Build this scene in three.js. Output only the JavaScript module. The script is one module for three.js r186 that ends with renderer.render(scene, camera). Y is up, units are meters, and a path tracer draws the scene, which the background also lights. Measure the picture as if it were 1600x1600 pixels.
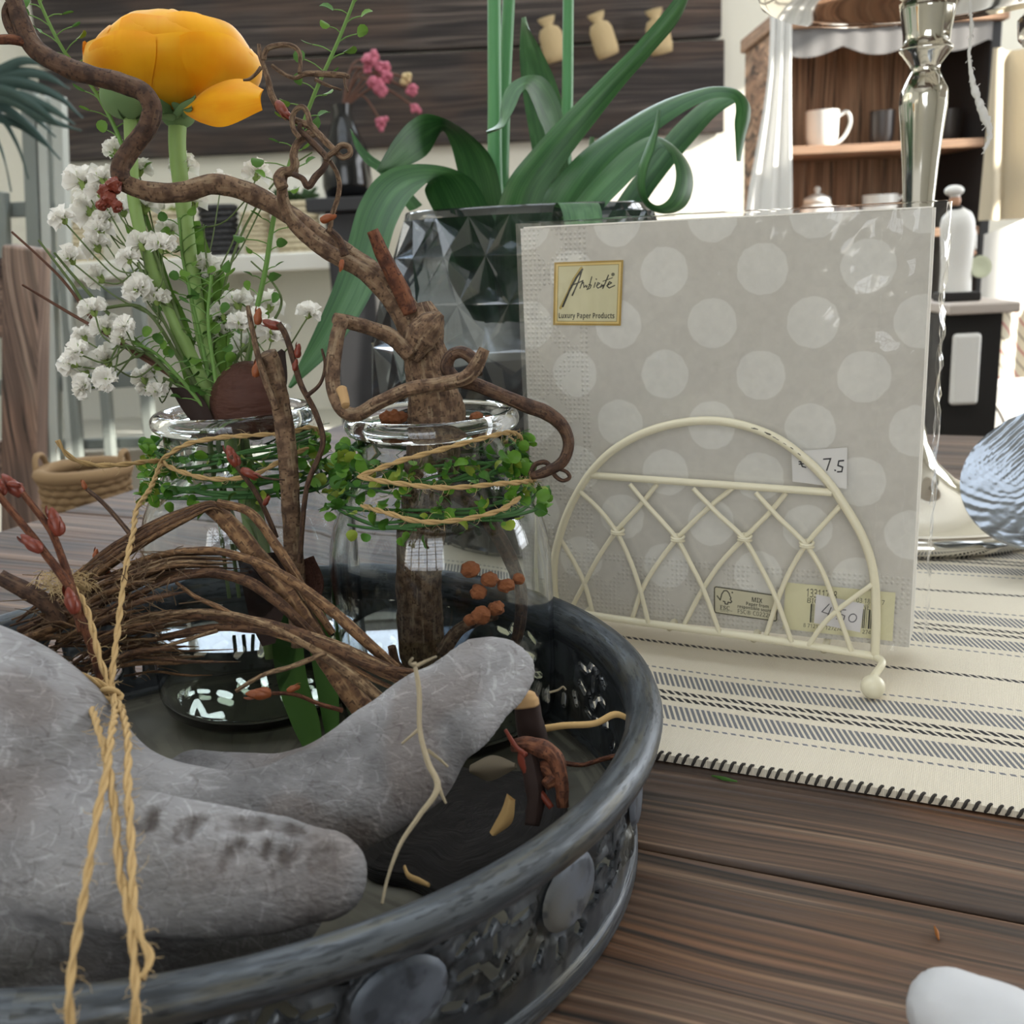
import * as THREE from 'three';
import { RoundedBoxGeometry } from 'three/addons/geometries/RoundedBoxGeometry.js';
import { mergeGeometries, mergeVertices } from 'three/addons/utils/BufferGeometryUtils.js';
import { RectAreaLightUniformsLib } from 'three/addons/lights/RectAreaLightUniformsLib.js';

// ---------- camera, sky, sun, window light, exposure ----------
RectAreaLightUniformsLib.init();
const scene = new THREE.Scene();
const FOCAL = 1650, EYE = new THREE.Vector3(0, 0.185, 0);          // table top is y = 0
const camera = new THREE.PerspectiveCamera(2 * Math.atan(800 / FOCAL) * 180 / Math.PI, 1, 0.02, 60);
camera.position.copy(EYE);
camera.rotation.order = 'YXZ';
camera.rotation.set(-0.25, 0, -0.045);
camera.focus = 0.36;
camera.userData.fStop = 24;
camera.updateMatrixWorld();
const renderer = new THREE.WebGLRenderer({ antialias: true });
renderer.toneMapping = THREE.LinearToneMapping;
renderer.toneMappingExposure = 1.0;
renderer.shadowMap.enabled = true;
scene.background = new THREE.Color().setRGB(0.80, 0.90, 1.0);

const sun = new THREE.DirectionalLight(new THREE.Color().setRGB(1, 0.95, 0.85), 14);
sun.position.set(4.1, 1.6, -1.2);
sun.target.position.set(0.85, 0.05, -2.5);
sun.castShadow = true;
Object.assign(sun.shadow.camera, { left: -3, right: 3, top: 3, bottom: -3, near: 0.1, far: 9 });
scene.add(sun, sun.target);

function windowLight(w, h, power, pos, look, rgb) {
  const l = new THREE.RectAreaLight(new THREE.Color().setRGB(...rgb), power, w, h);
  l.position.set(...pos); l.lookAt(...look); scene.add(l); return l;
}
windowLight(2.3, 1.5, 3.6, [-0.75, 0.95, 2.57], [-0.75, 0.95, 0], [0.95, 0.97, 1.0]);   // daylight of the shop window behind the camera
windowLight(2.2, 1.6, 7.0, [2.77, 0.85, -1.7], [0, 0.85, -1.7], [0.95, 0.97, 1.0]);      // daylight of the side window
windowLight(2.6, 0.7, 9.0, [-0.3, 1.4, -3.27], [-0.3, 1.4, 0], [0.78, 0.88, 1.0]);          // daylight of the high window in the back wall
windowLight(2.0, 1.7, 2.0, [-0.5, 1.98, -0.75], [-0.5, 0, -0.7501], [0.86, 0.93, 1.0]);    // daylight of the roof window

// ---------- helpers ----------
const V3 = (x, y, z) => new THREE.Vector3(x, y, z);
function rng(seed) { let a = seed >>> 0; return () => { a = (a + 0x6D2B79F5) | 0; let t = Math.imul(a ^ (a >>> 15), 1 | a); t = (t + Math.imul(t ^ (t >>> 7), 61 | t)) ^ t; return ((t ^ (t >>> 14)) >>> 0) / 4294967296; }; }
const ray = (x, y) => V3((x - 800) / FOCAL, -(y - 800) / FOCAL, -1).applyQuaternion(camera.quaternion);
const P = (x, y, d) => ray(x, y).multiplyScalar(d).add(EYE);              // where things stand: bearing and distance
const G = (x, y, h = 0) => { const d = ray(x, y); return d.multiplyScalar((h - EYE.y) / d.y).add(EYE); };
const TH = Math.asin(0.413), CU = Math.cos(TH), SU = Math.sin(TH);
const UV2W = (u, v, y = 0) => V3(u * CU + v * SU, y, u * SU - v * CU);   // table axes: u along the boards, v across and away
const NV = V3(SU, 0, -CU);
const onV = (x, y, v) => { const d = ray(x, y); return d.multiplyScalar((v - EYE.dot(NV)) / d.dot(NV)).add(EYE); };
const lerp = (a, b, t) => a + (b - a) * t, clamp = (x, a = 0, b = 1) => Math.min(b, Math.max(a, x));
const sstep = (a, b, x) => { const t = clamp((x - a) / (b - a)); return t * t * (3 - 2 * t); };

function hash(i, j, k) { let h = Math.imul(i, 374761393) ^ Math.imul(j, 668265263) ^ Math.imul(k, 2147483647 ^ 0x5bd1e995); h = Math.imul(h ^ (h >>> 13), 1274126177); return ((h ^ (h >>> 16)) >>> 0) / 4294967296; }
function vnoise(x, y, px, py, s = 0) {                                     // value noise that repeats every px, py cells
  const i = Math.floor(x), j = Math.floor(y), fx = x - i, fy = y - j, m = (a, p) => ((a % p) + p) % p;
  const u = fx * fx * (3 - 2 * fx), v = fy * fy * (3 - 2 * fy);
  const a = hash(m(i, px), m(j, py), s), b = hash(m(i + 1, px), m(j, py), s), c = hash(m(i, px), m(j + 1, py), s), d = hash(m(i + 1, px), m(j + 1, py), s);
  return lerp(lerp(a, b, u), lerp(c, d, u), v);
}
function fbm(u, v, nx, ny, oct = 4, s = 0) { let a = 0.5, r = 0, t = 0; for (let o = 0; o < oct; o++) { r += a * vnoise(u * nx, v * ny, nx, ny, s + o); t += a; a *= 0.5; nx *= 2; ny *= 2; } return r / t; }
function noise3(x, y, z, s = 0) {
  const i = Math.floor(x), j = Math.floor(y), k = Math.floor(z), f = t => t * t * (3 - 2 * t), u = f(x - i), v = f(y - j), w = f(z - k), h = (a, b, c) => hash(i + a + 101, (j + b + 57) * 31 + (k + c + 77) * 1009, s);
  return lerp(lerp(lerp(h(0, 0, 0), h(1, 0, 0), u), lerp(h(0, 1, 0), h(1, 1, 0), u), v), lerp(lerp(h(0, 0, 1), h(1, 0, 1), u), lerp(h(0, 1, 1), h(1, 1, 1), u), v), w);
}
function makeTex(w, h, fn, srgb = true) {
  const d = new Uint8Array(w * h * 4);
  for (let y = 0; y < h; y++) for (let x = 0; x < w; x++) {
    const c = fn((x + 0.5) / w, (y + 0.5) / h, x, y), o = (y * w + x) * 4;
    if (typeof c === 'number') d[o] = d[o + 1] = d[o + 2] = clamp(c, 0, 255); else { d[o] = clamp(c[0], 0, 255); d[o + 1] = clamp(c[1], 0, 255); d[o + 2] = clamp(c[2], 0, 255); }
    d[o + 3] = 255;
  }
  const t = new THREE.DataTexture(d, w, h); t.wrapS = t.wrapT = THREE.RepeatWrapping; t.magFilter = THREE.LinearFilter; t.minFilter = THREE.LinearFilter;
  if (srgb) t.colorSpace = THREE.SRGBColorSpace; t.needsUpdate = true; return t;
}
const mixc = (a, b, t) => [lerp(a[0], b[0], t), lerp(a[1], b[1], t), lerp(a[2], b[2], t)];
function canvasTex(w, h, draw) {
  const c = document.createElement('canvas'); c.width = w; c.height = h; draw(c.getContext('2d'), w, h);
  const t = new THREE.CanvasTexture(c); t.colorSpace = THREE.SRGBColorSpace; return t;
}
const std = o => new THREE.MeshStandardMaterial(o), phy = o => new THREE.MeshPhysicalMaterial(o);

// things, parts, names
const taken = new Map(), origin = new WeakMap();
function numbered(n) { const k = taken.get(n) || 0; taken.set(n, k + 1); return k ? `${n}_${String(k).padStart(3, '0')}` : n; }
function thing(name, label, category, at = V3(0, 0, 0), group) {
  const o = new THREE.Group(); o.name = numbered(name); o.position.copy(at); o.userData = { label, category };
  if (group) o.userData.group = group; scene.add(o); origin.set(o, at.clone()); return o;
}
function part(parent, name, geo, mat, label) {                             // geo in world axes
  const o = origin.get(parent) || V3(0, 0, 0); geo.translate(-o.x, -o.y, -o.z);
  const m = new THREE.Mesh(geo, mat); m.name = name; parent.add(m); origin.set(m, o.clone()); if (label) m.userData.label = label; return m;
}
function place(parent, name, geo, mat, pos, quat, scale = 1, label) {      // a shared shape set at a world position
  const o = origin.get(parent) || V3(0, 0, 0), m = new THREE.Mesh(geo, mat); m.name = name; m.position.copy(pos).sub(o);
  if (quat) m.quaternion.copy(quat); if (typeof scale === 'number') m.scale.setScalar(scale); else m.scale.copy(scale);
  parent.add(m); origin.set(m, pos.clone()); if (label) m.userData.label = label; return m;
}
function single(name, label, category, geo, mat, at, group) {              // a thing of one mesh
  geo.translate(-at.x, -at.y, -at.z); const m = new THREE.Mesh(geo, mat); m.name = numbered(name); m.position.copy(at);
  m.userData = { label, category }; if (group) m.userData.group = group; scene.add(m); origin.set(m, at.clone()); return m;
}
function struct(name, geo, mat) { const m = new THREE.Mesh(geo, mat); m.name = name; m.userData.kind = 'structure'; scene.add(m); origin.set(m, V3(0, 0, 0)); return m; }
const bx = (w, h, d, x, y, z) => new THREE.BoxGeometry(w, h, d).translate(x, y, z);
const rbx = (w, h, d, x, y, z, r = 0.005, s = 2) => new RoundedBoxGeometry(w, h, d, s, r).translate(x, y, z);
const merge = a => mergeGeometries(a.map(g => { const n = g.index ? g.toNonIndexed() : g; for (const k of Object.keys(n.attributes)) if (!['position', 'normal', 'uv'].includes(k)) n.deleteAttribute(k); return n; }));
function boxUV(g, s = 1) {                                                  // uv in metres from the largest axis of the normal
  const n = g.index ? g.toNonIndexed() : g, p = n.attributes.position, m = n.attributes.normal, uv = new Float32Array(p.count * 2);
  for (let i = 0; i < p.count; i++) { const ax = Math.abs(m.getX(i)), ay = Math.abs(m.getY(i)), az = Math.abs(m.getZ(i)), x = p.getX(i), y = p.getY(i), z = p.getZ(i); let a, b; if (ay >= ax && ay >= az) { a = x; b = z; } else if (ax >= az) { a = z; b = y; } else { a = x; b = y; } uv[2 * i] = a / s; uv[2 * i + 1] = b / s; }
  n.setAttribute('uv', new THREE.BufferAttribute(uv, 2)); return n;
}
const swapUV = g => { const u = g.attributes.uv; for (let i = 0; i < u.count; i++) u.setXY(i, u.getY(i), u.getX(i)); return g; };
function grid(nu, nv, fn, uvs) {                                            // surface from fn(s, t) -> Vector3
  const pos = [], uv = [], idx = [];
  for (let j = 0; j <= nv; j++) for (let i = 0; i <= nu; i++) { const p = fn(i / nu, j / nv); pos.push(p.x, p.y, p.z); const q = uvs ? uvs(i / nu, j / nv) : [i / nu, j / nv]; uv.push(q[0], q[1]); }
  for (let j = 0; j < nv; j++) for (let i = 0; i < nu; i++) { const a = j * (nu + 1) + i, b = a + 1, c = a + nu + 1, d = c + 1; idx.push(a, b, d, a, d, c); }
  const g = new THREE.BufferGeometry(); g.setAttribute('position', new THREE.Float32BufferAttribute(pos, 3)); g.setAttribute('uv', new THREE.Float32BufferAttribute(uv, 2)); g.setIndex(idx); g.computeVertexNormals(); return g;
}
function limb(pts, rad, o = {}) {                                           // a tapering round limb through world points
  const perPoint = Array.isArray(rad) && rad.length === pts.length;
  const { seg = Math.max(8, pts.length * 4), rs = 7, rough = 0, freq = 160, flat = 1, closed = false, cap = true } = o;
  const curve = new THREE.CatmullRomCurve3(pts, closed, 'centripetal'), n = seg, ps = curve.getSpacedPoints(n), R = typeof rad === 'number' ? () => rad : Array.isArray(rad) ? t => { const x = (perPoint ? curve.getUtoTmapping(t) : t) * (rad.length - 1), i = Math.min(rad.length - 2, Math.floor(x)); return lerp(rad[i], rad[i + 1], x - i); } : rad;
  let nrm = null; const pos = [], uv = [], idx = [], L = curve.getLength(); let prevT = null;
  const len = ps.length, uw = Math.max(1, Math.round(2 * Math.PI * R(0.5) / 0.016));
  for (let i = 0; i < len; i++) {
    const t = ps[Math.min(len - 1, i + 1)].clone().sub(ps[Math.max(0, i - 1)]).normalize();
    if (!nrm) { nrm = Math.abs(t.y) < 0.9 ? V3(0, 1, 0) : V3(1, 0, 0); nrm.addScaledVector(t, -nrm.dot(t)).normalize(); }
    else { const q = new THREE.Quaternion().setFromUnitVectors(prevT, t); nrm.applyQuaternion(q); nrm.addScaledVector(t, -nrm.dot(t)).normalize(); }
    prevT = t; const bn = t.clone().cross(nrm);
    for (let k = 0; k <= rs; k++) {
      const a = k / rs * Math.PI * 2; let r = R(i / n);
      const d = nrm.clone().multiplyScalar(Math.cos(a)).addScaledVector(bn, Math.sin(a) * flat);
      if (rough) { const q = ps[i]; const kk = k % rs / rs * Math.PI * 2; r *= 1 + rough * 2 * (noise3(q.x * freq + Math.cos(kk) * 1.3, q.y * freq + Math.sin(kk) * 1.3, q.z * freq + 3.1, 5) - 0.5) + rough * 0.8 * (noise3(q.x * freq * 2.7 + Math.cos(kk) * 2.6, q.y * freq * 2.7 + Math.sin(kk) * 2.6, q.z * freq * 2.7, 9) - 0.5); }
      pos.push(ps[i].x + d.x * r, ps[i].y + d.y * r, ps[i].z + d.z * r); uv.push(k / rs * uw, i / n * L / 0.03);
    }
  }
  for (let i = 0; i < len - 1; i++) for (let k = 0; k < rs; k++) { const a = i * (rs + 1) + k, b = a + 1, c = a + rs + 1, d = c + 1; idx.push(a, b, d, a, d, c); }
  if (cap && !closed) for (const [i, s] of [[0, 1], [len - 1, -1]]) { const c = pos.length / 3; pos.push(ps[i].x, ps[i].y, ps[i].z); uv.push(0.5, i / n * L / 0.03); for (let k = 0; k < rs; k++) { const a = i * (rs + 1) + k; if (s > 0) idx.push(c, a + 1, a); else idx.push(c, a, a + 1); } }
  const g = new THREE.BufferGeometry(); g.setAttribute('position', new THREE.Float32BufferAttribute(pos, 3)); g.setAttribute('uv', new THREE.Float32BufferAttribute(uv, 2)); g.setIndex(idx); g.computeVertexNormals(); return g;
}
// points given as bearing pairs with a distance running from d0 to d1 (or their own third number)
const tr = (a, d0, d1 = d0) => a.map((p, i) => P(p[0], p[1], p[2] ?? lerp(d0, d1, a.length > 1 ? i / (a.length - 1) : 0)));
const crop = (ox, oy, s) => a => a.map(p => [ox + p[0] / s, oy + p[1] / s, ...p.slice(2)]);
const lathe = (prof, seg = 48, at = V3(0, 0, 0)) => new THREE.LatheGeometry(prof.map(p => new THREE.Vector2(p[0], p[1])), seg).translate(at.x, at.y, at.z);
function rod(a, b, r, rs = 8) { return limb([a, b], r, { seg: 1, rs }); }
function bar(a, b, w, h) {                                                  // a squared bar between two points
  const d = b.clone().sub(a), g = new RoundedBoxGeometry(w, d.length(), h, 1, Math.min(w, h) * 0.12), m = new THREE.Matrix4();
  const y = d.clone().normalize(), x = Math.abs(y.x) > 0.9 ? V3(0, 0, 1) : V3(1, 0, 0); x.addScaledVector(y, -x.dot(y)).normalize(); const z = x.clone().cross(y);
  m.makeBasis(x, y, z).setPosition(a.clone().add(b).multiplyScalar(0.5)); return g.applyMatrix4(m);
}
function surfaceNets(sdf, lo, hi, h) {                                      // meshes sdf = 0 on a regular grid
  const nx = Math.ceil((hi.x - lo.x) / h), ny = Math.ceil((hi.y - lo.y) / h), nz = Math.ceil((hi.z - lo.z) / h), sx = nx + 1, sy = ny + 1, F = new Float32Array(sx * sy * (nz + 1)), id = (i, j, k) => i + sx * (j + sy * k);
  for (let k = 0; k <= nz; k++) for (let j = 0; j <= ny; j++) for (let i = 0; i <= nx; i++) F[id(i, j, k)] = sdf(lo.x + i * h, lo.y + j * h, lo.z + k * h);
  const vid = new Int32Array(nx * ny * nz).fill(-1), cid = (i, j, k) => i + nx * (j + ny * k), pos = [], idx = [];
  const C = [[0, 0, 0], [1, 0, 0], [0, 1, 0], [1, 1, 0], [0, 0, 1], [1, 0, 1], [0, 1, 1], [1, 1, 1]], E = [[0, 1], [2, 3], [4, 5], [6, 7], [0, 2], [1, 3], [4, 6], [5, 7], [0, 4], [1, 5], [2, 6], [3, 7]];
  for (let k = 0; k < nz; k++) for (let j = 0; j < ny; j++) for (let i = 0; i < nx; i++) {
    let n = 0, x = 0, y = 0, z = 0; const v = C.map(c => F[id(i + c[0], j + c[1], k + c[2])]);
    for (const [a, b] of E) if ((v[a] < 0) !== (v[b] < 0)) { const t = v[a] / (v[a] - v[b]); x += lerp(C[a][0], C[b][0], t); y += lerp(C[a][1], C[b][1], t); z += lerp(C[a][2], C[b][2], t); n++; }
    if (n) { vid[cid(i, j, k)] = pos.length / 3; pos.push(lo.x + (i + x / n) * h, lo.y + (j + y / n) * h, lo.z + (k + z / n) * h); }
  }
  const quad = (a, b, c, d, f) => { if (a < 0 || b < 0 || c < 0 || d < 0) return; f ? idx.push(a, b, c, a, c, d) : idx.push(a, c, b, a, d, c); };
  for (let k = 1; k < nz; k++) for (let j = 1; j < ny; j++) for (let i = 1; i < nx; i++) {
    const s = F[id(i, j, k)] < 0;
    if (s !== F[id(i + 1, j, k)] < 0) quad(vid[cid(i, j - 1, k - 1)], vid[cid(i, j, k - 1)], vid[cid(i, j, k)], vid[cid(i, j - 1, k)], s);
    if (s !== F[id(i, j + 1, k)] < 0) quad(vid[cid(i - 1, j, k - 1)], vid[cid(i - 1, j, k)], vid[cid(i, j, k)], vid[cid(i, j, k - 1)], s);
    if (s !== F[id(i, j, k + 1)] < 0) quad(vid[cid(i - 1, j - 1, k)], vid[cid(i, j - 1, k)], vid[cid(i, j, k)], vid[cid(i - 1, j, k)], s);
  }
  const g = new THREE.BufferGeometry(); g.setAttribute('position', new THREE.Float32BufferAttribute(pos, 3)); g.setIndex(idx); g.computeVertexNormals(); return g;
}
function ribbon(A, B, o = {}) {                                             // a leaf blade between two edges, with thickness and a cupped middle
  const { n = 40, m = 8, cup = 0.12, thick = 0.0007 } = o, ca = new THREE.CatmullRomCurve3(A, false, 'centripetal'), cb = new THREE.CatmullRomCurve3(B, false, 'centripetal');
  const pa = [], pb = []; for (let i = 0; i <= n; i++) { pa.push(ca.getPoint(i / n)); pb.push(cb.getPoint(i / n)); }
  const mid = (s, t) => { const i = Math.round(s * n), a = pa[i], b = pb[i], w = b.clone().sub(a); const tan = pa[Math.min(n, i + 1)].clone().add(pb[Math.min(n, i + 1)]).sub(pa[Math.max(0, i - 1)]).sub(pb[Math.max(0, i - 1)]); const nn = tan.cross(w).normalize(); const c = Math.sin(t * Math.PI); return { p: a.clone().addScaledVector(w, t).addScaledVector(nn, -cup * w.length() * c), nn, c }; };
  const f = sgn => grid(n, m, (s, t) => { const q = mid(s, t); return q.p.addScaledVector(q.nn, sgn * thick * (0.15 + q.c)); }, (s, t) => [t, s]);
  const a = f(1), b = f(-1); b.setIndex([...b.index.array].reverse()); b.computeVertexNormals(); return merge([a, b]);
}

// ---------- textures ----------
const plasterBump = makeTex(256, 256, (u, v) => 255 * fbm(u, v, 10, 10, 5, 3), false);
function woodTex(w, h, seed, dark, mid, light, warm) {
  return makeTex(w, h, (u, v) => {
    const warp = 0.05 * (fbm(u, v, 3, 4, 3, seed) - 0.5), vv = v + warp;
    const line = fbm(u, vv, 2, 26, 3, seed + 11), fine = fbm(u, vv, 3, 150, 2, seed + 23), patch = fbm(u, v, 4, 6, 3, seed + 31), hair = 0.6 * vnoise(u * 5, vv * 240, 5, 240, seed + 41) + 0.4 * vnoise(u * 9, vv * 420, 9, 420, seed + 43);
    let c = mixc(dark, mid, sstep(0.3, 0.62, line)); c = mixc(c, light, 0.75 * sstep(0.52, 0.75, fine) * sstep(0.35, 0.6, line)); c = mixc(c, warm, 0.55 * sstep(0.52, 0.72, patch));
    const k = 0.74 + 0.66 * (hair - 0.25) - 0.35 * sstep(0.62, 0.8, 1 - fine);
    const crack = 1 - 0.5 * sstep(0.84, 0.95, vnoise(u * 4, vv * 190, 4, 190, seed + 57)) - 0.25 * sstep(0.8, 0.95, vnoise(u * 7, vv * 330, 7, 330, seed + 59));
    return [c[0] * k * crack, c[1] * k * crack, c[2] * k * crack];
  });
}
const tableWood = woodTex(1024, 1024, 5, [64, 46, 35], [100, 75, 58], [142, 116, 94], [118, 76, 44]);
const tableBump = makeTex(512, 512, (u, v) => { const vv = v + 0.05 * (fbm(u, v, 3, 4, 3, 5) - 0.5); return 255 * (0.5 * fbm(u, vv, 5, 120, 2, 28) + 0.5 * fbm(u, vv, 2, 26, 3, 16)); }, false);
const boardWood = woodTex(512, 512, 71, [48, 42, 41], [74, 65, 61], [104, 94, 87], [84, 65, 54]);
const paleWood = woodTex(512, 512, 133, [118, 96, 84], [146, 122, 107], [170, 150, 134], [138, 106, 88]);
const cupWood = woodTex(512, 512, 171, [170, 132, 104], [196, 158, 128], [212, 180, 150], [182, 138, 108]);
const barkTex = makeTex(256, 512, (u, v) => { const a = fbm(u, v, 6, 14, 4, 201), b = fbm(u, v, 14, 5, 3, 220), s = vnoise(u * 22, v * 40, 22, 40, 240); let c = mixc([98, 78, 64], [160, 137, 114], sstep(0.25, 0.75, a)); c = mixc(c, [186, 172, 148], 0.7 * sstep(0.58, 0.8, b)); c = mixc(c, [66, 50, 40], 0.6 * sstep(0.72, 0.9, s)); return c; });
const barkBump = makeTex(256, 512, (u, v) => 255 * (0.6 * fbm(u, v, 9, 16, 4, 201) + 0.4 * fbm(u, v, 20, 7, 3, 260)), false);

// ---------- room ----------
const M = {};
M.wall = std({ color: 0xd8d5c8, roughness: 0.9, bumpMap: plasterBump, bumpScale: 0.004 });
M.ceil = std({ color: 0xe2e0d8, roughness: 0.95 });
M.floor = std({ map: cupWood, color: 0x8b8580, roughness: 0.6 });
M.whitePaint = std({ color: 0xe4e3da, roughness: 0.55 });
const X0 = -2.6, X1 = 2.8, Z0 = -3.3, Z1 = 2.6, Y0 = -0.76, Y1 = 2.0, WT = 0.16;
struct('floor', boxUV(bx(X1 - X0 + 2 * WT, 0.1, Z1 - Z0 + 2 * WT, (X0 + X1) / 2, Y0 - 0.05, (Z0 + Z1) / 2), 1.2), M.floor);
{ const s = (a, b, c, d) => bx(b - a, 0.12, d - c, (a + b) / 2, Y1 + 0.06, (c + d) / 2); struct('ceiling', merge([s(X0 - WT, -1.5, Z0 - WT, Z1 + WT), s(0.5, X1 + WT, Z0 - WT, Z1 + WT), s(-1.5, 0.5, Z0 - WT, -1.6), s(-1.5, 0.5, 0.1, Z1 + WT)]), M.ceil); }
struct('wall_left', boxUV(bx(WT, Y1 - Y0, Z1 - Z0, X0 - WT / 2, (Y0 + Y1) / 2, (Z0 + Z1) / 2)), M.wall);
// a wall with one opening: four slabs of the same wall
function holed(name, along, fixed, a0, a1, w0, w1, h0, h1) {
  const s = (p, q, y0, y1) => along === 'x' ? bx(q - p, y1 - y0, WT, (p + q) / 2, (y0 + y1) / 2, fixed) : bx(WT, y1 - y0, q - p, fixed, (y0 + y1) / 2, (p + q) / 2);
  struct(name, boxUV(merge([s(a0, w0, Y0, Y1), s(w1, a1, Y0, Y1), s(w0, w1, Y0, h0), s(w0, w1, h1, Y1)])), M.wall);
}
holed('wall_back', 'x', Z0 - WT / 2, X0 - WT, X1 + WT, -1.6, 1.0, 1.05, 1.75);
holed('wall_front', 'x', Z1 + WT / 2, X0 - WT, X1 + WT, -1.9, 0.4, 0.2, 1.7);
holed('wall_right', 'z', X1 + WT / 2, Z0, Z1, -2.8, -0.6, 0.05, 1.65);
const pane = phy({ color: 0xffffff, transmission: 1, roughness: 0, thickness: 0, ior: 1.5 });
function windowUnit(name, along, fixed, a0, a1, h0, h1, cols, rows, inner) {
  const f = struct(name, (() => { const g = [], t = 0.045, b = (p, q, y0, y1) => g.push(along === 'x' ? bx(q - p, y1 - y0, 0.06, (p + q) / 2, (y0 + y1) / 2, fixed) : bx(0.06, y1 - y0, q - p, fixed, (y0 + y1) / 2, (p + q) / 2));
    for (let i = 0; i <= cols; i++) { const a = lerp(a0, a1, i / cols); b(a - t / 2, a + t / 2, h0, h1); } for (let j = 0; j <= rows; j++) { const y = lerp(h0, h1, j / rows); b(a0, a1, y - t / 2, y + t / 2); } return merge(g); })(), M.whitePaint);
  for (let i = 0; i < cols; i++) for (let j = 0; j < rows; j++) { const p = lerp(a0, a1, i / cols), q = lerp(a0, a1, (i + 1) / cols), y0 = lerp(h0, h1, j / rows), y1 = lerp(h0, h1, (j + 1) / rows); part(f, 'pane', along === 'x' ? bx(q - p - 0.04, y1 - y0 - 0.04, 0.004, (p + q) / 2, (y0 + y1) / 2, inner) : bx(0.004, y1 - y0 - 0.04, q - p - 0.04, inner, (y0 + y1) / 2, (p + q) / 2), pane); }
}
windowUnit('window_1', 'x', 2.52, -1.9, 0.4, 0.2, 1.7, 5, 4, 2.64);
windowUnit('window_2', 'z', 2.72, -2.8, -0.6, 0.05, 1.65, 4, 3, 2.84);
windowUnit('window_4', 'x', Z0 + 0.08, -1.6, 1.0, 1.05, 1.75, 6, 2, Z0 - 0.04);
{ // roof window above the table
  const g = []; for (let i = 0; i <= 4; i++) g.push(bx(0.05, 0.05, 1.7, lerp(-1.5, 0.5, i / 4), 1.955, -0.75)); for (let j = 0; j <= 3; j++) g.push(bx(2.0, 0.05, 0.05, -0.5, 1.955, lerp(-1.6, 0.1, j / 3)));
  const f = struct('window_3', merge(g), M.whitePaint);
  for (let i = 0; i < 4; i++) for (let j = 0; j < 3; j++) part(f, 'pane', bx(0.46, 0.004, 0.53, -1.25 + i * 0.5, 2.03, -1.317 + j * 0.567), pane);
}

// ---------- table, runner ----------
M.table = std({ map: tableWood, roughness: 0.55, bumpMap: tableBump, bumpScale: 0.002 });
const TU0 = -0.64, TU1 = 1.35, TV0 = -0.45, TV1 = 1.016, PW = 0.1466;
{
  const t = thing('wooden_table', 'large dark rustic table of rough brown boards under everything', 'table', UV2W(0.3, 0.28, Y0));
  const q = new THREE.Quaternion().setFromAxisAngle(V3(0, 1, 0), -TH);
  for (let i = 0; i < 10; i++) {
    const v0 = TV0 + i * PW, w = PW - 0.0012, g = new RoundedBoxGeometry(TU1 - TU0, 0.035, w, 2, 0.0018);
    const p = g.attributes.position, n = g.attributes.normal, uv = g.attributes.uv, r = rng(i + 3), ou = r() * 3, ov = r() * 5;
    for (let k = 0; k < p.count; k++) { uv.setXY(k, (p.getX(k) + ou) / 0.55, (p.getZ(k) + p.getY(k) + ov) / 0.3); if (p.getY(k) > 0) p.setY(k, p.getY(k) + (i % 3 - 1) * 0.0002); }
    g.applyQuaternion(q); const c = UV2W((TU0 + TU1) / 2, v0 + PW / 2, -0.0177); g.translate(c.x, c.y, c.z); part(t, 'plank', g, M.table);
  }
  for (const [u, v] of [[TU0 + 0.06, TV0 + 0.06], [TU1 - 0.06, TV0 + 0.06], [TU0 + 0.06, TV1 - 0.06], [TU1 - 0.06, TV1 - 0.06]]) { const g = new RoundedBoxGeometry(0.09, -0.0352 - Y0, 0.09, 2, 0.006); g.applyQuaternion(q); const c = UV2W(u, v, (Y0 - 0.0352) / 2); g.translate(c.x, c.y, c.z); part(t, 'leg', boxUV(g, 0.4), M.table); }
}
const RP = 0.1117;                                                            // one repeat of the woven stripes
const runnerTex = makeTex(512, 2048, (u, v, x, y) => {
  const U = u * 0.0558, W = v * RP, cloth = [234, 225, 206], grey = [112, 114, 120], black = [44, 43, 46];
  const weave = 0.5 + 0.25 * Math.sin(U * Math.PI * 2 / 0.00062) + 0.25 * Math.sin(W * Math.PI * 2 / 0.00062);
  let c = mixc([222, 212, 192], cloth, weave), d = Math.abs(W - RP / 2), sd = W - RP / 2;                // group centred at mid repeat
  const diag = (per, sl) => { const t = (U + sd * sl) / per; return t - Math.floor(t); };
  const step = 0.0558 / 24;
  if (d > 0.0095 && d < 0.0215) { if (diag(0.0558 / 25, 0.42) < 0.56) c = mixc(grey, cloth, 0.12 * weave); }
  if (Math.abs(d - 0.0268) < 0.0007) { if (diag(0.0558 / 17, 0.5) < 0.58) c = mixc(grey, cloth, 0.1); }
  if (Math.abs(d - 0.003) < 0.0017) { const k = diag(0.0558 / 17, 0.9); if (k < 0.62) c = mixc(black, cloth, 0.08 * weave); }
  const e = Math.min(W, RP - W);
  if (e < 0.0013) { const t = (U + (W < RP / 2 ? W : W - RP) * 0.9) / (0.0558 / 18); if (t - Math.floor(t) < 0.66) c = black; }
  const n = 0.95 + 0.1 * hash(x, y, 7); return [c[0] * n, c[1] * n, c[2] * n];
});
const runnerBump = makeTex(256, 256, (u, v) => 255 * (0.5 + 0.25 * Math.sin(u * Math.PI * 2 * 24) + 0.25 * Math.sin(v * Math.PI * 2 * 24)), false);
runnerBump.repeat.set(3.75, 7.5);
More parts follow.
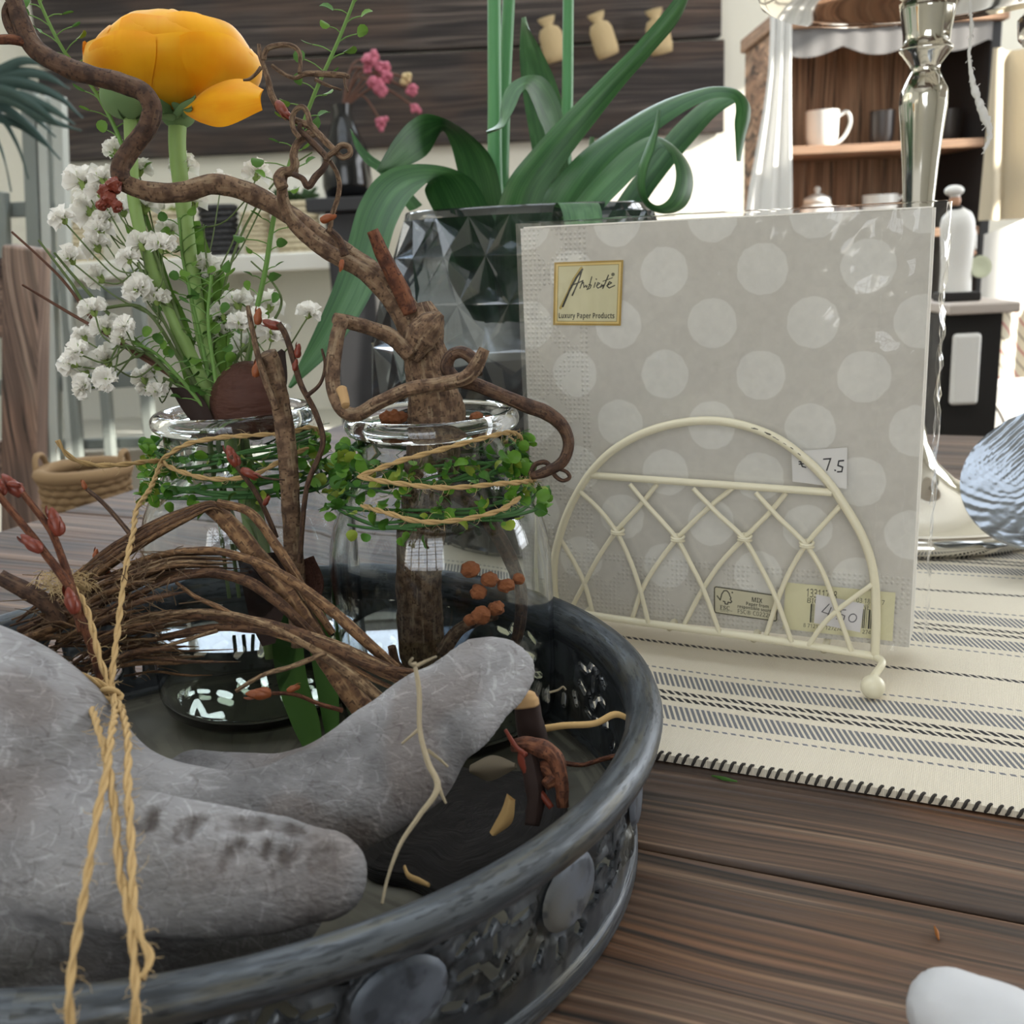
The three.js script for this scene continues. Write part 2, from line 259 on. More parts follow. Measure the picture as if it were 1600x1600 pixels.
{
  M.cloth = std({ map: runnerTex, roughness: 0.95, bumpMap: runnerBump, bumpScale: 0.00025 });
  M.stitch = std({ color: 0x383430, roughness: 0.9 });
  const v0 = 0.338, v1 = 0.755, u0 = -0.30, u1 = 1.3, at = UV2W(0.2, 0.55, 0.001);
  const t = thing('table_runner', 'cream woven table runner with grey and black stripes and black stitched edge', 'table runner', at);
  const hgt = (u, v) => 0.0024 + 0.0006 * Math.sin(u * 37 + v * 11) * Math.sin(v * 23 + 1) + 0.0007 * sstep(0.02, 0, Math.abs(v - v0 - 0.004));
  const top = grid(190, 60, (s, k) => { const u = lerp(u0, u1, s), v = lerp(v0, v1, k); return UV2W(u, v, hgt(u, v)); }, (s, k) => [lerp(u0, u1, s) / 0.0558, (lerp(v0, v1, k) - 0.3898 + RP / 2) / RP]);
  const skirt = (pts) => grid(pts.length - 1, 1, (s, k) => { const p = pts[Math.round(s * (pts.length - 1))].clone(); p.y = k ? p.y : 0.0004; return p; }, (s, k) => [s * 30, 0.2]);
  const line = (fn, n) => Array.from({ length: n + 1 }, (_, i) => fn(i / n));
  part(t, 'cloth', merge([top, skirt(line(s => UV2W(lerp(u0, u1, s), v0, hgt(lerp(u0, u1, s), v0)), 190)), skirt(line(s => UV2W(u0, lerp(v0, v1, s), hgt(u0, lerp(v0, v1, s))), 60)), skirt(line(s => UV2W(lerp(u0, u1, s), v1, hgt(lerp(u0, u1, s), v1)), 190))]), M.cloth);
  const st = []; const r = rng(9);
  for (const [v, sg] of [[v0, 1], [v1, -1]]) for (let u = u0 + 0.002; u < u1; u += 0.0033) { const j = (r() - 0.5) * 0.0005, y = hgt(u, v); st.push(limb([UV2W(u + j, v - 0.0004 * sg, 0.0008), UV2W(u + 0.0006 + j, v - 0.0007 * sg, y * 0.7), UV2W(u + 0.0012 + j, v + 0.0002 * sg, y + 0.0006), UV2W(u + 0.0019 + j, v + 0.0013 * sg, y + 0.0004)], [0.0005, 0.00062, 0.00062, 0.0004], { seg: 5, rs: 5 })); }
  const e = part(t, 'edge_stitching', merge(st), M.stitch, 'black overcast stitches'); e.userData.kind = 'stuff';
}

// ---------- napkin pack and its wire holder ----------
const NVF = 0.438, NU0 = -0.1885, NU1 = -0.0212, NY0 = 0.0155, NY1 = 0.1905, NT = 0.026;   // front face, in table axes
{
  const nw = NU1 - NU0, nh = NY1 - NY0;
  const emb = (x, y) => {                                                     // x, y metres on the face: embossed borders along the fold edges
    const b = Math.min(x, y) < 0.031 ? 1 : 0; if (!b) return 0;
    const e = Math.min(x, y), k = 0.0021, a = (x + y) / k, c = (x - y) / k, dot = Math.max(0, Math.cos(a * Math.PI) * Math.cos(c * Math.PI));
    const s = (x + y) / 0.024, t = (x - y) / 0.024, wv = Math.abs(s - Math.round(s)) < 0.17 || Math.abs(t - Math.round(t)) < 0.17;
    return (e < 0.008 || (e > 0.026 && e < 0.03) || wv) ? dot : 0;
  };
  const dotAt = (x, y) => { let best = 9; for (let j = -6; j <= 6; j++) { const yy = 0.1702 - NY0 + j * 0.02135, ox = -0.1243 - NU0 + (Math.abs(j) % 2) * 0.0203; const i = Math.round((x - ox) / 0.0406); best = Math.min(best, Math.hypot(x - ox - i * 0.0406, y - yy)); } return best; };
  const face = makeTex(1024, 1024, (u, v) => {
    const x = u * nw, y = v * nh, d = dotAt(x, y), fib = fbm(u, v, 60, 60, 3, 77) - 0.5, soft = fbm(u, v, 6, 6, 3, 79) - 0.5;
    let c = mixc([200, 196, 188], [218, 216, 210], 0.85 * sstep(0.0106, 0.0099, d + 0.0012 * fib)); const k = 1 + 0.05 * fib + 0.04 * soft; return [c[0] * k, c[1] * k, c[2] * k];
  });
  const bump = makeTex(1024, 1024, (u, v) => 255 * (0.35 + 0.55 * emb(u * nw, v * nh) + 0.1 * fbm(u, v, 90, 90, 2, 80)), false);
  M.napFace = std({ map: face, bumpMap: bump, bumpScale: 0.0006, roughness: 0.95 });
  M.napEdge = std({ color: 0xe6e2da, roughness: 0.95 });
  M.film = phy({ color: 0xffffff, transmission: 1, roughness: 0.06, thickness: 0, ior: 1.45 });
  const at = UV2W((NU0 + NU1) / 2, NVF + NT / 2, NY0);
  const t = thing('napkin_pack', 'clear film pack of stone coloured paper napkins with pale polka dots', 'napkins', at);
  // each folded napkin is a sheet with a rounded fold on one side
  const N = 10, th = NT / N, r = rng(31);
  for (let i = 0; i < N; i++) {
    const v0 = NVF + i * th, du = i ? (r() - 0.5) * 0.0022 : 0, dy = i ? (r() - 0.5) * 0.0018 : 0;
    const w = (s, k, d) => UV2W(lerp(NU0 + du, NU1 + du * 0.4, s), v0 + d + (i ? 0 : 0.0006 * Math.sin(s * 9) * Math.sin(k * 7)), lerp(NY0, NY1 + dy, k));
    const front = grid(24, 24, (s, k) => w(s, k, 0)), back = grid(1, 1, (s, k) => w(1 - s, k, th - 0.0005));
    const side = [grid(1, 1, (s, k) => w(0, k, s ? 0 : th - 0.0005)), grid(1, 1, (s, k) => w(1, k, s ? th - 0.0005 : 0)), grid(1, 1, (s, k) => w(s, 1, k ? th - 0.0005 : 0)), grid(1, 1, (s, k) => w(s, 0, k ? 0 : th - 0.0005))];
    if (i === 0) { const m = part(t, 'napkin', front, M.napFace); part(m, 'folded_edge', merge([back, ...side]), M.napEdge); }
    else part(t, 'napkin', merge([front, back, ...side]), M.napEdge);
  }
  // stickers and prints lie on the face at their real size
  const sheet = (name, q, tex, off, label, rough = 0.6) => { const c = q.map(p => onV(p[0], p[1], NVF - off)); part(t, name, grid(4, 4, (s, k) => c[3].clone().lerp(c[2], s).lerp(c[0].clone().lerp(c[1], s), k)), std({ map: tex, roughness: rough }), label); };
  const brand = canvasTex(512, 496, (x, w, h) => {
    x.fillStyle = '#cfc9a4'; x.fillRect(0, 0, w, h); x.strokeStyle = '#a9893f'; x.lineWidth = 14; x.strokeRect(8, 8, w - 16, h - 16); x.strokeStyle = '#dcc078'; x.lineWidth = 12; x.strokeRect(22, 22, w - 44, h - 44); x.strokeStyle = '#9c8447'; x.lineWidth = 5; x.strokeRect(32, 32, w - 64, h - 64);
    const S = (p, lw, col) => { x.strokeStyle = col; x.lineWidth = lw; x.lineCap = 'round'; x.lineJoin = 'round'; x.beginPath(); p.forEach((a, i) => i ? x.lineTo(a[0], a[1]) : x.moveTo(a[0], a[1])); x.stroke(); };
    const f = a => a.map(p => [(p[0] - 65) * 512 / 1130, (p[1] - 285) * 496 / 1095]);
    const k = '#171614';
    S(f([[185, 1080], [300, 830], [400, 580], [520, 395]]), 20, '#b09a55'); S(f([[225, 1050], [330, 780], [440, 560], [535, 420]]), 15, k); S(f([[535, 420], [480, 620], [380, 860]]), 11, k); S(f([[360, 690], [470, 650], [550, 610]]), 9, k);
    S(f([[550, 610], [505, 740]]), 8, k); S(f([[520, 680], [560, 640], [570, 730], [600, 690], [610, 730], [625, 700]]), 7, k); S(f([[695, 550], [660, 700], [620, 765], [670, 745], [690, 690], [650, 680]]), 7, k); S(f([[755, 650], [735, 730]]), 7, k); S(f([[768, 590], [772, 594]]), 9, k);
    S(f([[780, 705], [830, 665], [800, 650], [775, 710], [800, 745], [845, 720]]), 7, k); S(f([[860, 680], [845, 730], [885, 690], [880, 750]]), 7, k); S(f([[965, 530], [910, 680], [880, 750]]), 8, k); S(f([[880, 630], [960, 600], [1030, 575]]), 6, k); S(f([[955, 700], [1020, 660], [985, 640], [945, 710], [985, 745], [1070, 705]]), 8, k);
    x.fillStyle = '#5b5a48'; x.beginPath(); x.arc((1037 - 65) * 0.453, (520 - 285) * 0.453, 13, 0, 7); x.fill();
    x.fillStyle = '#26251f'; x.font = 'bold 58px sans-serif'; x.save(); x.translate(40, 440); const tw = x.measureText('Luxury Paper Products').width; x.scale(424 / tw, 1); x.fillText('Luxury Paper Products', 0, 0); x.restore();
  });
  sheet('brand_label', [[866, 410], [974, 406], [970, 509], [864, 508]], brand, 0.0008, 'gold framed cream label with black script');
  const fit = (x, str, a, b, y, font) => { x.font = font; x.save(); x.translate(a, y); x.scale((b - a) / x.measureText(str).width, 1); x.fillText(str, 0, 0); x.restore(); };
  const fsc = canvasTex(640, 272, (x, w, h) => {
    x.fillStyle = '#c6c0a6'; x.fillRect(0, 0, w, h); x.strokeStyle = '#191814'; x.lineWidth = 10; x.beginPath(); x.roundRect ? x.roundRect(7, 7, w - 14, h - 14, 22) : x.rect(7, 7, w - 14, h - 14); x.stroke();
    x.lineWidth = 11; x.lineJoin = 'round'; x.beginPath(); [[32, 92], [66, 132], [82, 70], [104, 34], [134, 30], [156, 52], [164, 76], [176, 96], [168, 110], [184, 132], [170, 146], [146, 142], [142, 164], [116, 164], [114, 142], [92, 140]].forEach((p, i) => i ? x.lineTo(...p) : x.moveTo(...p)); x.stroke();
    x.fillStyle = '#191814'; x.beginPath(); x.arc(188, 40, 8, 0, 7); x.fill(); x.font = 'bold 54px serif'; x.fillText('FSC', 62, 222); x.font = '15px sans-serif'; x.fillText('www.fsc.org', 66, 244); x.fillRect(62, 226, 130, 3);
    fit(x, 'MIX', 380, 490, 104, 'bold 66px sans-serif'); fit(x, 'Paper from', 325, 555, 146, 'bold 48px sans-serif'); fit(x, 'responsible sources', 240, 622, 184, 'bold 44px sans-serif'); fit(x, 'FSC\u00ae C022263', 240, 618, 238, '58px sans-serif');
  });
  const c6 = crop(820, 620, 2.5806);
  sheet('certificate_print', c6([[762, 762], [1020, 800], [1018, 908], [762, 872]]), fsc, 0.0008, 'black framed paper certificate mark');
  const code = canvasTex(768, 320, (x, w, h) => {
    x.fillStyle = '#d3ceaa'; x.fillRect(0, 0, w, h); x.fillStyle = '#2a2926'; fit(x, '13311708', 150, 372, 84, '78px sans-serif'); fit(x, 'BIG DOTS', 158, 400, 124, '48px sans-serif'); fit(x, '03 18 2017', 505, 700, 88, '44px sans-serif'); fit(x, 'STONE', 480, 600, 128, '46px sans-serif');
    const r = rng(4); for (let a = 190; a < 640;) { const b = 3 + Math.floor(r() * 3) * 4; x.fillRect(a, 128, b, 128); a += b + 4 + Math.floor(r() * 3) * 4; }
    x.font = '36px sans-serif'; x.fillText('8 712159 127274', 145, 292); x.fillText('274', 560, 292);
  });
  sheet('barcode_sticker', c6([[1052, 748], [1495, 790], [1482, 985], [1040, 935]]), code, 0.0008, 'pale yellow barcode sticker');
  const price = canvasTex(320, 200, (x, w, h) => {
    x.fillStyle = '#d9d6d8'; x.fillRect(0, 0, w, h); x.strokeStyle = '#35333f'; x.lineWidth = 6; x.lineCap = 'round'; const S = p => { x.beginPath(); p.forEach((a, i) => i ? x.lineTo(...a) : x.moveTo(...a)); x.stroke(); };
    S([[92, 50], [48, 112], [128, 122]]); S([[108, 70], [84, 150]]); S([[206, 66], [176, 72], [172, 100], [204, 108], [200, 136], [164, 146]]); x.beginPath(); x.ellipse(258, 112, 24, 30, 0.5, 0, 7); x.stroke(); S([[150, 140], [153, 141]]);
  });
  sheet('price_sticker', c6([[1175, 796], [1368, 835], [1352, 950], [1166, 912]]), price, 0.0012, 'white sticker with handwritten price 4.50');
  // film wrap: clings to the pack, crumpled pouch along the open side
  const cr = (a, b) => 0.0011 * (noise3(a * 16, b * 16, 1, 61) - 0.5) + 0.0014 * Math.pow(Math.abs(noise3(a * 34 + 7, b * 22, 2, 62) - 0.5) * 2, 3);
  const FU1 = NU1 + 0.0046, fy = 0.0022;
  const front = grid(70, 60, (s, k) => { const u = lerp(NU0 - 0.0012, FU1, s), y = lerp(NY0 - 0.0008, NY1 + fy, k), loose = sstep(0.62, 1, s), bulge = sstep(NU1 - 0.004, FU1, u) * 0.006; return UV2W(u, NVF - 0.0021 - 0.0004 - cr(u * 9, y * 9) * (0.25 + 1.1 * loose) + bulge + 0.0008 * Math.sin(k * 5) * loose, y); });
  const back = grid(20, 20, (s, k) => UV2W(lerp(NU0 - 0.0012, FU1, s), NVF + NT + 0.0012 - 0.009 * sstep(0.93, 1, s), lerp(NY0 - 0.0008, NY1 + fy, k)));
  const sideR = grid(14, 60, (s, k) => { const y = lerp(NY0 - 0.0008, NY1 + fy, k); return UV2W(FU1 + 0.0012 * Math.sin(s * 3.14) + 0.0026 * (noise3(s * 5, y * 160, 4, 63) - 0.5), lerp(NVF + 0.0035, NVF + NT - 0.007, s), y); });
  const sideL = grid(4, 20, (s, k) => UV2W(NU0 - 0.0013, lerp(NVF - 0.002, NVF + NT + 0.001, s), lerp(NY0 - 0.0008, NY1 + fy, k)));
  const topF = grid(40, 5, (s, k) => UV2W(lerp(NU0 - 0.0012, FU1, s), lerp(NVF - 0.002, NVF + NT + 0.001, k), NY1 + fy + 0.0008 * Math.sin(k * 3.14) + 0.0006 * (noise3(s * 12, k * 3, 1, 64) - 0.5)));
  part(t, 'film_wrap', merge([front, back, sideR, sideL, topF]), M.film, 'clear crinkled plastic film');
  // welded seam of the film: a fine raised line of beads
  const seam = []; const rs = rng(77); for (let y = NY0 + 0.012; y < NY1; y += 0.0019) { if (rs() < 0.25) continue; const p = onV(lerp(1404, 1376, (NY1 - y) / (NY1 - NY0)), 0, NVF); const a = UV2W(lerp(-0.0385, -0.0350, (NY1 - y) / (NY1 - NY0)) + (rs() - 0.5) * 0.0006, NVF - 0.0034, y); seam.push(new THREE.SphereGeometry(0.00035 + rs() * 0.0003, 5, 4).scale(1, 1.9, 0.6).translate(a.x, a.y, a.z)); }
  part(t, 'film_seam', merge(seam), M.film, 'welded seam of the film').userData.kind = 'stuff';
}
{
  M.cream = std({ color: 0xe3dcc2, roughness: 0.32 });
  M.creamWorn = std({ color: 0x5e5a50, roughness: 0.7 });
  const PV = 0.4295, BV = NVF + NT + 0.0085, c6 = crop(820, 620, 2.5806), on = (a, v = PV) => c6(a).map(p => onV(p[0], p[1], v));
  const shift = (pts, dv) => pts.map(p => p.clone().addScaledVector(NV, dv));
  const at = UV2W(-0.105, NVF, 0);
  const t = thing('napkin_holder', 'cream wire napkin holder with arched trellis panels around the napkin pack', 'napkin holder', at);
  const archPts = on([[128, 850], [117, 760], [122, 640], [150, 530], [190, 430], [262, 310], [350, 220], [470, 150], [600, 110], [740, 96], [880, 115], [1020, 170], [1130, 250], [1220, 340], [1290, 440], [1352, 545], [1393, 650], [1411, 750], [1416, 900], [1412, 1046]]);
  const bottom = on([[128, 850], [270, 880], [640, 932], [970, 976], [1230, 1016], [1412, 1046]]), cross = on([[272, 317], [1238, 386]]);
  const wires = [[[225, 380], [300, 450], [370, 540], [420, 640], [460, 750], [500, 908]], [[530, 355], [470, 430], [370, 540], [300, 640], [240, 750], [185, 855]], [[425, 350], [500, 440], [615, 570], [670, 670], [720, 770], [787, 948]], [[837, 370], [750, 440], [615, 570], [530, 680], [470, 780], [432, 895]],
    [[680, 368], [780, 470], [885, 570], [950, 680], [1010, 800], [1077, 985]], [[1052, 390], [985, 470], [885, 570], [790, 670], [715, 780], [636, 930]], [[932, 385], [1020, 480], [1135, 595], [1200, 700], [1250, 830], [1318, 1022]], [[1272, 440], [1200, 520], [1135, 595], [1060, 720], [1015, 830], [968, 975]], [[1400, 755], [1260, 860], [1200, 920], [1145, 1000]], [[130, 560], [190, 660], [235, 750], [272, 878]]].map(w => on(w));
  const knots = on([[375, 545], [617, 572], [887, 570], [1137, 597]]);
  for (const [dv, nm] of [[0, 'arch_frame'], [BV - PV, 'arch_frame']]) {
    part(t, nm, limb(shift(archPts, dv), 0.0018, { seg: 90, rs: 10 }), M.cream);
    part(t, 'bottom_bar', limb(shift(bottom, dv), 0.0017, { seg: 30, rs: 10 }), M.cream);
    part(t, 'cross_bar', limb(shift(cross, dv), 0.0016, { seg: 4, rs: 10 }), M.cream);
    wires.forEach((w, i) => part(t, 'trellis_wire', limb(shift(w, dv + (i % 2 ? 0.0011 : -0.0008)), 0.00105, { seg: 24, rs: 8 }), M.cream));
    for (const k of shift(knots, dv)) { const g = []; for (const s of [-1, 1]) g.push(new THREE.TorusGeometry(0.0026, 0.00062, 6, 18).rotateX(Math.PI / 2 + 0.18 * s).rotateY(-TH).translate(k.x, k.y + 0.0008 * s, k.z)); part(t, 'tie_ring', merge(g), M.cream); }
  }
  // bars under the napkins join the two panels
  for (const s of [0.16, 0.37, 0.57, 0.78]) { const a = new THREE.CatmullRomCurve3(bottom).getPoint(s), b = a.clone().addScaledVector(NV, BV - PV); part(t, 'floor_bar', limb([a.clone().setY(a.y - 0.001), b.clone().setY(b.y - 0.001)], 0.0016, { seg: 2, rs: 8 }), M.cream); }
  const corner = [bottom[0], bottom[5]];
  for (const [i, sgn] of [[0, -1], [1, 1]]) for (const back of [0, 1]) {
    const c = corner[i].clone().addScaledVector(NV, back ? BV - PV : 0), ft = back ? c.clone().addScaledVector(NV, 0.02).setY(0.0075) : (i ? G(1363, 1090, 0.0028).setY(0.0075) : c.clone().addScaledVector(NV, -0.012).setY(0.0075));
    const mid = c.clone().lerp(ft, 0.25).addScaledVector(V3(CU, 0, SU), 0.003 * (i ? 1 : -1)).setY(c.y - 0.0006);
    const leg = part(t, 'foot_leg', limb([c, mid, c.clone().lerp(ft, 0.7), ft], 0.0016, { seg: 16, rs: 9 }), M.cream);
    part(leg, 'ball_foot', new THREE.SphereGeometry(0.0048, 24, 16).translate(ft.x, ft.y, ft.z), M.cream, 'round cream ball foot');
  }
  // chips in the paint along the arch
  const r = rng(12), chips = []; const ac = new THREE.CatmullRomCurve3(archPts, false, 'centripetal'); for (let i = 0; i < 12; i++) { const s = 0.53 + 0.05 * r() + (i > 8 ? 0.06 : 0), p = ac.getPoint(s), tan = ac.getTangent(s); const g = new THREE.SphereGeometry(0.0005, 6, 4); g.scale(2.2 + r() * 2, 0.5, 0.6).applyQuaternion(new THREE.Quaternion().setFromUnitVectors(V3(1, 0, 0), tan)); const o = p.clone().addScaledVector(NV, -0.0015).add(V3(0, 0.0009 * (r() - 0.1), 0)); chips.push(g.translate(o.x, o.y, o.z)); }
  part(t, 'paint_chips', merge(chips), M.creamWorn, 'dark chips in the cream paint').userData.kind = 'stuff';
  const tag = canvasTex(256, 160, (x, w, h) => { x.fillStyle = '#d6d4d2'; x.fillRect(0, 0, w, h); x.strokeStyle = '#2c2c30'; x.lineWidth = 6; x.lineCap = 'round'; const S = p => { x.beginPath(); p.forEach((a, i) => i ? x.lineTo(...a) : x.moveTo(...a)); x.stroke(); }; S([[66, 36], [50, 38], [42, 58], [48, 78], [64, 82]]); S([[34, 54], [62, 52]]); S([[34, 66], [60, 64]]); S([[148, 44], [180, 42], [162, 92]]); S([[200, 90], [203, 91]]); S([[240, 50], [218, 52], [214, 70], [236, 76], [232, 94], [212, 96]]); });
  const q = on([[1075, 222], [1300, 205], [1298, 372], [1080, 342]], PV + 0.0026);
  const tg = grid(6, 4, (s, k) => q[3].clone().lerp(q[2], s).lerp(q[0].clone().lerp(q[1], s), k).addScaledVector(NV, 0.0006 * Math.sin(s * 3)));
  single('price_tag', 'small white paper tag with handwritten euro price tucked behind wire arch', 'price tag', tg, std({ map: tag, roughness: 0.8 }), q[3].clone());
}

// ---------- zinc tray ----------
const TC = V3(-0.097, 0, -0.306), TR = 0.1305, RIMH = 0.052;
{
  const zc = makeTex(512, 512, (u, v) => { const a = fbm(u, v, 8, 8, 5, 301), b = fbm(u, v, 26, 20, 3, 305); let c = mixc([84, 88, 92], [122, 126, 130], sstep(0.3, 0.7, a)); c = mixc(c, [112, 106, 90], 0.7 * sstep(0.5, 0.75, fbm(u, v, 5, 6, 3, 311))); c = mixc(c, [58, 60, 62], 0.6 * sstep(0.6, 0.78, b)); return c; });
  const zr = makeTex(256, 256, (u, v) => 255 * (0.42 + 0.35 * fbm(u, v, 9, 9, 4, 321)), false);
  zc.repeat.set(1 / 0.1, 1 / 0.1); zr.repeat.set(1 / 0.1, 1 / 0.1);
  M.zinc = std({ map: zc, color: 0xc2c6cb, roughnessMap: zr, roughness: 0.8, metalness: 0.5, bumpMap: zr, bumpScale: 0.0006 });
  M.medal = std({ map: zc, color: 0xe8f0ff, roughness: 0.5, metalness: 0.4, bumpMap: zr, bumpScale: 0.0008 });
  const t = thing('zinc_tray', 'round grey zinc tray with pierced floral wall and rolled rim', 'tray', TC.clone());
  const metreUV = (g, R) => { const uv = g.attributes.uv; let l = 0; for (let i = 0; i < uv.count; i++) uv.setXY(i, uv.getX(i) * 2 * Math.PI * R, uv.getY(i) * 0.3); return g; };
  const fc = makeTex(512, 512, (u, v) => { const a = fbm(u, v, 7, 7, 5, 331), b = fbm(u, v, 40, 6, 3, 335); return mixc(mixc([86, 84, 75], [116, 113, 101], sstep(0.3, 0.7, a)), [70, 67, 59], 0.5 * sstep(0.55, 0.75, b)); }); fc.repeat.set(1 / 0.12, 1 / 0.12);
  M.trayFloor = std({ map: fc, roughness: 0.7, metalness: 0.25 });
  part(t, 'floor_plate', metreUV(lathe([[0, 0.0012], [TR - 0.004, 0.0012], [TR - 0.001, 0.003], [TR - 0.001, 0.0045], [TR - 0.004, 0.0042], [TR - 0.012, 0.0036], [0, 0.0036]], 120, TC), 0.06), M.trayFloor);
  // rolled rim
  const rp = []; for (let i = 0; i <= 18; i++) { const a = lerp(-2.9, 1.9, i / 18); rp.push([0.1355 + 0.0045 * Math.sin(a) * 1.1, 0.0487 + 0.0040 * Math.cos(a)]); }
  const rim = [[0.1300, 0.0395], [0.1296, 0.0425], [0.1290, 0.0450], [0.1297, 0.0486], [0.1318, 0.0512], [0.1345, 0.0526], [0.1372, 0.0522], [0.1392, 0.0505], [0.1402, 0.0478], [0.1396, 0.0450], [0.1376, 0.0432], [0.1350, 0.0430], [0.1330, 0.0424], [0.1320, 0.0395], [0.1300, 0.0395]];
  part(t, 'rim', metreUV(lathe(rim, 180, TC), 0.136), M.zinc, 'rolled grey metal rim');
  part(t, 'base_ring', metreUV(lathe([[0.1285, 0.0], [0.1308, 0.0], [0.1322, 0.0015], [0.1322, 0.0055], [0.1312, 0.0075], [0.1296, 0.0075], [0.1285, 0.0]], 150, TC), 0.131), M.zinc);
  // pierced wall: sheet with true holes, one unit per medallion
  const unit = Math.PI * 2 / 16, az0 = 31.2 * Math.PI / 180, uw = unit * TR;
  const seg = (x, y, ax, ay, bx2, by2) => { const dx = bx2 - ax, dy = by2 - ay, h = clamp(((x - ax) * dx + (y - ay) * dy) / (dx * dx + dy * dy)); return Math.hypot(x - ax - dx * h, y - ay - dy * h); };
  const ov = (x, y) => Math.hypot(x / 0.0118, y / 0.0097);
  const slots = []; for (let i = 0; i < 12; i++) { const a = (i + 0.5) / 12 * Math.PI * 2, r0 = 1.34, r1 = 1.70; slots.push([Math.cos(a) * 0.0118 * r0, Math.sin(a) * 0.0097 * r0, Math.cos(a + 0.08) * 0.0118 * r1, Math.sin(a + 0.08) * 0.0097 * r1, 0.00155]); }
  for (const s of [-1, 1]) for (const q of [-1, 1]) { slots.push([s * 0.0225, q * 0.0045, s * 0.0250, q * 0.0085, 0.0014], [s * 0.0200, q * 0.0120, s * 0.0240, q * 0.0128, 0.0012]); }
  slots.push([-0.0257, -0.0022, -0.0257, 0.0022, 0.0013], [0.0257, -0.0022, 0.0257, 0.0022, 0.0013]);
  const f = (a, y) => { let k = (a - az0) / unit; k -= Math.round(k); const x = k * uw, yy = y - 0.0305; let d = 1; for (const s of slots) d = Math.min(d, seg(x, yy, s[0], s[1], s[2], s[3]) - s[4]); return d; };
  const relief = (a, y) => { let k = (a - az0) / unit; k -= Math.round(k); const x = k * uw, yy = y - 0.0305, o = ov(x, yy); let e = 0; e += 0.0014 * sstep(1.22, 1.12, Math.abs(o - 1.1) < 0.5 ? o : 9) * 0; const d = f(a, y); e += 0.0012 * Math.exp(-Math.pow((d - 0.0007) / 0.0006, 2)); e -= 0.0012 * Math.exp(-Math.pow((o - 1.08) / 0.06, 2)); e += 0.0004 * (noise3(x * 300 + 9, yy * 300, 3, 8) - 0.5) * sstep(1.2, 1.5, o); return e; };
  const NA = 720, NY = 28, y0 = 0.006, y1 = 0.0408, pos = [], idx = [], uv = [];
  const vert = (a, y, off) => { const rr = TR + 0.0006 + lerp(-0.0004, 0.0012, (y - y0) / (y1 - y0)) + off; pos.push(TC.x + Math.sin(a) * rr, y, TC.z + Math.cos(a) * rr); uv.push(a * TR, y); return pos.length / 3 - 1; };
  for (let i = 0; i < NA; i++) for (let j = 0; j < NY; j++) {
    const q = [[i, j], [i + 1, j], [i + 1, j + 1], [i, j + 1]].map(([p, r]) => { const a = p / NA * Math.PI * 2, y = lerp(y0, y1, r / NY); return { a, y, d: f(a, y) }; });
    let poly = [], cut = [];
    for (let k = 0; k < 4; k++) { const A = q[k], B = q[(k + 1) % 4]; if (A.d > 0) poly.push(A); if ((A.d > 0) !== (B.d > 0)) { const h = A.d / (A.d - B.d), N = { a: lerp(A.a, B.a, h), y: lerp(A.y, B.y, h) }; poly.push(N); cut.push(N); } }
    if (poly.length < 3) continue;
    const o = poly.map(p => vert(p.a, p.y, relief(p.a, p.y))), n = poly.map(p => vert(p.a, p.y, -0.0009 + 0.8 * relief(p.a, p.y)));
    for (let k = 1; k < poly.length - 1; k++) { idx.push(o[0], o[k], o[k + 1]); idx.push(n[0], n[k + 1], n[k]); }
    if (cut.length === 2) { const a = vert(cut[0].a, cut[0].y, relief(cut[0].a, cut[0].y)), b = vert(cut[1].a, cut[1].y, relief(cut[1].a, cut[1].y)), c = vert(cut[0].a, cut[0].y, -0.0009), d = vert(cut[1].a, cut[1].y, -0.0009); idx.push(a, b, d, a, d, c); }
  }
  const g = new THREE.BufferGeometry(); g.setAttribute('position', new THREE.Float32BufferAttribute(pos, 3)); g.setAttribute('uv', new THREE.Float32BufferAttribute(uv, 2)); g.setIndex(idx);
  const w = mergeVertices(g, 1e-5); w.computeVertexNormals(); part(t, 'pierced_wall', w, M.zinc, 'embossed zinc wall with pierced openings');
  for (let k = 0; k < 16; k++) { const ac = az0 + k * unit; part(t, 'medallion', grid(20, 10, (s, q) => { const a = s * Math.PI * 2, rr = q, x = Math.cos(a) * 0.0114 * rr, y = 0.0305 + Math.sin(a) * 0.0094 * rr, R = TR + 0.0024 + 0.0014 * Math.sqrt(Math.max(0, 1 - Math.pow(rr, 6))); return V3(TC.x + Math.sin(ac + x / TR) * R, y, TC.z + Math.cos(ac + x / TR) * R); }, (s, q) => [Math.cos(s * 6.283) * q * 0.012 + k * 0.031, Math.sin(s * 6.283) * q * 0.01]), M.medal, 'smooth oval medallion'); }
}

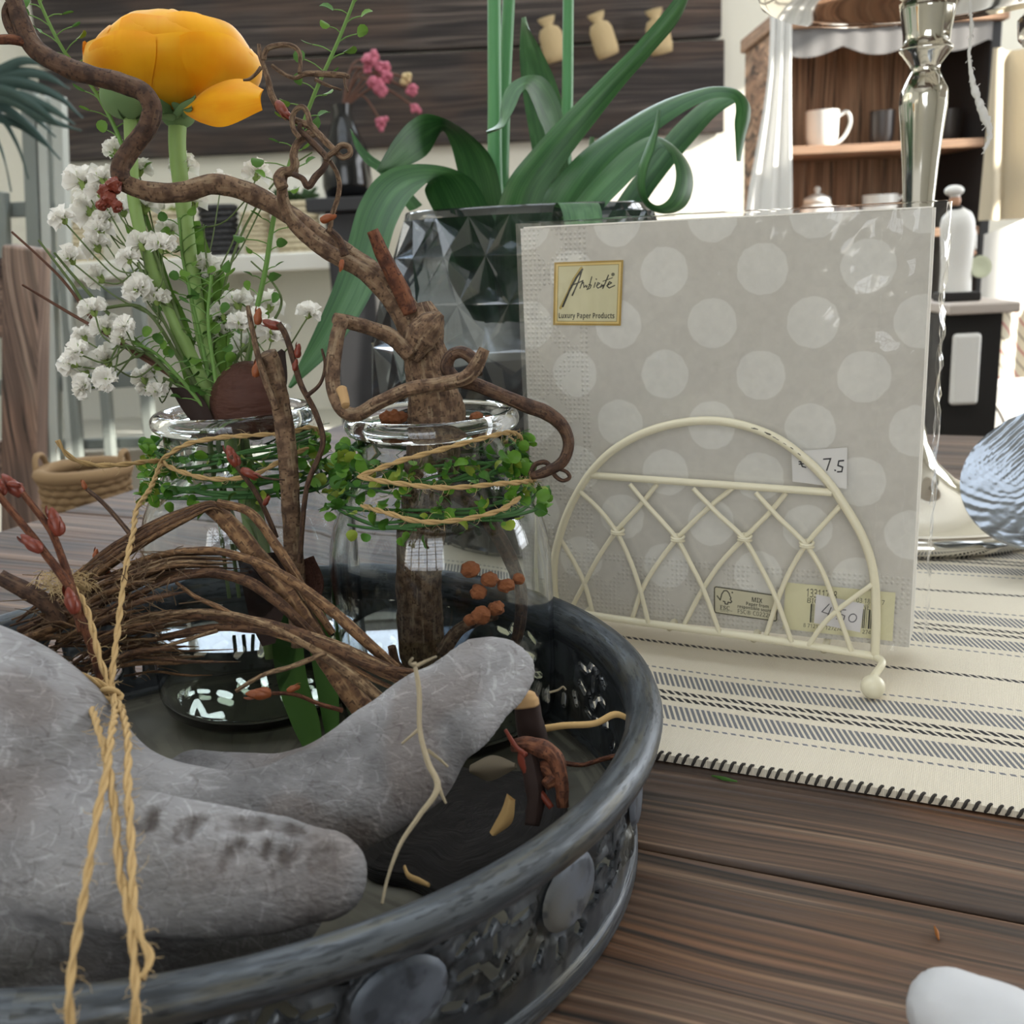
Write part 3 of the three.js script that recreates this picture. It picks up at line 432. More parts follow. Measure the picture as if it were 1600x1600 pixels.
// ---------- glass jars ----------
M.jarGlass = phy({ color: 0xf4f8f6, transmission: 1, roughness: 0.01, thickness: 0, ior: 1.5 });
M.solidGlass = phy({ color: 0xf2f6f8, transmission: 1, roughness: 0.01, thickness: 0.004, ior: 1.5 });
M.water = phy({ color: 0xf4f5ea, transmission: 1, roughness: 0.0, thickness: 0, ior: 1.33 });
function jar(name, label, at, level) {
  const t = thing(name, label, 'jar', at), y = 0.0042;
  const out = [[0.0, 0.0002], [0.026, 0.0002], [0.034, 0.0018], [0.0385, 0.0055], [0.0402, 0.011], [0.0408, 0.03], [0.0408, 0.055], [0.0405, 0.068], [0.0396, 0.076], [0.0376, 0.0835], [0.0345, 0.09], [0.031, 0.0955], [0.0285, 0.1], [0.0272, 0.105], [0.0268, 0.112], [0.0269, 0.1165]].map(p => [p[0], p[1] + y]);
  const inn = [[0.0269, 0.1165], [0.0252, 0.1165], [0.0251, 0.112], [0.0255, 0.105], [0.0268, 0.1], [0.0294, 0.0955], [0.033, 0.09], [0.0361, 0.0835], [0.038, 0.076], [0.0389, 0.068], [0.0392, 0.055], [0.0392, 0.03], [0.0386, 0.011], [0.0366, 0.0068], [0.032, 0.0046], [0.0, 0.0046]].map(p => [p[0], p[1] + y]);
  part(t, 'body', lathe([...out, ...inn].map(p => [p[0] * 1.02, p[1]]), 96, at), M.solidGlass);
  const rimP = []; for (let i = 0; i <= 20; i++) { const a = -i / 20 * Math.PI * 2 - Math.PI / 2; rimP.push([0.0283 + 0.0034 * Math.cos(a) * 0.98, 0.1195 + y + 0.0036 * Math.sin(a)]); }
  part(t, 'rim', lathe(rimP.reverse(), 72, at), M.solidGlass, 'thick rounded glass rim');
  if (level) { const w = [[0, 0.0044 + y], [0.032, 0.0044 + y], [0.0367, 0.0066 + y], [0.0388, 0.011 + y], [0.0394, 0.03 + y], [0.0394, level - 0.0006 + y], [0.0393, level + y], [0, level + y]]; part(t, 'water', lathe(w, 60, at), M.water, 'slightly cloudy water'); }
  return t;
}
const J1 = V3(-0.0275, 0, -0.379), J2 = V3(-0.1065, 0, -0.409);
jar('glass_jar', 'clear glass jar holding the thick twisted hazel trunk', J1, 0.0385);
jar('glass_jar', 'clear glass jar half full of water under the yellow flower', J2, 0.0375);

// ---------- faceted vase with tulip-like plant ----------
const VC = V3(0.0178, 0.0032, -0.662);
{
  const rows = [[0.2005, 0.0735, 0], [0.1965, 0.0752, 0.5], [0.1755, 0.0832, 0], [0.1500, 0.0930, 0.5], [0.1250, 0.1003, 0], [0.0850, 0.1020, 0.5], [0.0340, 0.0830, 0], [0.0, 0.0660, 0.5]], N = 20, tri = [], at = VC;
  const node = (r, k) => { const [y, R, o] = rows[r], a = (k + o) / N * Math.PI * 2; return V3(Math.sin(a) * R, y, Math.cos(a) * R).add(at); };
  const facet = (A, B, C) => { const c = A.clone().add(B).add(C).multiplyScalar(1 / 3), ax = c.clone().sub(at).setY(0).normalize(), dp = 0.30 * Math.min(A.distanceTo(B), 0.03); c.addScaledVector(ax, -dp); for (const [p, q] of [[A, B], [B, C], [C, A]]) tri.push([p, q, c]); };
  for (let r = 1; r < rows.length - 1; r++) for (let k = 0; k < N; k++) { const o = rows[r][2] ? 1 : 0; facet(node(r, k), node(r + 1, k - 1 + o), node(r + 1, k + o)); facet(node(r, k), node(r + 1, k + o), node(r, k + 1)); }
  const pos = []; for (const f of tri) for (const p of f) pos.push(p.x, p.y, p.z);
  const g = new THREE.BufferGeometry(); g.setAttribute('position', new THREE.Float32BufferAttribute(pos, 3)); g.computeVertexNormals(); g.setAttribute('uv', new THREE.Float32BufferAttribute(new Float32Array(pos.length / 3 * 2), 2));
  M.smoke = phy({ color: 0x9aa0a6, transmission: 0.95, roughness: 0.04, thickness: 0, ior: 1.75 });
  const t = thing('faceted_vase', 'smoky cut glass vase with diamond facets behind the napkin pack', 'vase', at.clone());
  part(t, 'body', g, M.smoke, 'smoky faceted glass body');
  part(t, 'rim', lathe([[0.0752, 0.1965], [0.0742, 0.2], [0.0732, 0.2012], [0.0715, 0.2012], [0.0714, 0.1965]], 40, at), M.smoke);
  part(t, 'base', lathe([[0, 0.0002], [0.066, 0.0002], [0.0665, 0.004], [0, 0.005]], 40, at), M.smoke);
  // plant
  const leafTex = makeTex(256, 256, (u, v) => { const l = fbm(u, v, 40, 2, 3, 401), p = fbm(u, v, 4, 6, 3, 405); let c = mixc([40, 88, 44], [70, 120, 62], sstep(0.25, 0.75, 0.5 * l + 0.5 * p)); return mixc(c, [120, 158, 122], 0.25 * sstep(0.55, 0.8, p)); });
  M.tulip = phy({ map: leafTex, roughness: 0.46, transmission: 0.22, thickness: 0, ior: 1.4, side: THREE.DoubleSide });
  M.stem = phy({ color: 0x4f8a55, roughness: 0.45 });
  M.soil = std({ color: 0x2a221c, roughness: 1 });
  const p = thing('tulip_plant', 'leafy green plant with long curling leaves growing in the faceted vase', 'plant', VC.clone().setY(0.02));
  part(p, 'soil', lathe([[0, 0.012], [0.05, 0.012], [0.066, 0.03], [0.08, 0.07], [0.088, 0.098], [0.06, 0.104], [0, 0.106]], 36, VC), M.soil);
  const leaf = (A, B, dA, dB = dA, o) => { if (A[0][1] >= 380) { A = [[lerp(A[0][0], 800, 0.4), 500], ...A]; B = [[lerp(B[0][0], 830, 0.4), 505], ...B]; } const da = Array.isArray(dA) ? dA : [dA, dA], db = Array.isArray(dB) ? dB : [dB, dB]; part(p, 'leaf', ribbon(tr(A, da[0], da[1]), tr(B, db[0], db[1]), o), M.tulip); };
  leaf([[790, 400], [768, 335], [742, 285], [705, 263], [640, 257], [595, 273], [562, 318], [542, 385], [520, 450], [490, 520], [450, 604]], [[710, 400], [680, 335], [664, 300], [668, 286], [655, 296], [637, 316], [618, 352], [600, 412], [575, 470], [530, 538], [456, 606]], [0.63, 0.50], [0.61, 0.5], { n: 60, cup: 0.1 });
  leaf([[800, 400], [788, 330], [770, 250], [740, 215], [700, 188], [665, 178], [640, 190], [620, 212], [602, 240], [588, 268]], [[745, 400], [730, 330], [716, 270], [703, 222], [692, 205], [672, 236], [662, 246], [648, 254], [628, 262], [600, 270]], [0.64, 0.56], [0.66, 0.57], { n: 50, cup: 0.08 });
  leaf([[547, 202], [556, 232], [572, 255], [592, 270], [640, 330]], [[548, 202], [566, 228], [582, 244], [602, 258], [660, 320]], 0.66, 0.66);
  leaf([[815, 28], [812, 80], [815, 130], [824, 190], [832, 240], [850, 400]], [[815, 28], [842, 72], [866, 122], [880, 168], [892, 230], [890, 400]], 0.69, 0.68, { cup: 0.18 });
  leaf([[890, 280], [880, 185], [868, 146], [850, 122], [830, 117], [806, 125], [790, 140], [783, 165], [779, 192], [760, 205]], [[850, 290], [852, 212], [842, 186], [832, 160], [822, 140], [814, 146], [806, 165], [796, 184], [786, 198], [760, 206]], [0.63, 0.57], [0.62, 0.56], { n: 50, cup: 0.06 });
  leaf([[770, 380], [790, 290], [830, 236], [880, 182], [940, 122], [1000, 62], [1058, -8], [1090, -60]], [[840, 380], [848, 312], [884, 252], [926, 196], [976, 132], [1018, 84], [1064, 26], [1092, -58]], [0.62, 0.55], [0.60, 0.56], { n: 50, cup: 0.16 });
  leaf([[820, 380], [842, 318], [900, 246], [960, 200], [1030, 160], [1080, 143], [1120, 137], [1150, 142], [1170, 160], [1173, 180], [1164, 215], [1152, 252]], [[900, 380], [924, 322], [962, 262], [1010, 217], [1050, 187], [1090, 163], [1122, 152], [1146, 156], [1150, 172], [1148, 190], [1149, 212], [1151, 252]], [0.62, 0.60], [0.60, 0.59], { n: 60, cup: 0.12 });
  leaf([[930, 380], [966, 312], [1012, 250], [1062, 190], [1112, 152], [1150, 148]], [[985, 380], [1004, 326], [1042, 270], [1084, 220], [1122, 178], [1152, 158]], 0.66, 0.65, { cup: 0.1 });
  leaf([[860, 380], [892, 325], [942, 266], [986, 227], [1020, 213], [1050, 226], [1076, 256], [1083, 290], [1071, 322], [1045, 334], [1014, 326], [997, 300], [996, 270], [1009, 230], [1024, 195], [1030, 174]], [[915, 380], [938, 332], [977, 290], [1012, 254], [1034, 230], [1046, 238], [1056, 266], [1053, 295], [1041, 315], [1026, 321], [1013, 312], [1008, 290], [1012, 262], [1022, 235], [1029, 200], [1032, 172]], [0.60, 0.565], [0.58, 0.555], { n: 80, cup: 0.05 });
  leaf([[862, 400], [864, 330], [870, 317], [878, 330], [884, 362]], [[930, 400], [928, 330], [934, 317], [940, 330], [942, 362]], [0.585, 0.545], [0.585, 0.545], { n: 24, cup: 0.03 });
  leaf([[700, 420], [740, 340], [800, 290], [850, 262]], [[760, 430], [800, 350], [840, 310], [856, 264]], 0.66, 0.65); leaf([[850, 420], [880, 330], [910, 270], [925, 215]], [[900, 420], [920, 340], [930, 280], [928, 214]], 0.68, 0.67);
  for (const [a, r, d] of [[[[790, 420], [775, 300], [773, 150], [772, 0], [770, -120]], 0.0042, 0.635], [[[785, 420], [784, 300], [788, 150], [795, 0], [800, -120]], 0.0040, 0.65], [[[872, 420], [880, 300], [886, 180], [888, 0], [890, -120]], 0.0036, 0.665]]) { const s = part(p, 'stem', limb(tr(a, d), [r * 1.25, r * 1.1, r, r * 0.95, r * 0.9], { seg: 24, rs: 12 }), M.stem, 'straight green flower stem'); const e = P(a[4][0], a[4][1], d); part(s, 'flower_bud', lathe([[0, -0.004], [0.006, 0], [0.0105, 0.012], [0.0095, 0.026], [0.004, 0.038], [0, 0.042]], 16, e), M.stem); }
}

// ---------- corkscrew hazel branch ----------
M.bark = std({ map: barkTex, bumpMap: barkBump, bumpScale: 0.0012, roughness: 0.85, color: 0xd8ccc0 });
M.barkDark = std({ map: barkTex, bumpMap: barkBump, bumpScale: 0.0008, roughness: 0.75, color: 0x9a8478 });
M.barkRed = std({ map: barkTex, bumpMap: barkBump, bumpScale: 0.0010, roughness: 0.8, color: 0xc08a70 });
M.bud = std({ color: 0x7a3626, roughness: 0.4 });
M.budTip = std({ color: 0x96532f, roughness: 0.45 });
M.cutWood = std({ color: 0xb79468, roughness: 0.9 });
M.rot = std({ color: 0x7a4a2c, roughness: 1 });
const c0 = crop(380, 0, 5.3333);
// a pointed bud of overlapping scales, base at the origin, along +y
const budGeo = (() => { const g = []; g.push(new THREE.LatheGeometry([[0, 0], [0.15, 0.05], [0.23, 0.3], [0.21, 0.6], [0.12, 0.85], [0, 1]].map(p => new THREE.Vector2(...p)), 9)); for (let k = 0; k < 5; k++) { const a = k * 2.4, b = 0.08 + k * 0.13; const s = grid(4, 4, (u, v) => { const th = (u - 0.5) * 2.1 * (1 - v * 0.75) + a, r = 0.24 * Math.sin(Math.PI * (0.25 + 0.55 * v)) + 0.025; return V3(Math.cos(th) * r * (1 - b * 0.35), b + v * 0.5, Math.sin(th) * r * (1 - b * 0.35)); }); g.push(s); } return merge(g); })();
const upTo = d => new THREE.Quaternion().setFromUnitVectors(V3(0, 1, 0), d.clone().normalize());
function addBud(parent, x, y, d, dir, len, mat = M.bud) { const v = P(x + dir[0], y + dir[1], d + (dir[2] || 0)).sub(P(x, y, d)); return place(parent, 'bud', budGeo, mat, P(x, y, d), upTo(v), len, 'pointed reddish brown bud'); }
{
  const base = V3(J1.x, 0.012, J1.z), t = thing('hazel_branch', 'thick twisted corkscrew hazel branch rising from jar and arching over', 'branch', base);
  const px = (n, d = 0.375) => n * d / FOCAL;
  const br = (name, a, d0, d1, r, o = {}, mat = M.bark) => part(t, name, limb(tr(a, d0, d1), (Array.isArray(r) ? r : [r]).length > 1 ? r.map(q => px(q)) : px(Array.isArray(r) ? r[0] : r), { rough: 0.09, freq: 190, rs: 10, seg: a.length * 7, ...o }), mat);
  const trunk = part(t, 'trunk', limb([V3(-0.038, 0.014, -0.376), V3(-0.037, 0.04, -0.377), V3(-0.035, 0.075, -0.378), P(680, 690, 0.381), P(682, 650, 0.380), P(672, 590, 0.379), P(662, 540, 0.378), P(662, 505, 0.377), P(655, 478, 0.377)], [37, 39, 38, 43, 46, 38, 33, 33, 22].map(q => px(q)), { rough: 0.11, freq: 150, rs: 22, seg: 70 }), M.bark);
  br('burl', [[640, 560], [655, 530], [675, 505], [690, 490]], 0.368, 0.366, [14, 26, 22, 6], { rs: 12, rough: 0.1 });
  // long limb over to the far side and its kinked end
  br('limb', [[668, 545], [640, 490], [600, 440], [545, 402], [490, 362], [440, 328], [385, 300], [335, 288], [280, 300], [225, 298], [190, 284]], 0.377, 0.352, [16, 20, 18, 17, 15, 15, 15, 15, 15, 14, 13], { rs: 12, seg: 90 });
  br('limb', [[190, 284], [188, 262], [205, 232], [230, 200], [238, 170], [226, 147], [182, 127], [135, 116], [88, 98], [50, 70], [33, 34], [20, -10], [10, -50]], 0.352, 0.338, [14, 14, 14, 14, 14, 14, 14, 14, 14, 14, 13, 12, 12], { rs: 12, seg: 90 }, M.barkDark);
  br('limb', [[650, 560], [618, 480], [575, 430], [510, 392], [462, 352], [444, 318], [440, 290], [444, 272], [462, 266]], 0.373, 0.352, [12, 14, 13, 12, 11, 9, 8, 7, 7], { rs: 10, seg: 70 });
  br('snag', [[640, 490], [625, 450], [602, 405], [582, 360]], 0.370, 0.362, [13, 13, 12, 9], { rs: 10 }, M.barkRed);
  br('snag', [[28, 60], [14, 40], [8, 20], [12, 5]], 0.342, 0.338, [8, 7, 5, 4], {}, M.barkDark); br('snag', [[45, 68], [20, 62], [-8, 62]], 0.341, 0.335, [7, 7, 6], {}, M.barkRed);
  // twisting shoots
  const sh = (a, d0, d1, r, mat = M.bark) => br('shoot', c0(a), d0, d1, r, { rs: 8, seg: a.length * 7, rough: 0.06, freq: 260 }, mat);
  sh([[330, 1570], [300, 1480], [330, 1430], [400, 1420], [430, 1380], [420, 1290], [450, 1200], [530, 1130], [600, 1100], [560, 1050], [480, 1020], [400, 985], [310, 910], [240, 800], [205, 660], [172, 550], [140, 460], [130, 370]], 0.352, 0.35, [9, 9, 7, 6, 7, 6, 6, 7, 6, 6, 5, 5, 5, 5, 4.5, 4, 3.5, 3]);
  sh([[172, 500], [178, 450], [205, 405], [260, 382], [400, 380], [465, 430], [475, 520], [470, 610]], 0.35, 0.347, [4, 4, 4, 4, 3.5, 3.5, 3, 3]); sh([[240, 545], [330, 610], [430, 650], [520, 615], [650, 615], [830, 628], [884, 640]], 0.35, 0.345, [3, 3, 3, 4, 4.5, 4.5, 3]); sh([[845, 650], [850, 710], [872, 765]], 0.345, 0.344, [2.5, 2, 1.5]); sh([[600, 660], [700, 710], [820, 750]], 0.346, 0.345, [3, 2.6, 1.6]); sh([[150, 560], [110, 610], [50, 660], [0, 668]], 0.35, 0.35, [3, 2.6, 2.4, 1.5]);
  sh([[470, 1150], [420, 1080], [408, 985], [440, 915], [490, 890], [532, 935], [562, 1040], [640, 1130], [760, 1250], [830, 1312], [890, 1282], [882, 1225], [820, 1212], [772, 1252], [700, 1310], [690, 1340]], 0.347, 0.343, [4, 4, 4, 4, 4, 4, 4.5, 5, 4.5, 4.5, 4.5, 4.5, 4.5, 4.5, 4, 3.5]);
  sh([[480, 1030], [470, 1070], [560, 1170], [640, 1250], [695, 1320], [670, 1400], [600, 1475], [540, 1555], [495, 1490], [410, 1450]], 0.35, 0.348, [4, 4, 5, 5, 5, 5, 5.5, 5, 4.5, 4], M.barkDark); sh([[720, 1340], [780, 1440], [802, 1540], [790, 1640], [740, 1800], [720, 1930]], 0.347, 0.356, [3.5, 3.5, 4, 4, 4, 4]); sh([[700, 1900], [800, 2000], [850, 2130]], 0.356, 0.36, [5, 6, 7], M.barkDark);
  br('limb', [[640, 555], [610, 525], [575, 512], [545, 503], [522, 497]], 0.364, 0.352, [12, 12, 11, 10, 8], { rs: 10 });
  br('limb', [[535, 497], [526, 530], [520, 575], [522, 612], [535, 640], [556, 648], [590, 630], [640, 608], [690, 600], [730, 588], [748, 565], [757, 545]], 0.353, 0.345, [10, 11, 11, 11, 11, 11, 11, 11, 11, 11, 10, 8], { rs: 12, seg: 90 });
  br('limb', [[745, 585], [742, 565], [722, 550], [704, 556], [698, 575], [712, 592], [745, 602], [790, 620], [828, 636], [855, 646], [880, 668], [888, 695], [878, 722], [850, 738], [830, 744]], 0.348, 0.362, [9, 9, 9, 9, 10, 10, 10, 10, 11, 11, 10, 9, 9, 8, 6], { rs: 10, seg: 90 }, M.barkDark);
  br('tendril', [[828, 742], [836, 726], [852, 722], [862, 732], [868, 744], [880, 751], [890, 746], [886, 738], [874, 734], [866, 738]], 0.362, 0.360, [4, 4, 4, 4, 3.5, 3, 3, 3, 2.5, 2], { rs: 7 }, M.barkDark);
  br('snag', [[533, 608], [538, 622], [540, 634]], 0.342, 0.338, [8, 7, 6], {}, M.cutWood);
  br('root', [[690, 1020], [715, 985], [745, 968], [775, 960]], 0.372, 0.366, [12, 10, 9, 7], {}); br('root', [[640, 1060], [620, 1040], [612, 1010]], 0.365, 0.36, [9, 8, 6], {}, M.barkDark); br('root', [[690, 760], [740, 790], [785, 850], [812, 930], [800, 1010], [760, 1060]], 0.385, 0.372, [10, 12, 12, 10, 8, 6], {}, M.barkDark);
  // rotten clumps hanging on the roots, buds
  const rc = rng(5); for (const [x, y, d, r] of [[735, 890, 0.352, 15], [765, 905, 0.352, 14], [748, 925, 0.352, 14], [790, 915, 0.354, 13], [752, 962, 0.35, 16], [775, 950, 0.352, 13], [810, 905, 0.356, 10], [735, 968, 0.352, 11], [610, 655, 0.37, 17], [625, 652, 0.372, 12], [745, 652, 0.371, 11], [765, 655, 0.373, 8]]) { const c = P(x, y, d), g = new THREE.IcosahedronGeometry(px(r, d), 3), p = g.attributes.position; for (let i = 0; i < p.count; i++) { const s = 1 + 0.5 * (noise3(p.getX(i) * 900 + x, p.getY(i) * 900, p.getZ(i) * 900, 3) - 0.5); p.setXYZ(i, p.getX(i) * s, p.getY(i) * s * 0.85, p.getZ(i) * s); } g.computeVertexNormals(); part(t, 'bark_clump', g.translate(c.x, c.y, c.z), M.rot, 'crumbly orange brown bark'); }
  addBud(t, 432, 158, 0.349, [14, 20], 0.0075); addBud(t, 428, 72, 0.349, [12, -2], 0.0032); addBud(t, 535, 405, 0.358, [-4, 22], 0.004, M.budTip); addBud(t, 500, 345, 0.354, [22, -8], 0.006, M.budTip); addBud(t, 872, 722, 0.36, [14, -4], 0.0035, M.budTip);
  for (const [x, y, r] of [[178, 290, 12], [165, 300, 11], [172, 312, 12], [160, 320, 9], [182, 322, 9]]) { const c = P(x, y, 0.348), g = new THREE.IcosahedronGeometry(px(r, 0.348), 2), p = g.attributes.position; for (let i = 0; i < p.count; i++) { const s = 1 + 0.7 * (noise3(p.getX(i) * 1200 + x, p.getY(i) * 1200, p.getZ(i) * 1200, 4) - 0.5); p.setXYZ(i, p.getX(i) * s, p.getY(i) * s, p.getZ(i) * s); } g.computeVertexNormals(); part(t, 'dry_catkin', g.translate(c.x, c.y, c.z), M.bud, 'withered brown catkin'); }
}

// ---------- yellow ranunculus, its bud ----------
M.stemPale = std({ color: 0x8aa860, roughness: 0.6 });
M.sepal = std({ color: 0x6f8c5c, roughness: 0.8 });
{
  const pt = makeTex(256, 256, (u, v) => { const a = fbm(u, v, 30, 2, 3, 501), b = fbm(u, v, 3, 3, 3, 503); return mixc(mixc([246, 172, 6], [255, 196, 22], sstep(0.3, 0.7, 0.15 * a + 0.85 * b)), [252, 200, 50], 0.3 * b); });
  M.petal = phy({ map: pt, roughness: 0.6, transmission: 0.35, thickness: 0, ior: 1.3 });
  const D = 0.398, base = P(278, 178, D), t = thing('ranunculus_flower', 'large yellow orange ranunculus flower with layered petals on pale green stem', 'flower', V3(J2.x, 0.05, J2.z));
  const up = V3(0.02, 1, -0.12).normalize(), sx = V3(1, 0, 0), q = new THREE.Quaternion().setFromUnitVectors(V3(0, 1, 0), up);
  const petal = (phi, wid, R, Hh, p0, p1, seed, drop = 0) => grid(22, 16, (s, v) => { const edge = Math.sqrt(Math.max(0, 1 - Math.pow(Math.abs(s - 0.5) * 2, 3.2) * v * v)), vv = v * (0.9 + 0.1 * edge); const th = phi + (s - 0.5) * wid * (0.35 + 0.65 * Math.sin(Math.min(1, vv * 1.3) * Math.PI / 2)), pol = lerp(p0, p1, vv), ruf = 1 + 0.035 * (noise3(s * 5 + seed, vv * 3, seed, 7) - 0.5) * 2 * v + 0.008 * Math.sin(s * 15 + seed) * v * v; return V3(Math.sin(pol) * Math.sin(th) * R * ruf, Hh * (1 - Math.cos(pol)) * ruf - drop * v * v, Math.sin(pol) * Math.cos(th) * R * ruf).applyQuaternion(q).add(base); });
  const r = rng(17);
  for (const [phi, w, R, H2, p1, sd] of [[0.3, 2.3, 0.0312, 0.0172, 1.74, 1], [-0.95, 2.1, 0.0318, 0.0170, 1.86, 2], [1.45, 2.2, 0.0322, 0.0174, 1.80, 3], [2.6, 2.3, 0.0312, 0.0176, 2.0, 4], [-2.2, 2.3, 0.0315, 0.0176, 1.95, 5]]) part(t, 'petal', petal(phi, w, R, H2, 0.1, p1, sd), M.petal);
  for (let k = 0; k < 5; k++) part(t, 'petal', petal(k * 1.257 + 0.75, 2.3, 0.0292, 0.0180, 0.3, 2.16 + 0.1 * r(), k + 9), M.petal);
  for (let k = 0; k < 5; k++) part(t, 'petal', petal(k * 1.257 + 0.1, 2.3, 0.0262, 0.0181, 0.5, 2.42 + 0.1 * r(), k + 20), M.petal);
  for (let k = 0; k < 4; k++) part(t, 'petal', petal(k * 1.57 + 0.5, 2.4, 0.020, 0.0178, 0.6, 2.75 + 0.1 * r(), k + 31), M.petal);
  for (let k = 0; k < 3; k++) part(t, 'petal', petal(k * 2.1, 2.6, 0.0135, 0.0172, 0.7, 3.0, k + 41), M.petal);
  part(t, 'petal', ribbon(tr([[288, 168], [330, 135], [375, 123], [412, 140]], D - 0.012, D - 0.030), tr([[292, 180], [315, 192], [350, 198], [410, 172]], D - 0.012, D - 0.032), { n: 24, m: 10, cup: 0.2, thick: 0.0003 }), M.petal, 'drooping outer petal');
  for (const [a, b, w] of [[[282, 172], [256, 126], 14], [[262, 172], [238, 136], 16], [[276, 176], [306, 150], 15], [[268, 178], [246, 178], 18], [[288, 176], [300, 168], 12]]) part(t, 'sepal', ribbon(tr([[a[0] - w * 0.5, a[1] + 4], [lerp(a[0], b[0], 0.5) - w * 0.7, lerp(a[1], b[1], 0.5)], b], D - 0.006, D - 0.019), tr([[a[0] + w * 0.5, a[1] + 4], [lerp(a[0], b[0], 0.5) + w * 0.7, lerp(a[1], b[1], 0.5)], b], D - 0.006, D - 0.019), { n: 12, cup: 0.2 }), M.sepal, 'pale green sepal');
  part(t, 'receptacle', new THREE.SphereGeometry(0.0062, 16, 12).scale(1, 0.7, 1).translate(base.x, base.y - 0.001, base.z), M.sepal);
  part(t, 'stem', limb([base, P(277, 230, D + 0.001), P(284, 300, D + 0.004), P(300, 420, D + 0.006), P(325, 560, D + 0.008), V3(-0.104, 0.115, -0.407), V3(-0.099, 0.07, -0.404), V3(-0.094, 0.025, -0.398)], [0.0034, 0.0033, 0.0031, 0.0028, 0.0026, 0.0025, 0.0024, 0.0024], { seg: 60, rs: 12 }), M.stemPale, 'pale green hairy stem');
  const bD = 0.384, bc = P(199, 150, bD), b = thing('ranunculus_bud', 'closed green ranunculus bud on pale stem below the yellow flower', 'flower bud', V3(J2.x - 0.004, 0.05, J2.z + 0.006));
  part(b, 'bud', new THREE.SphereGeometry(0.0086, 28, 20).scale(1.08, 0.92, 1).translate(bc.x, bc.y, bc.z), M.sepal, 'round green bud');
  for (let k = 0; k < 5; k++) { const phi = k * 1.256 + 0.4; part(b, 'sepal', grid(10, 10, (s, v) => { const th = phi + (s - 0.5) * 1.35 * Math.sin(Math.PI * (0.12 + 0.84 * v)), pol = 0.15 + 2.5 * v, R = 0.0090; return V3(Math.sin(pol) * Math.sin(th) * R * 1.08, -Math.cos(pol) * R * 0.95 + (v > 0.9 ? 0.001 : 0), Math.sin(pol) * Math.cos(th) * R).add(bc); }), M.sepal, 'pale green sepal'); }
  part(b, 'stem', limb([bc.clone().add(V3(0, -0.007, 0)), P(205, 235, bD + 0.004), P(212, 330, bD + 0.008), P(250, 450, bD + 0.014), P(310, 580, bD + 0.018), V3(-0.107, 0.112, -0.402), V3(-0.101, 0.07, -0.396), V3(-0.098, 0.03, -0.392)], 0.0024, { seg: 60, rs: 10 }), M.stemPale, 'pale green stem');
}

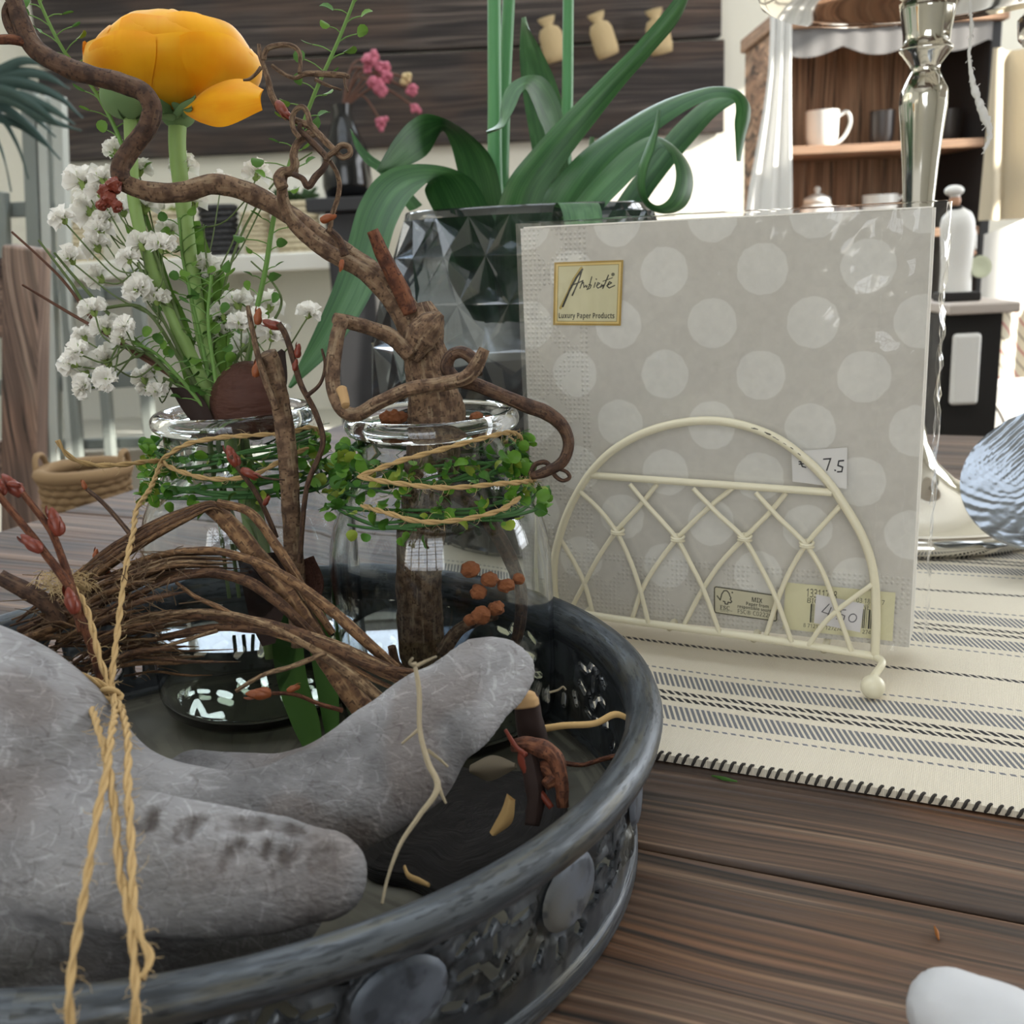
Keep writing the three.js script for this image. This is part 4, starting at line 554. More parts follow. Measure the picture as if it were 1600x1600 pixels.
// ---------- white filler blossom sprigs ----------
{
  M.blossom = phy({ color: 0xfffdf8, roughness: 0.8, transmission: 0.38, thickness: 0, ior: 1.3 });
  M.greenCalyx = std({ color: 0x8fa65a, roughness: 0.7 });
  M.thinStem = std({ color: 0x66784a, roughness: 0.8 });
  M.thinBrown = std({ color: 0x6a4a3c, roughness: 0.8 });
  const blossomGeo = [1, 2, 3].map(sd => { const r = rng(sd * 13), g = []; for (let k = 0; k < 34; k++) { const th = r() * 6.283, pol = Math.acos(lerp(1, -0.15, Math.pow(r(), 0.8))), len = 0.75 + 0.35 * r(), d = V3(Math.sin(pol) * Math.cos(th), Math.cos(pol), Math.sin(pol) * Math.sin(th)), qq = upTo(d), w = 0.26 + 0.16 * r(), tw = r() * 6.28, sd2 = k * 3.1; g.push(grid(4, 3, (s, v) => V3((s - 0.5) * w * (0.25 + 1.1 * v) * 2, 0.15 + v * len * (1 - 0.12 * Math.pow(Math.abs(s - 0.5) * 2, 2)) + 0.05 * Math.sin(s * 15 + sd2) * v, 0.16 * v * Math.sin(s * 6 + sd2)).applyAxisAngle(V3(0, 1, 0), tw).applyQuaternion(qq))); } return merge(g); });
  const calyxGeo = (() => { const g = [new THREE.SphereGeometry(0.26, 8, 6).scale(1, 1.3, 1).translate(0, -0.18, 0)]; for (let k = 0; k < 5; k++) { const a = k * 1.2566; g.push(grid(2, 3, (s, v) => { const w = 0.16 * Math.sin(Math.PI * Math.min(0.98, 0.3 + 0.7 * v)); return V3((s - 0.5) * 2 * w, -0.3 + v * 0.85, 0.24 + 0.35 * v).applyAxisAngle(V3(0, 1, 0), a); })); } return merge(g); })();
  const grp = 'white blossom sprigs in the jar under the yellow flower';
  const heads = [
    { label: 'white blossom sprig reaching highest beside the ranunculus stems', root: [318, 640], mid: [[300, 560], [255, 430], [215, 330]], d: 0.392, f: [[180, 235, 15], [130, 285, 23], [160, 280, 17], [217, 266, 17], [140, 328, 22], [192, 330, 16], [225, 322, 22], [98, 342, 16], [165, 345, 17], [155, 300, 16]] },
    { label: 'white blossom sprig under the arching hazel limb', root: [335, 640], mid: [[325, 540], [300, 430], [285, 340]], d: 0.404, f: [[287, 262, 18], [285, 298, 14], [345, 288, 16], [400, 272, 18], [302, 318, 17], [265, 362, 17], [322, 415, 18], [390, 305, 12], [413, 314, 13]] },
    { label: 'white blossom sprig in the middle of the jar bouquet', root: [312, 640], mid: [[285, 560], [240, 470], [215, 410]], d: 0.386, f: [[155, 362, 18], [150, 385, 18], [222, 382, 18], [252, 385, 18], [110, 405, 17], [155, 435, 17], [215, 452, 19], [245, 468, 16], [200, 405, 14]] },
    { label: 'white blossom sprig hanging lowest over the jar side', root: [305, 640], mid: [[270, 590], [225, 550], [180, 540]], d: 0.380, f: [[145, 485, 17], [165, 513, 18], [190, 528, 14], [130, 527, 14], [122, 550, 15], [112, 568, 17], [165, 563, 20], [132, 582, 16], [165, 592, 15], [130, 604, 15], [195, 510, 13]] },
    { label: 'white blossom sprig behind the bulb beside the budding twig', root: [372, 640], mid: [[375, 600], [385, 560], [395, 520]], d: 0.402, f: [[370, 475, 19], [350, 492, 18], [345, 525, 22], [376, 507, 17], [420, 478, 19], [483, 490, 15], [425, 522, 21], [382, 542, 17], [400, 500, 15]] },
    { label: 'few pale blossoms drooping just above the jar rim', root: [312, 640], mid: [[295, 620], [275, 600], [255, 590]], d: 0.396, f: [[225, 592, 15], [246, 612, 13], [228, 606, 12], [238, 580, 12]] }];
  heads.forEach((h, hi) => {
    const t = thing('blossom_sprig', h.label, 'flowers', V3(J2.x + (hi - 2.5) * 0.004, 0.05, J2.z + 0.002 * (hi % 3)), grp), r = rng(hi * 7 + 3), main = [V3(J2.x + (hi - 2.5) * 0.004, 0.05, J2.z), ...tr([h.root, ...h.mid], 0.405, h.d)], sg = [limb(main, [0.0008, 0.0008, 0.0007, 0.0006, 0.0005], { seg: 30, rs: 5 })], mc = new THREE.CatmullRomCurve3(main, false, 'centripetal');
    for (const [x, y, s] of h.f) {
      const d = h.d + (r() - 0.5) * 0.026, c = P(x, y, d), from = mc.getPoint(0.62 + 0.38 * r()), ctr = from.clone().lerp(c, 0.55).add(V3((r() - 0.5) * 0.004, -0.003 - 0.004 * r(), (r() - 0.5) * 0.004)), dir = c.clone().sub(ctr).normalize().add(V3((r() - 0.5) * 0.5, 0.35 + 0.2 * r(), 0.12 * (r() - 0.3))).normalize();
      sg.push(limb([from, ctr, c.clone().addScaledVector(dir, -0.0009 - s * d / FOCAL * 0.3)], [0.00038, 0.0003, 0.0003], { seg: 10, rs: 4 }));
      const q = upTo(dir), rad = s * d / FOCAL * 1.22, m = place(t, 'blossom', blossomGeo[Math.floor(r() * 3)], M.blossom, c, q, rad);
      const k = new THREE.Mesh(calyxGeo, M.greenCalyx); k.name = 'calyx'; m.add(k);
    }
    part(t, 'stem', merge(sg), M.thinStem, 'thin branching green stems');
  });
  // bare thin twigs fanning out of the same jar
  const tw = [[[[320, 640], [270, 590], [200, 545], [150, 505], [100, 440], [60, 400], [18, 362]], M.thinBrown, 'bare reddish twig curving out farthest from the bouquet'], [[[318, 640], [262, 580], [200, 520], [150, 470], [110, 425], [85, 395]], M.thinStem, 'bare dark twig with a blunt tip among white blossoms'], [[[322, 640], [250, 570], [180, 530], [110, 490], [60, 460], [35, 445]], M.thinBrown, 'bare thin pale twig sloping below the white blossoms'], [[[330, 640], [280, 560], [220, 480], [140, 480], [110, 440], [60, 375]], M.thinStem, 'bare yellowish twig bending through the white blossoms']];
  for (const [a, m, l] of tw) single('bare_twig', l, 'twig', limb(tr(a, 0.405, 0.37), [0.0009, 0.0008, 0.0007, 0.0006, 0.0005, 0.0004], { seg: 40, rs: 6, rough: 0.08 }), m, P(a[0][0], a[0][1], 0.405), 'bare twigs in the jar');
  for (const [a, l] of [[[[340, 640], [330, 560], [345, 470], [380, 360], [425, 290], [455, 260], [488, 238]], 'bare thin twig rising past the far side of hazel limb'], [[[360, 640], [370, 560], [425, 505], [440, 470], [425, 440], [392, 408]], 'bare thin twig crossing the white blossoms near bulb'], [[[300, 640], [295, 560], [330, 470], [322, 400], [318, 350]], 'straw coloured dry stalk standing among green sprigs']]) single('bare_twig', l, 'twig', limb(tr(a, 0.408, 0.40), [0.0008, 0.0007, 0.0006, 0.0005, 0.0004, 0.0003], { seg: 40, rs: 6 }), M.thinStem, P(a[0][0], a[0][1], 0.408), 'bare twigs in the jar');
}

// ---------- round leaved green sprigs ----------
M.greenLeaf = phy({ color: 0x6f9a3c, roughness: 0.55, transmission: 0.3, thickness: 0, ior: 1.35 });
M.greenLeafDark = phy({ color: 0x4f7a35, roughness: 0.6, transmission: 0.2, thickness: 0, ior: 1.35 });
M.greenStem = std({ color: 0x6c9448, roughness: 0.6 });
const discGeo = grid(10, 3, (s, v) => { const a = s * 6.28318, r = v; return V3(Math.cos(a) * r * 0.94, 1 + Math.sin(a) * r * (1 - 0.1 * (Math.sin(a) > 0.9 ? 1 : 0)), 0.22 * r * r * Math.cos(a * 2) + 0.1 * r * r); });
{
  const sprig = (label, a, d0, d1, leaves, sz, seed, rad, extra = []) => {
    const t = thing('green_sprig', label, 'sprig', P(a[0][0], a[0][1], d0), 'round leaved green sprigs'), pts = tr(a, d0, d1), c = new THREE.CatmullRomCurve3(pts, false, 'centripetal'), r = rng(seed), sg = [limb(pts, [rad, rad * 0.9, rad * 0.7, rad * 0.5], { seg: 40, rs: 7 })];
    for (let i = 0; i < leaves; i++) { const s = (i + 0.5) / leaves * 0.95 + 0.05, p = c.getPoint(s), side = i % 2 ? 1 : -1, ang = r() * 0.9 - 0.2, dir = V3(side * (0.8 + 0.3 * r()), 0.35 + ang * 0.6, (r() - 0.5) * 1.2).normalize(), L = sz * (0.9 + 1.1 * r()), e = p.clone().addScaledVector(dir, L); sg.push(limb([p, p.clone().lerp(e, 0.5).add(V3(0, 0.0006, 0)), e], 0.00022, { seg: 4, rs: 4 }));
      const q = upTo(dir).multiply(new THREE.Quaternion().setFromAxisAngle(V3(0, 1, 0), r() * 6.28)); const k = r() < 0.2 ? V3(0.28, 1.0, 0.4) : V3(1, 1, 1); place(t, 'leaf', discGeo, r() < 0.6 ? M.greenLeaf : M.greenLeafDark, e, q, k.multiplyScalar(sz * (0.42 + 0.18 * r()))); }
    part(t, 'stem', merge(sg), M.greenStem); return t;
  };
  sprig('green round leaved sprig slanting up past the kinked hazel limb', [[330, 630], [275, 480], [215, 300], [180, 200], [140, 130], [100, 80], [65, 10], [50, -30]], 0.41, 0.372, 34, 0.0048, 61, 0.0011);
  sprig('green round leaved sprig rising tallest beside the twisted shoots', [[378, 640], [398, 500], [415, 420], [430, 330], [458, 240], [490, 150], [530, 60], [565, -30]], 0.412, 0.366, 40, 0.0046, 62, 0.0011);
  sprig('short green round leaved sprig in the middle of jar bouquet', [[335, 640], [320, 560], [300, 470], [285, 400], [280, 340]], 0.404, 0.40, 26, 0.0042, 63, 0.0009);
  sprig('short dense green sprig right above the jar mouth', [[345, 640], [335, 580], [325, 500], [330, 430]], 0.398, 0.394, 24, 0.0044, 64, 0.0009);
  sprig('short dark leaved sprig among the white blossoms over jar rim', [[322, 640], [280, 590], [240, 550], [205, 535]], 0.398, 0.386, 22, 0.0040, 65, 0.0008);
  const blade = (label, A, B, d0, d1) => single('green_shoot', label, 'leaf', ribbon(tr(A, d0, d1), tr(B, d0, d1), { n: 30, cup: 0.1 }), M.greenLeaf, P(A[0][0], A[0][1], d0), 'flat leaves in the jar');
  blade('flat yellow green leaf blade leaning to the white blossoms', [[300, 640], [262, 500], [240, 430], [222, 380]], [[325, 640], [292, 500], [258, 430], [240, 372]], 0.405, 0.398); blade('flat bright green leaf blade standing below the hazel limb', [[330, 640], [310, 500], [290, 400], [282, 350]], [[352, 640], [350, 480], [330, 400], [312, 345]], 0.41, 0.406); blade('narrow green leaf blade beside the standing leaf', [[345, 640], [350, 500], [335, 410]], [[358, 640], [365, 500], [348, 415]], 0.412, 0.408);
  // green leaf bases down in the water
  for (const [a, b, l] of [[[[420, 920], [430, 1050], [455, 1130], [485, 1190]], [[470, 920], [478, 1050], [500, 1130], [505, 1185]], 'broad dark green leaf base under water in jar'], [[[470, 920], [490, 1050], [505, 1130], [515, 1180]], [[500, 920], [525, 1040], [530, 1120], [528, 1175]], 'second green leaf base under water in jar']]) single('green_shoot', l, 'leaf', ribbon(tr(a, 0.402, 0.395), tr(b, 0.398, 0.392), { n: 24, cup: 0.15 }), M.greenLeafDark, P(a[0][0], a[0][1], 0.402), 'flat leaves in the jar');
  // brown bulb in the mouth of the jar and dark peel pieces
  M.bulb = std({ color: 0x4a281c, roughness: 0.7, bumpMap: barkBump, bumpScale: 0.002 }); M.peel = std({ color: 0x2e1d18, roughness: 0.8 });
  const bc = P(392, 634, 0.402); { const t = thing('flower_bulb', 'brown papery bulb sitting in mouth of the flower jar', 'bulb', bc.clone()); const g = new THREE.SphereGeometry(0.0148, 28, 20), p = g.attributes.position; for (let i = 0; i < p.count; i++) { const a = Math.atan2(p.getZ(i), p.getX(i)), s = 1 + 0.03 * Math.sin(a * 9) ; p.setXYZ(i, p.getX(i) * s, p.getY(i) * (p.getY(i) > 0 ? 1.15 : 0.95), p.getZ(i) * s); } g.computeVertexNormals(); part(t, 'bulb', g.translate(bc.x, bc.y, bc.z), M.bulb); part(t, 'peel', ribbon(tr([[395, 590], [420, 560], [440, 545]], 0.4), tr([[430, 640], [448, 600], [446, 550]], 0.4), { cup: 0.25 }), M.peel, 'loose dark peel'); }
  const peel = (l, A, B, d, m) => single('bark_peel', l, 'bark', ribbon(tr(A, d), tr(B, d), { n: 18, cup: 0.3, thick: 0.0012 }), m, P(A[0][0], A[0][1], d), 'bark pieces in the flower jar');
  peel('dark bark piece standing at the jar mouth', [[265, 605], [285, 640], [300, 660]], [[300, 605], [322, 630], [335, 660]], 0.396, M.peel); peel('large black brown bark piece hanging inside the flower jar', [[372, 870], [382, 930], [395, 980], [410, 1010]], [[450, 860], [455, 920], [440, 970], [430, 1005]], 0.388, M.peel); peel('rust brown bark piece hanging inside the flower jar', [[458, 880], [462, 930], [470, 955]], [[490, 868], [506, 910], [495, 952]], 0.39, M.bulb);
}

// ---------- leaf garlands and jute around the jar necks ----------
M.vine = std({ color: 0x3f6a35, roughness: 0.7 });
M.jute = std({ color: 0xb89a6a, roughness: 0.95 });
M.juteFuzz = std({ color: 0xc4ab80, roughness: 1 });
M.garlandA = phy({ color: 0x6a9a34, roughness: 0.5, transmission: 0.25, thickness: 0, ior: 1.35 });
M.garlandB = phy({ color: 0x4c7d2c, roughness: 0.5, transmission: 0.2, thickness: 0, ior: 1.35 });
M.garlandC = phy({ color: 0x95a83e, roughness: 0.5, transmission: 0.25, thickness: 0, ior: 1.35 });
function cord(pts, R, seed = 1, turns = 210) {                               // two twisted strands and loose fibres
  const c = new THREE.CatmullRomCurve3(pts, false, 'centripetal'), L = c.getLength(), n = Math.max(24, Math.ceil(L / 0.0009)), ps = c.getSpacedPoints(n), g = [], fz = [], r = rng(seed);
  const fr = []; let nm = V3(0.3, 0.2, 1), pt = null; for (let i = 0; i <= n; i++) { const t = ps[Math.min(n, i + 1)].clone().sub(ps[Math.max(0, i - 1)]).normalize(); if (pt) nm.applyQuaternion(new THREE.Quaternion().setFromUnitVectors(pt, t)); nm.addScaledVector(t, -nm.dot(t)).normalize(); pt = t; fr.push([nm.clone(), t.clone().cross(nm), t]); }
  for (const ph of [0, Math.PI]) { const q = ps.map((p, i) => { const a = i / n * L * turns * 2.2 + ph, w = R * (0.38 + 0.12 * noise3(i * 0.2, ph, 1, 3)); return p.clone().addScaledVector(fr[i][0], Math.cos(a) * w).addScaledVector(fr[i][1], Math.sin(a) * w); }); g.push(limb(q, t => R * (0.55 + 0.12 * (noise3(t * n * 0.15, ph, 3, 4) - 0.5)), { seg: n, rs: 6 })); }
  for (let i = 0; i < L / 0.0011; i++) { const k = Math.floor(r() * n), a = r() * 6.28, d = fr[k][0].clone().multiplyScalar(Math.cos(a)).addScaledVector(fr[k][1], Math.sin(a)), l = R * (0.8 + 3.2 * r() * r()), p = ps[k].clone().addScaledVector(d, R * 0.7), e = p.clone().addScaledVector(d, l).addScaledVector(fr[k][2], (r() - 0.5) * l * 3); fz.push(limb([p, p.clone().lerp(e, 0.5).addScaledVector(d, l * 0.35), e], [0.00009, 0.00007, 0.00004], { seg: 3, rs: 3, cap: false })); }
  return { cord: merge(g), fuzz: merge(fz) };
}
function jute(label, lists, R, at, seed, group) { const t = thing('jute_string', label, 'string', at, group); lists.forEach((l, i) => { const c = cord(l, R, seed + i); part(t, 'cord', c.cord, M.jute); part(t, 'loose_fibres', c.fuzz, M.juteFuzz).userData.kind = 'stuff'; }); return t; }
const ringPts = (C, R, ys, a0, a1, n) => Array.from({ length: n + 1 }, (_, i) => { const s = i / n, a = lerp(a0, a1, s), x = s * (ys.length - 1), k = Math.min(ys.length - 2, Math.floor(x)), y = lerp(ys[k], ys[k + 1], x - k); return V3(C.x + Math.sin(a) * R, y, C.z + Math.cos(a) * R); });
function garland(label, C, seed, nl, y0, y1) {
  const t = thing('leaf_garland', label, 'garland', V3(C.x, (y0 + y1) / 2, C.z)), r = rng(seed), g = [];
  const neck = y => y > 0.1065 ? 0.0285 : lerp(0.0285, 0.0375, clamp((0.1065 - y) / 0.016));
  for (let k = 0; k < 26; k++) { const a0 = r() * 6.28, span = 1.5 + 3 * r(), ya = lerp(y0, y1, r()), yb = clamp(ya + (r() - 0.5) * 0.014, y0, y1); const pts = []; for (let i = 0; i <= 12; i++) { const s = i / 12, a = a0 + span * s, y = lerp(ya, yb, s) + 0.0012 * Math.sin(s * 9 + k); const R = neck(y) + 0.0008 + 0.0018 * r(); pts.push(V3(C.x + Math.sin(a) * R, y, C.z + Math.cos(a) * R)); } g.push(limb(pts, [0.0005, 0.0007, 0.0006, 0.0004], { seg: 26, rs: 5 })); }
  for (let k = 0; k < 90; k++) { const a = r() * 6.28, y = lerp(y0, y1, r()), R = neck(y) + 0.001, p = V3(C.x + Math.sin(a) * R, y, C.z + Math.cos(a) * R), e = V3(C.x + Math.sin(a + (r() - 0.5) * 0.4) * (R + 0.004 + 0.004 * r()), y + (r() - 0.5) * 0.008, C.z + Math.cos(a) * (R + 0.004 + 0.003 * r())); g.push(limb([p, p.clone().lerp(e, 0.6).add(V3(0, 0.001, 0)), e], 0.00014, { seg: 3, rs: 3 })); }
  part(t, 'vines', merge(g), M.vine, 'thin twisted green vines').userData.kind = 'stuff';
  for (let k = 0; k < nl; k++) { const front = r() < 0.8, a = front ? (r() - 0.5) * 3.6 : r() * 6.28, y = lerp(y0 - 0.002, y1, Math.pow(r(), 0.85)), R = neck(y) + 0.0015 + 0.0035 * r(), p = V3(C.x + Math.sin(a) * R, y, C.z + Math.cos(a) * R), out = V3(Math.sin(a) + (r() - 0.5) * 1.3, (r() - 0.6) * 1.4, Math.cos(a) + (r() - 0.5) * 1.3).normalize(); const q = upTo(out).multiply(new THREE.Quaternion().setFromAxisAngle(V3(0, 1, 0), r() * 6.28)), m = r(); place(t, 'leaf', discGeo, m < 0.5 ? M.garlandA : m < 0.85 ? M.garlandB : M.garlandC, p, q, 0.0015 + 0.0013 * r()); }
  return t;
}
garland('bright green small leaved garland around neck of the hazel jar', V3(J1.x, 0, J1.z), 301, 250, 0.0935, 0.1165);
garland('dark green small leaved garland around neck of the flower jar', V3(J2.x, 0, J2.z), 302, 180, 0.0975, 0.1165);
{
  const C1 = V3(J1.x, 0, J1.z), C2 = V3(J2.x, 0, J2.z), k1 = P(560, 745, 0.352);
  jute('jute string wound three times around neck of the hazel jar', [[k1, P(620, 722, 0.347), P(690, 702, 0.346), P(750, 686, 0.348), P(796, 676, 0.36), V3(J1.x + 0.031, 0.1135, J1.z - 0.006), V3(J1.x + 0.012, 0.114, J1.z - 0.032), V3(J1.x - 0.02, 0.110, J1.z - 0.027), V3(J1.x - 0.034, 0.104, J1.z)], [k1, P(620, 755, 0.345), P(700, 762, 0.342), P(780, 756, 0.347), P(826, 752, 0.36), V3(J1.x + 0.032, 0.100, J1.z - 0.014), V3(J1.x, 0.101, J1.z - 0.036)], [P(566, 790, 0.358), P(600, 800, 0.348), P(660, 815, 0.343), P(720, 812, 0.343), P(780, 798, 0.348), P(812, 778, 0.358)]], 0.0010, k1.clone(), 40);
  const k2 = P(250, 720, 0.386);
  jute('jute string tied around neck of the flower jar with one loose end', [[k2, P(290, 695, 0.378), P(340, 684, 0.376), P(400, 680, 0.376), P(450, 676, 0.380), P(486, 668, 0.392), V3(J2.x + 0.03, 0.11, J2.z - 0.01), V3(J2.x, 0.11, J2.z - 0.032)], [k2, P(280, 736, 0.376), P(330, 748, 0.372), P(390, 744, 0.372), P(440, 720, 0.376), P(480, 700, 0.388)], [k2, P(225, 722, 0.378), P(190, 726, 0.37), P(150, 727, 0.365), P(120, 720, 0.36), P(100, 705, 0.357), P(90, 688, 0.355)]], 0.0010, k2.clone(), 50);
}

// ---------- twig wreath ----------
M.twigA = std({ map: barkTex, color: 0xdcc4a6, roughness: 0.85, bumpMap: barkBump, bumpScale: 0.0006 });
M.twigB = std({ map: barkTex, color: 0xa88f7a, roughness: 0.85, bumpMap: barkBump, bumpScale: 0.0006 });
M.twigC = std({ map: barkTex, color: 0xf0e6d2, roughness: 0.9, bumpMap: barkBump, bumpScale: 0.0006 });
{
  const t = thing('twig_wreath', 'loose wreath of thin brown twigs arching between jars and bird', 'wreath', P(350, 1180, 0.33).setY(0.03)), px = (n, d) => n * d / FOCAL;
  const mats = [M.twigA, M.twigB, M.twigC, M.twigA, M.twigB], r = rng(88);
  const tw = (a, d0, d1, r0, m) => part(t, 'twig', limb(tr(a, d0, d1), Array.isArray(r0) ? r0.map(q => px(q, 0.33)) : [px(r0 * 0.5, 0.33), px(r0, 0.33), px(r0, 0.33), px(r0 * 0.25, 0.33)], { seg: a.length * 6, rs: 7, rough: 0.1, freq: 260 }), m);
  // the thick ones, traced
  tw([[325, 790], [352, 812], [400, 868], [450, 930], [500, 1010], [550, 1085], [600, 1150], [640, 1210]], 0.332, 0.318, [11, 14, 16, 17, 18, 19, 19, 17], M.twigA);
  tw([[340, 785], [390, 800], [430, 850], [462, 900], [480, 930], [520, 990]], 0.326, 0.325, [6, 7, 8, 8, 7, 6], M.twigA);
  tw([[205, 880], [260, 865], [330, 860], [400, 878], [460, 910], [520, 955], [570, 1000], [620, 1045]], 0.325, 0.314, [4, 5, 6, 7, 8, 9, 9, 8], M.twigA);
  tw([[200, 945], [250, 910], [330, 895], [390, 910], [440, 945], [480, 985], [530, 1040]], 0.322, 0.318, [5, 6, 8, 9, 9, 8, 7], M.twigB);
  tw([[30, 985], [120, 955], [210, 965], [300, 962], [380, 968], [450, 985], [540, 1020], [640, 1062], [680, 1090]], 0.315, 0.305, [6, 8, 5, 6, 8, 10, 10, 8, 4], M.twigB);
  tw([[220, 965], [320, 955], [400, 970], [470, 1000], [540, 1045], [600, 1095], [640, 1120]], 0.31, 0.306, [3, 4, 6, 8, 10, 8, 6], M.twigC);
  tw([[250, 995], [340, 980], [420, 985], [500, 1005], [580, 1040], [650, 1050]], 0.312, 0.305, [4, 6, 8, 9, 7, 4], M.twigB);
  tw([[225, 890], [255, 875], [290, 872], [330, 895]], 0.33, 0.325, [3, 3.5, 4, 3], M.twigB); tw([[275, 910], [305, 932], [340, 948], [375, 965]], 0.31, 0.309, [2.5, 3.5, 4, 3], M.twigA);
  tw([[368, 1080], [410, 1055], [460, 1040], [508, 1020]], 0.302, 0.306, [3, 3.5, 4, 4], M.twigC); tw([[175, 1040], [230, 1020], [290, 1000], [340, 985]], 0.304, 0.308, [2.5, 3, 3, 3], M.twigC);
  tw([[0, 1010], [60, 990], [130, 965], [180, 955]], 0.306, 0.31, [5, 7, 8, 5], M.twigA); tw([[0, 900], [40, 922], [75, 945], [95, 975]], 0.30, 0.305, [11, 13, 13, 12], M.barkDark);
  // the bundle that rises over the near side of the flower jar
  for (let k = 0; k < 16; k++) { const o = (r() - 0.5) * 34, e = (r() - 0.5) * 20; tw([[60 + 60 * r(), 960 + o * 1.4], [150, 890 + o], [220, 842 + o * 0.8], [290, 806 + o * 0.6], [335, 790 + o * 0.35], [350 + e, 800 + o * 0.2]], 0.322 + 0.01 * r(), 0.326 + 0.008 * r(), 2.5 + 3 * r(), mats[k % 5]); }
  for (let k = 0; k < 18; k++) { const o = (r() - 0.5) * 44; tw([[10 + 80 * r(), 985 + o], [120 + 20 * r(), 945 + o], [200, 905 + o * 0.9], [270, 880 + o * 0.8], [330 + 60 * r(), 880 + o * 0.9]], 0.312 + 0.016 * r(), 0.32 + 0.01 * r(), 2 + 2.4 * r(), mats[(k + 2) % 5]); }
  for (let k = 0; k < 46; k++) { const o = (r() - 0.5) * 100, l = 60 + 190 * r(), x0 = 10 + 200 * r(), sl = -0.75 + 0.95 * r(), y0 = 1010 + o; tw([[x0, y0], [x0 + l * 0.35, y0 + sl * l * 0.3 - 6], [x0 + l * 0.7, y0 + sl * l * 0.55], [x0 + l, y0 + sl * l * 0.65]], 0.296 + 0.02 * r(), 0.302 + 0.02 * r(), 1.6 + 3.2 * r(), mats[(k + 1) % 5]); }
  for (let k = 0; k < 14; k++) { const o = (r() - 0.5) * 40; tw([[330 + 40 * r(), 965 + o * 0.4], [430, 985 + o * 0.5], [520, 1015 + o * 0.7], [590, 1050 + o], [640 + 30 * r(), 1080 + o]], 0.31, 0.305, 1.8 + 3.4 * r(), mats[k % 5]); }
  // fine root hairs
  const h = []; for (let k = 0; k < 260; k++) { const x = 40 + 240 * r(), y = 880 + 190 * r() - 0.25 * (x - 150), d = 0.298 + 0.02 * r(), a = r() * 6.28, l = 12 + 40 * r(); h.push(limb(tr([[x, y], [x + Math.cos(a) * l * 0.5 + (r() - 0.5) * 14, y + Math.sin(a) * l * 0.4], [x + Math.cos(a) * l, y + Math.sin(a) * l * 0.7]], d), [0.0002, 0.00016, 0.0001], { seg: 6, rs: 4 })); }
  part(t, 'root_hairs', merge(h), M.twigC, 'fine pale root hairs').userData.kind = 'stuff';
  // rough wool clump tied in the wreath
}
// ---------- budding twigs ----------
{
  const budTwig = (label, a, d0, d1, r0, r1, buds, mat = M.barkRed, side = []) => { const t = thing('budding_twig', label, 'twig', P(a[0][0], a[0][1], d0), 'twigs with red brown buds'), px = n => n * d1 / FOCAL; part(t, 'stem', limb(tr(a, d0, d1), [px(r0), px(lerp(r0, r1, 0.5)), px(r1)], { seg: a.length * 7, rs: 9, rough: 0.08, freq: 230 }), mat); for (const s of side) part(t, 'side_shoot', limb(tr(s.a, s.d), [px(s.r), px(s.r * 0.8), px(s.r * 0.6)], { seg: 20, rs: 7, rough: 0.08, freq: 230 }), mat); for (const [x, y, dx, dy, l, tip] of buds) addBud(t, x, y, lerp(d0, d1, 0.6) - 0.001, [dx, dy], l * 0.0013, tip ? M.budTip : M.bud); return t; };
  budTwig('budding twig leaning past the wreath with a red bud at its tip', [[180, 1150], [150, 1030], [125, 960], [100, 880], [80, 830], [55, 795], [35, 770]], 0.292, 0.284, 9, 5, [[35, 775, -22, -22, 6.2], [94, 838, -10, -30, 6.4], [118, 960, -8, -26, 6]], M.barkRed);
  budTwig('budding twig with reddish bud lying lowest among the wreath stems', [[130, 985], [110, 920], [75, 870], [50, 838], [20, 800], [-10, 765]], 0.29, 0.28, 9, 5, [[66, 862, -24, -18, 5.6], [6, 775, -8, -22, 4], [12, 755, 20, 4, 3]], M.barkRed);
  budTwig('thin purple twig with a pale bud in front of the wicker basket', [[215, 850], [190, 818], [160, 785], [133, 762]], 0.34, 0.345, 4, 3, [[134, 765, -5, -14, 2.6, 1]], M.barkDark);
  budTwig('thick budding twig standing in front of the flower jar', [[470, 1010], [462, 900], [455, 800], [450, 720], [440, 640], [425, 570], [418, 552]], 0.378, 0.366, 16, 15, [[398, 590, 4, -20, 5, 1], [450, 652, -4, -20, 4], [448, 700, -6, -16, 3]], M.bark, [{ a: [[432, 640], [408, 575], [395, 520], [387, 478]], d: 0.362, r: 6 }]);
  budTwig('dark twig with red buds rising beside the standing stub', [[468, 880], [480, 760], [505, 690], [495, 650], [470, 600], [458, 560], [445, 520], [435, 505]], 0.366, 0.36, 4, 5, [[440, 512, -26, -8, 5.4], [464, 560, 2, -18, 4], [460, 580, 2, -14, 3.4], [402, 508, 2, -24, 4.6, 1]], M.barkDark, [{ a: [[478, 620], [500, 600], [508, 570], [503, 545]], d: 0.362, r: 3.5 }]);
  budTwig('thin dark twig with red buds crossing in front of garlands', [[432, 840], [420, 810], [400, 770], [375, 735], [360, 712]], 0.352, 0.346, 4, 4, [[372, 730, -14, -26, 6.2], [376, 733, 24, 12, 5.2], [412, 790, 8, -14, 3]], M.barkDark, [{ a: [[380, 738], [420, 748], [445, 750]], d: 0.35, r: 2.4 }]);
  budTwig('short red budded twig in front of the green leaf bases', [[535, 1110], [500, 1100], [460, 1085], [425, 1083]], 0.318, 0.31, 4, 3, [[425, 1083, -34, 2, 6, 1], [448, 1080, 14, -6, 3.4, 1]], M.barkRed);
  budTwig('brown bud between wreath stems below the jute end', [[200, 930], [175, 900], [158, 880], [150, 872]], 0.33, 0.33, 3, 3, [[148, 876, 2, -12, 3, 1], [165, 905, 4, -12, 2.6, 1]], M.barkRed);
}

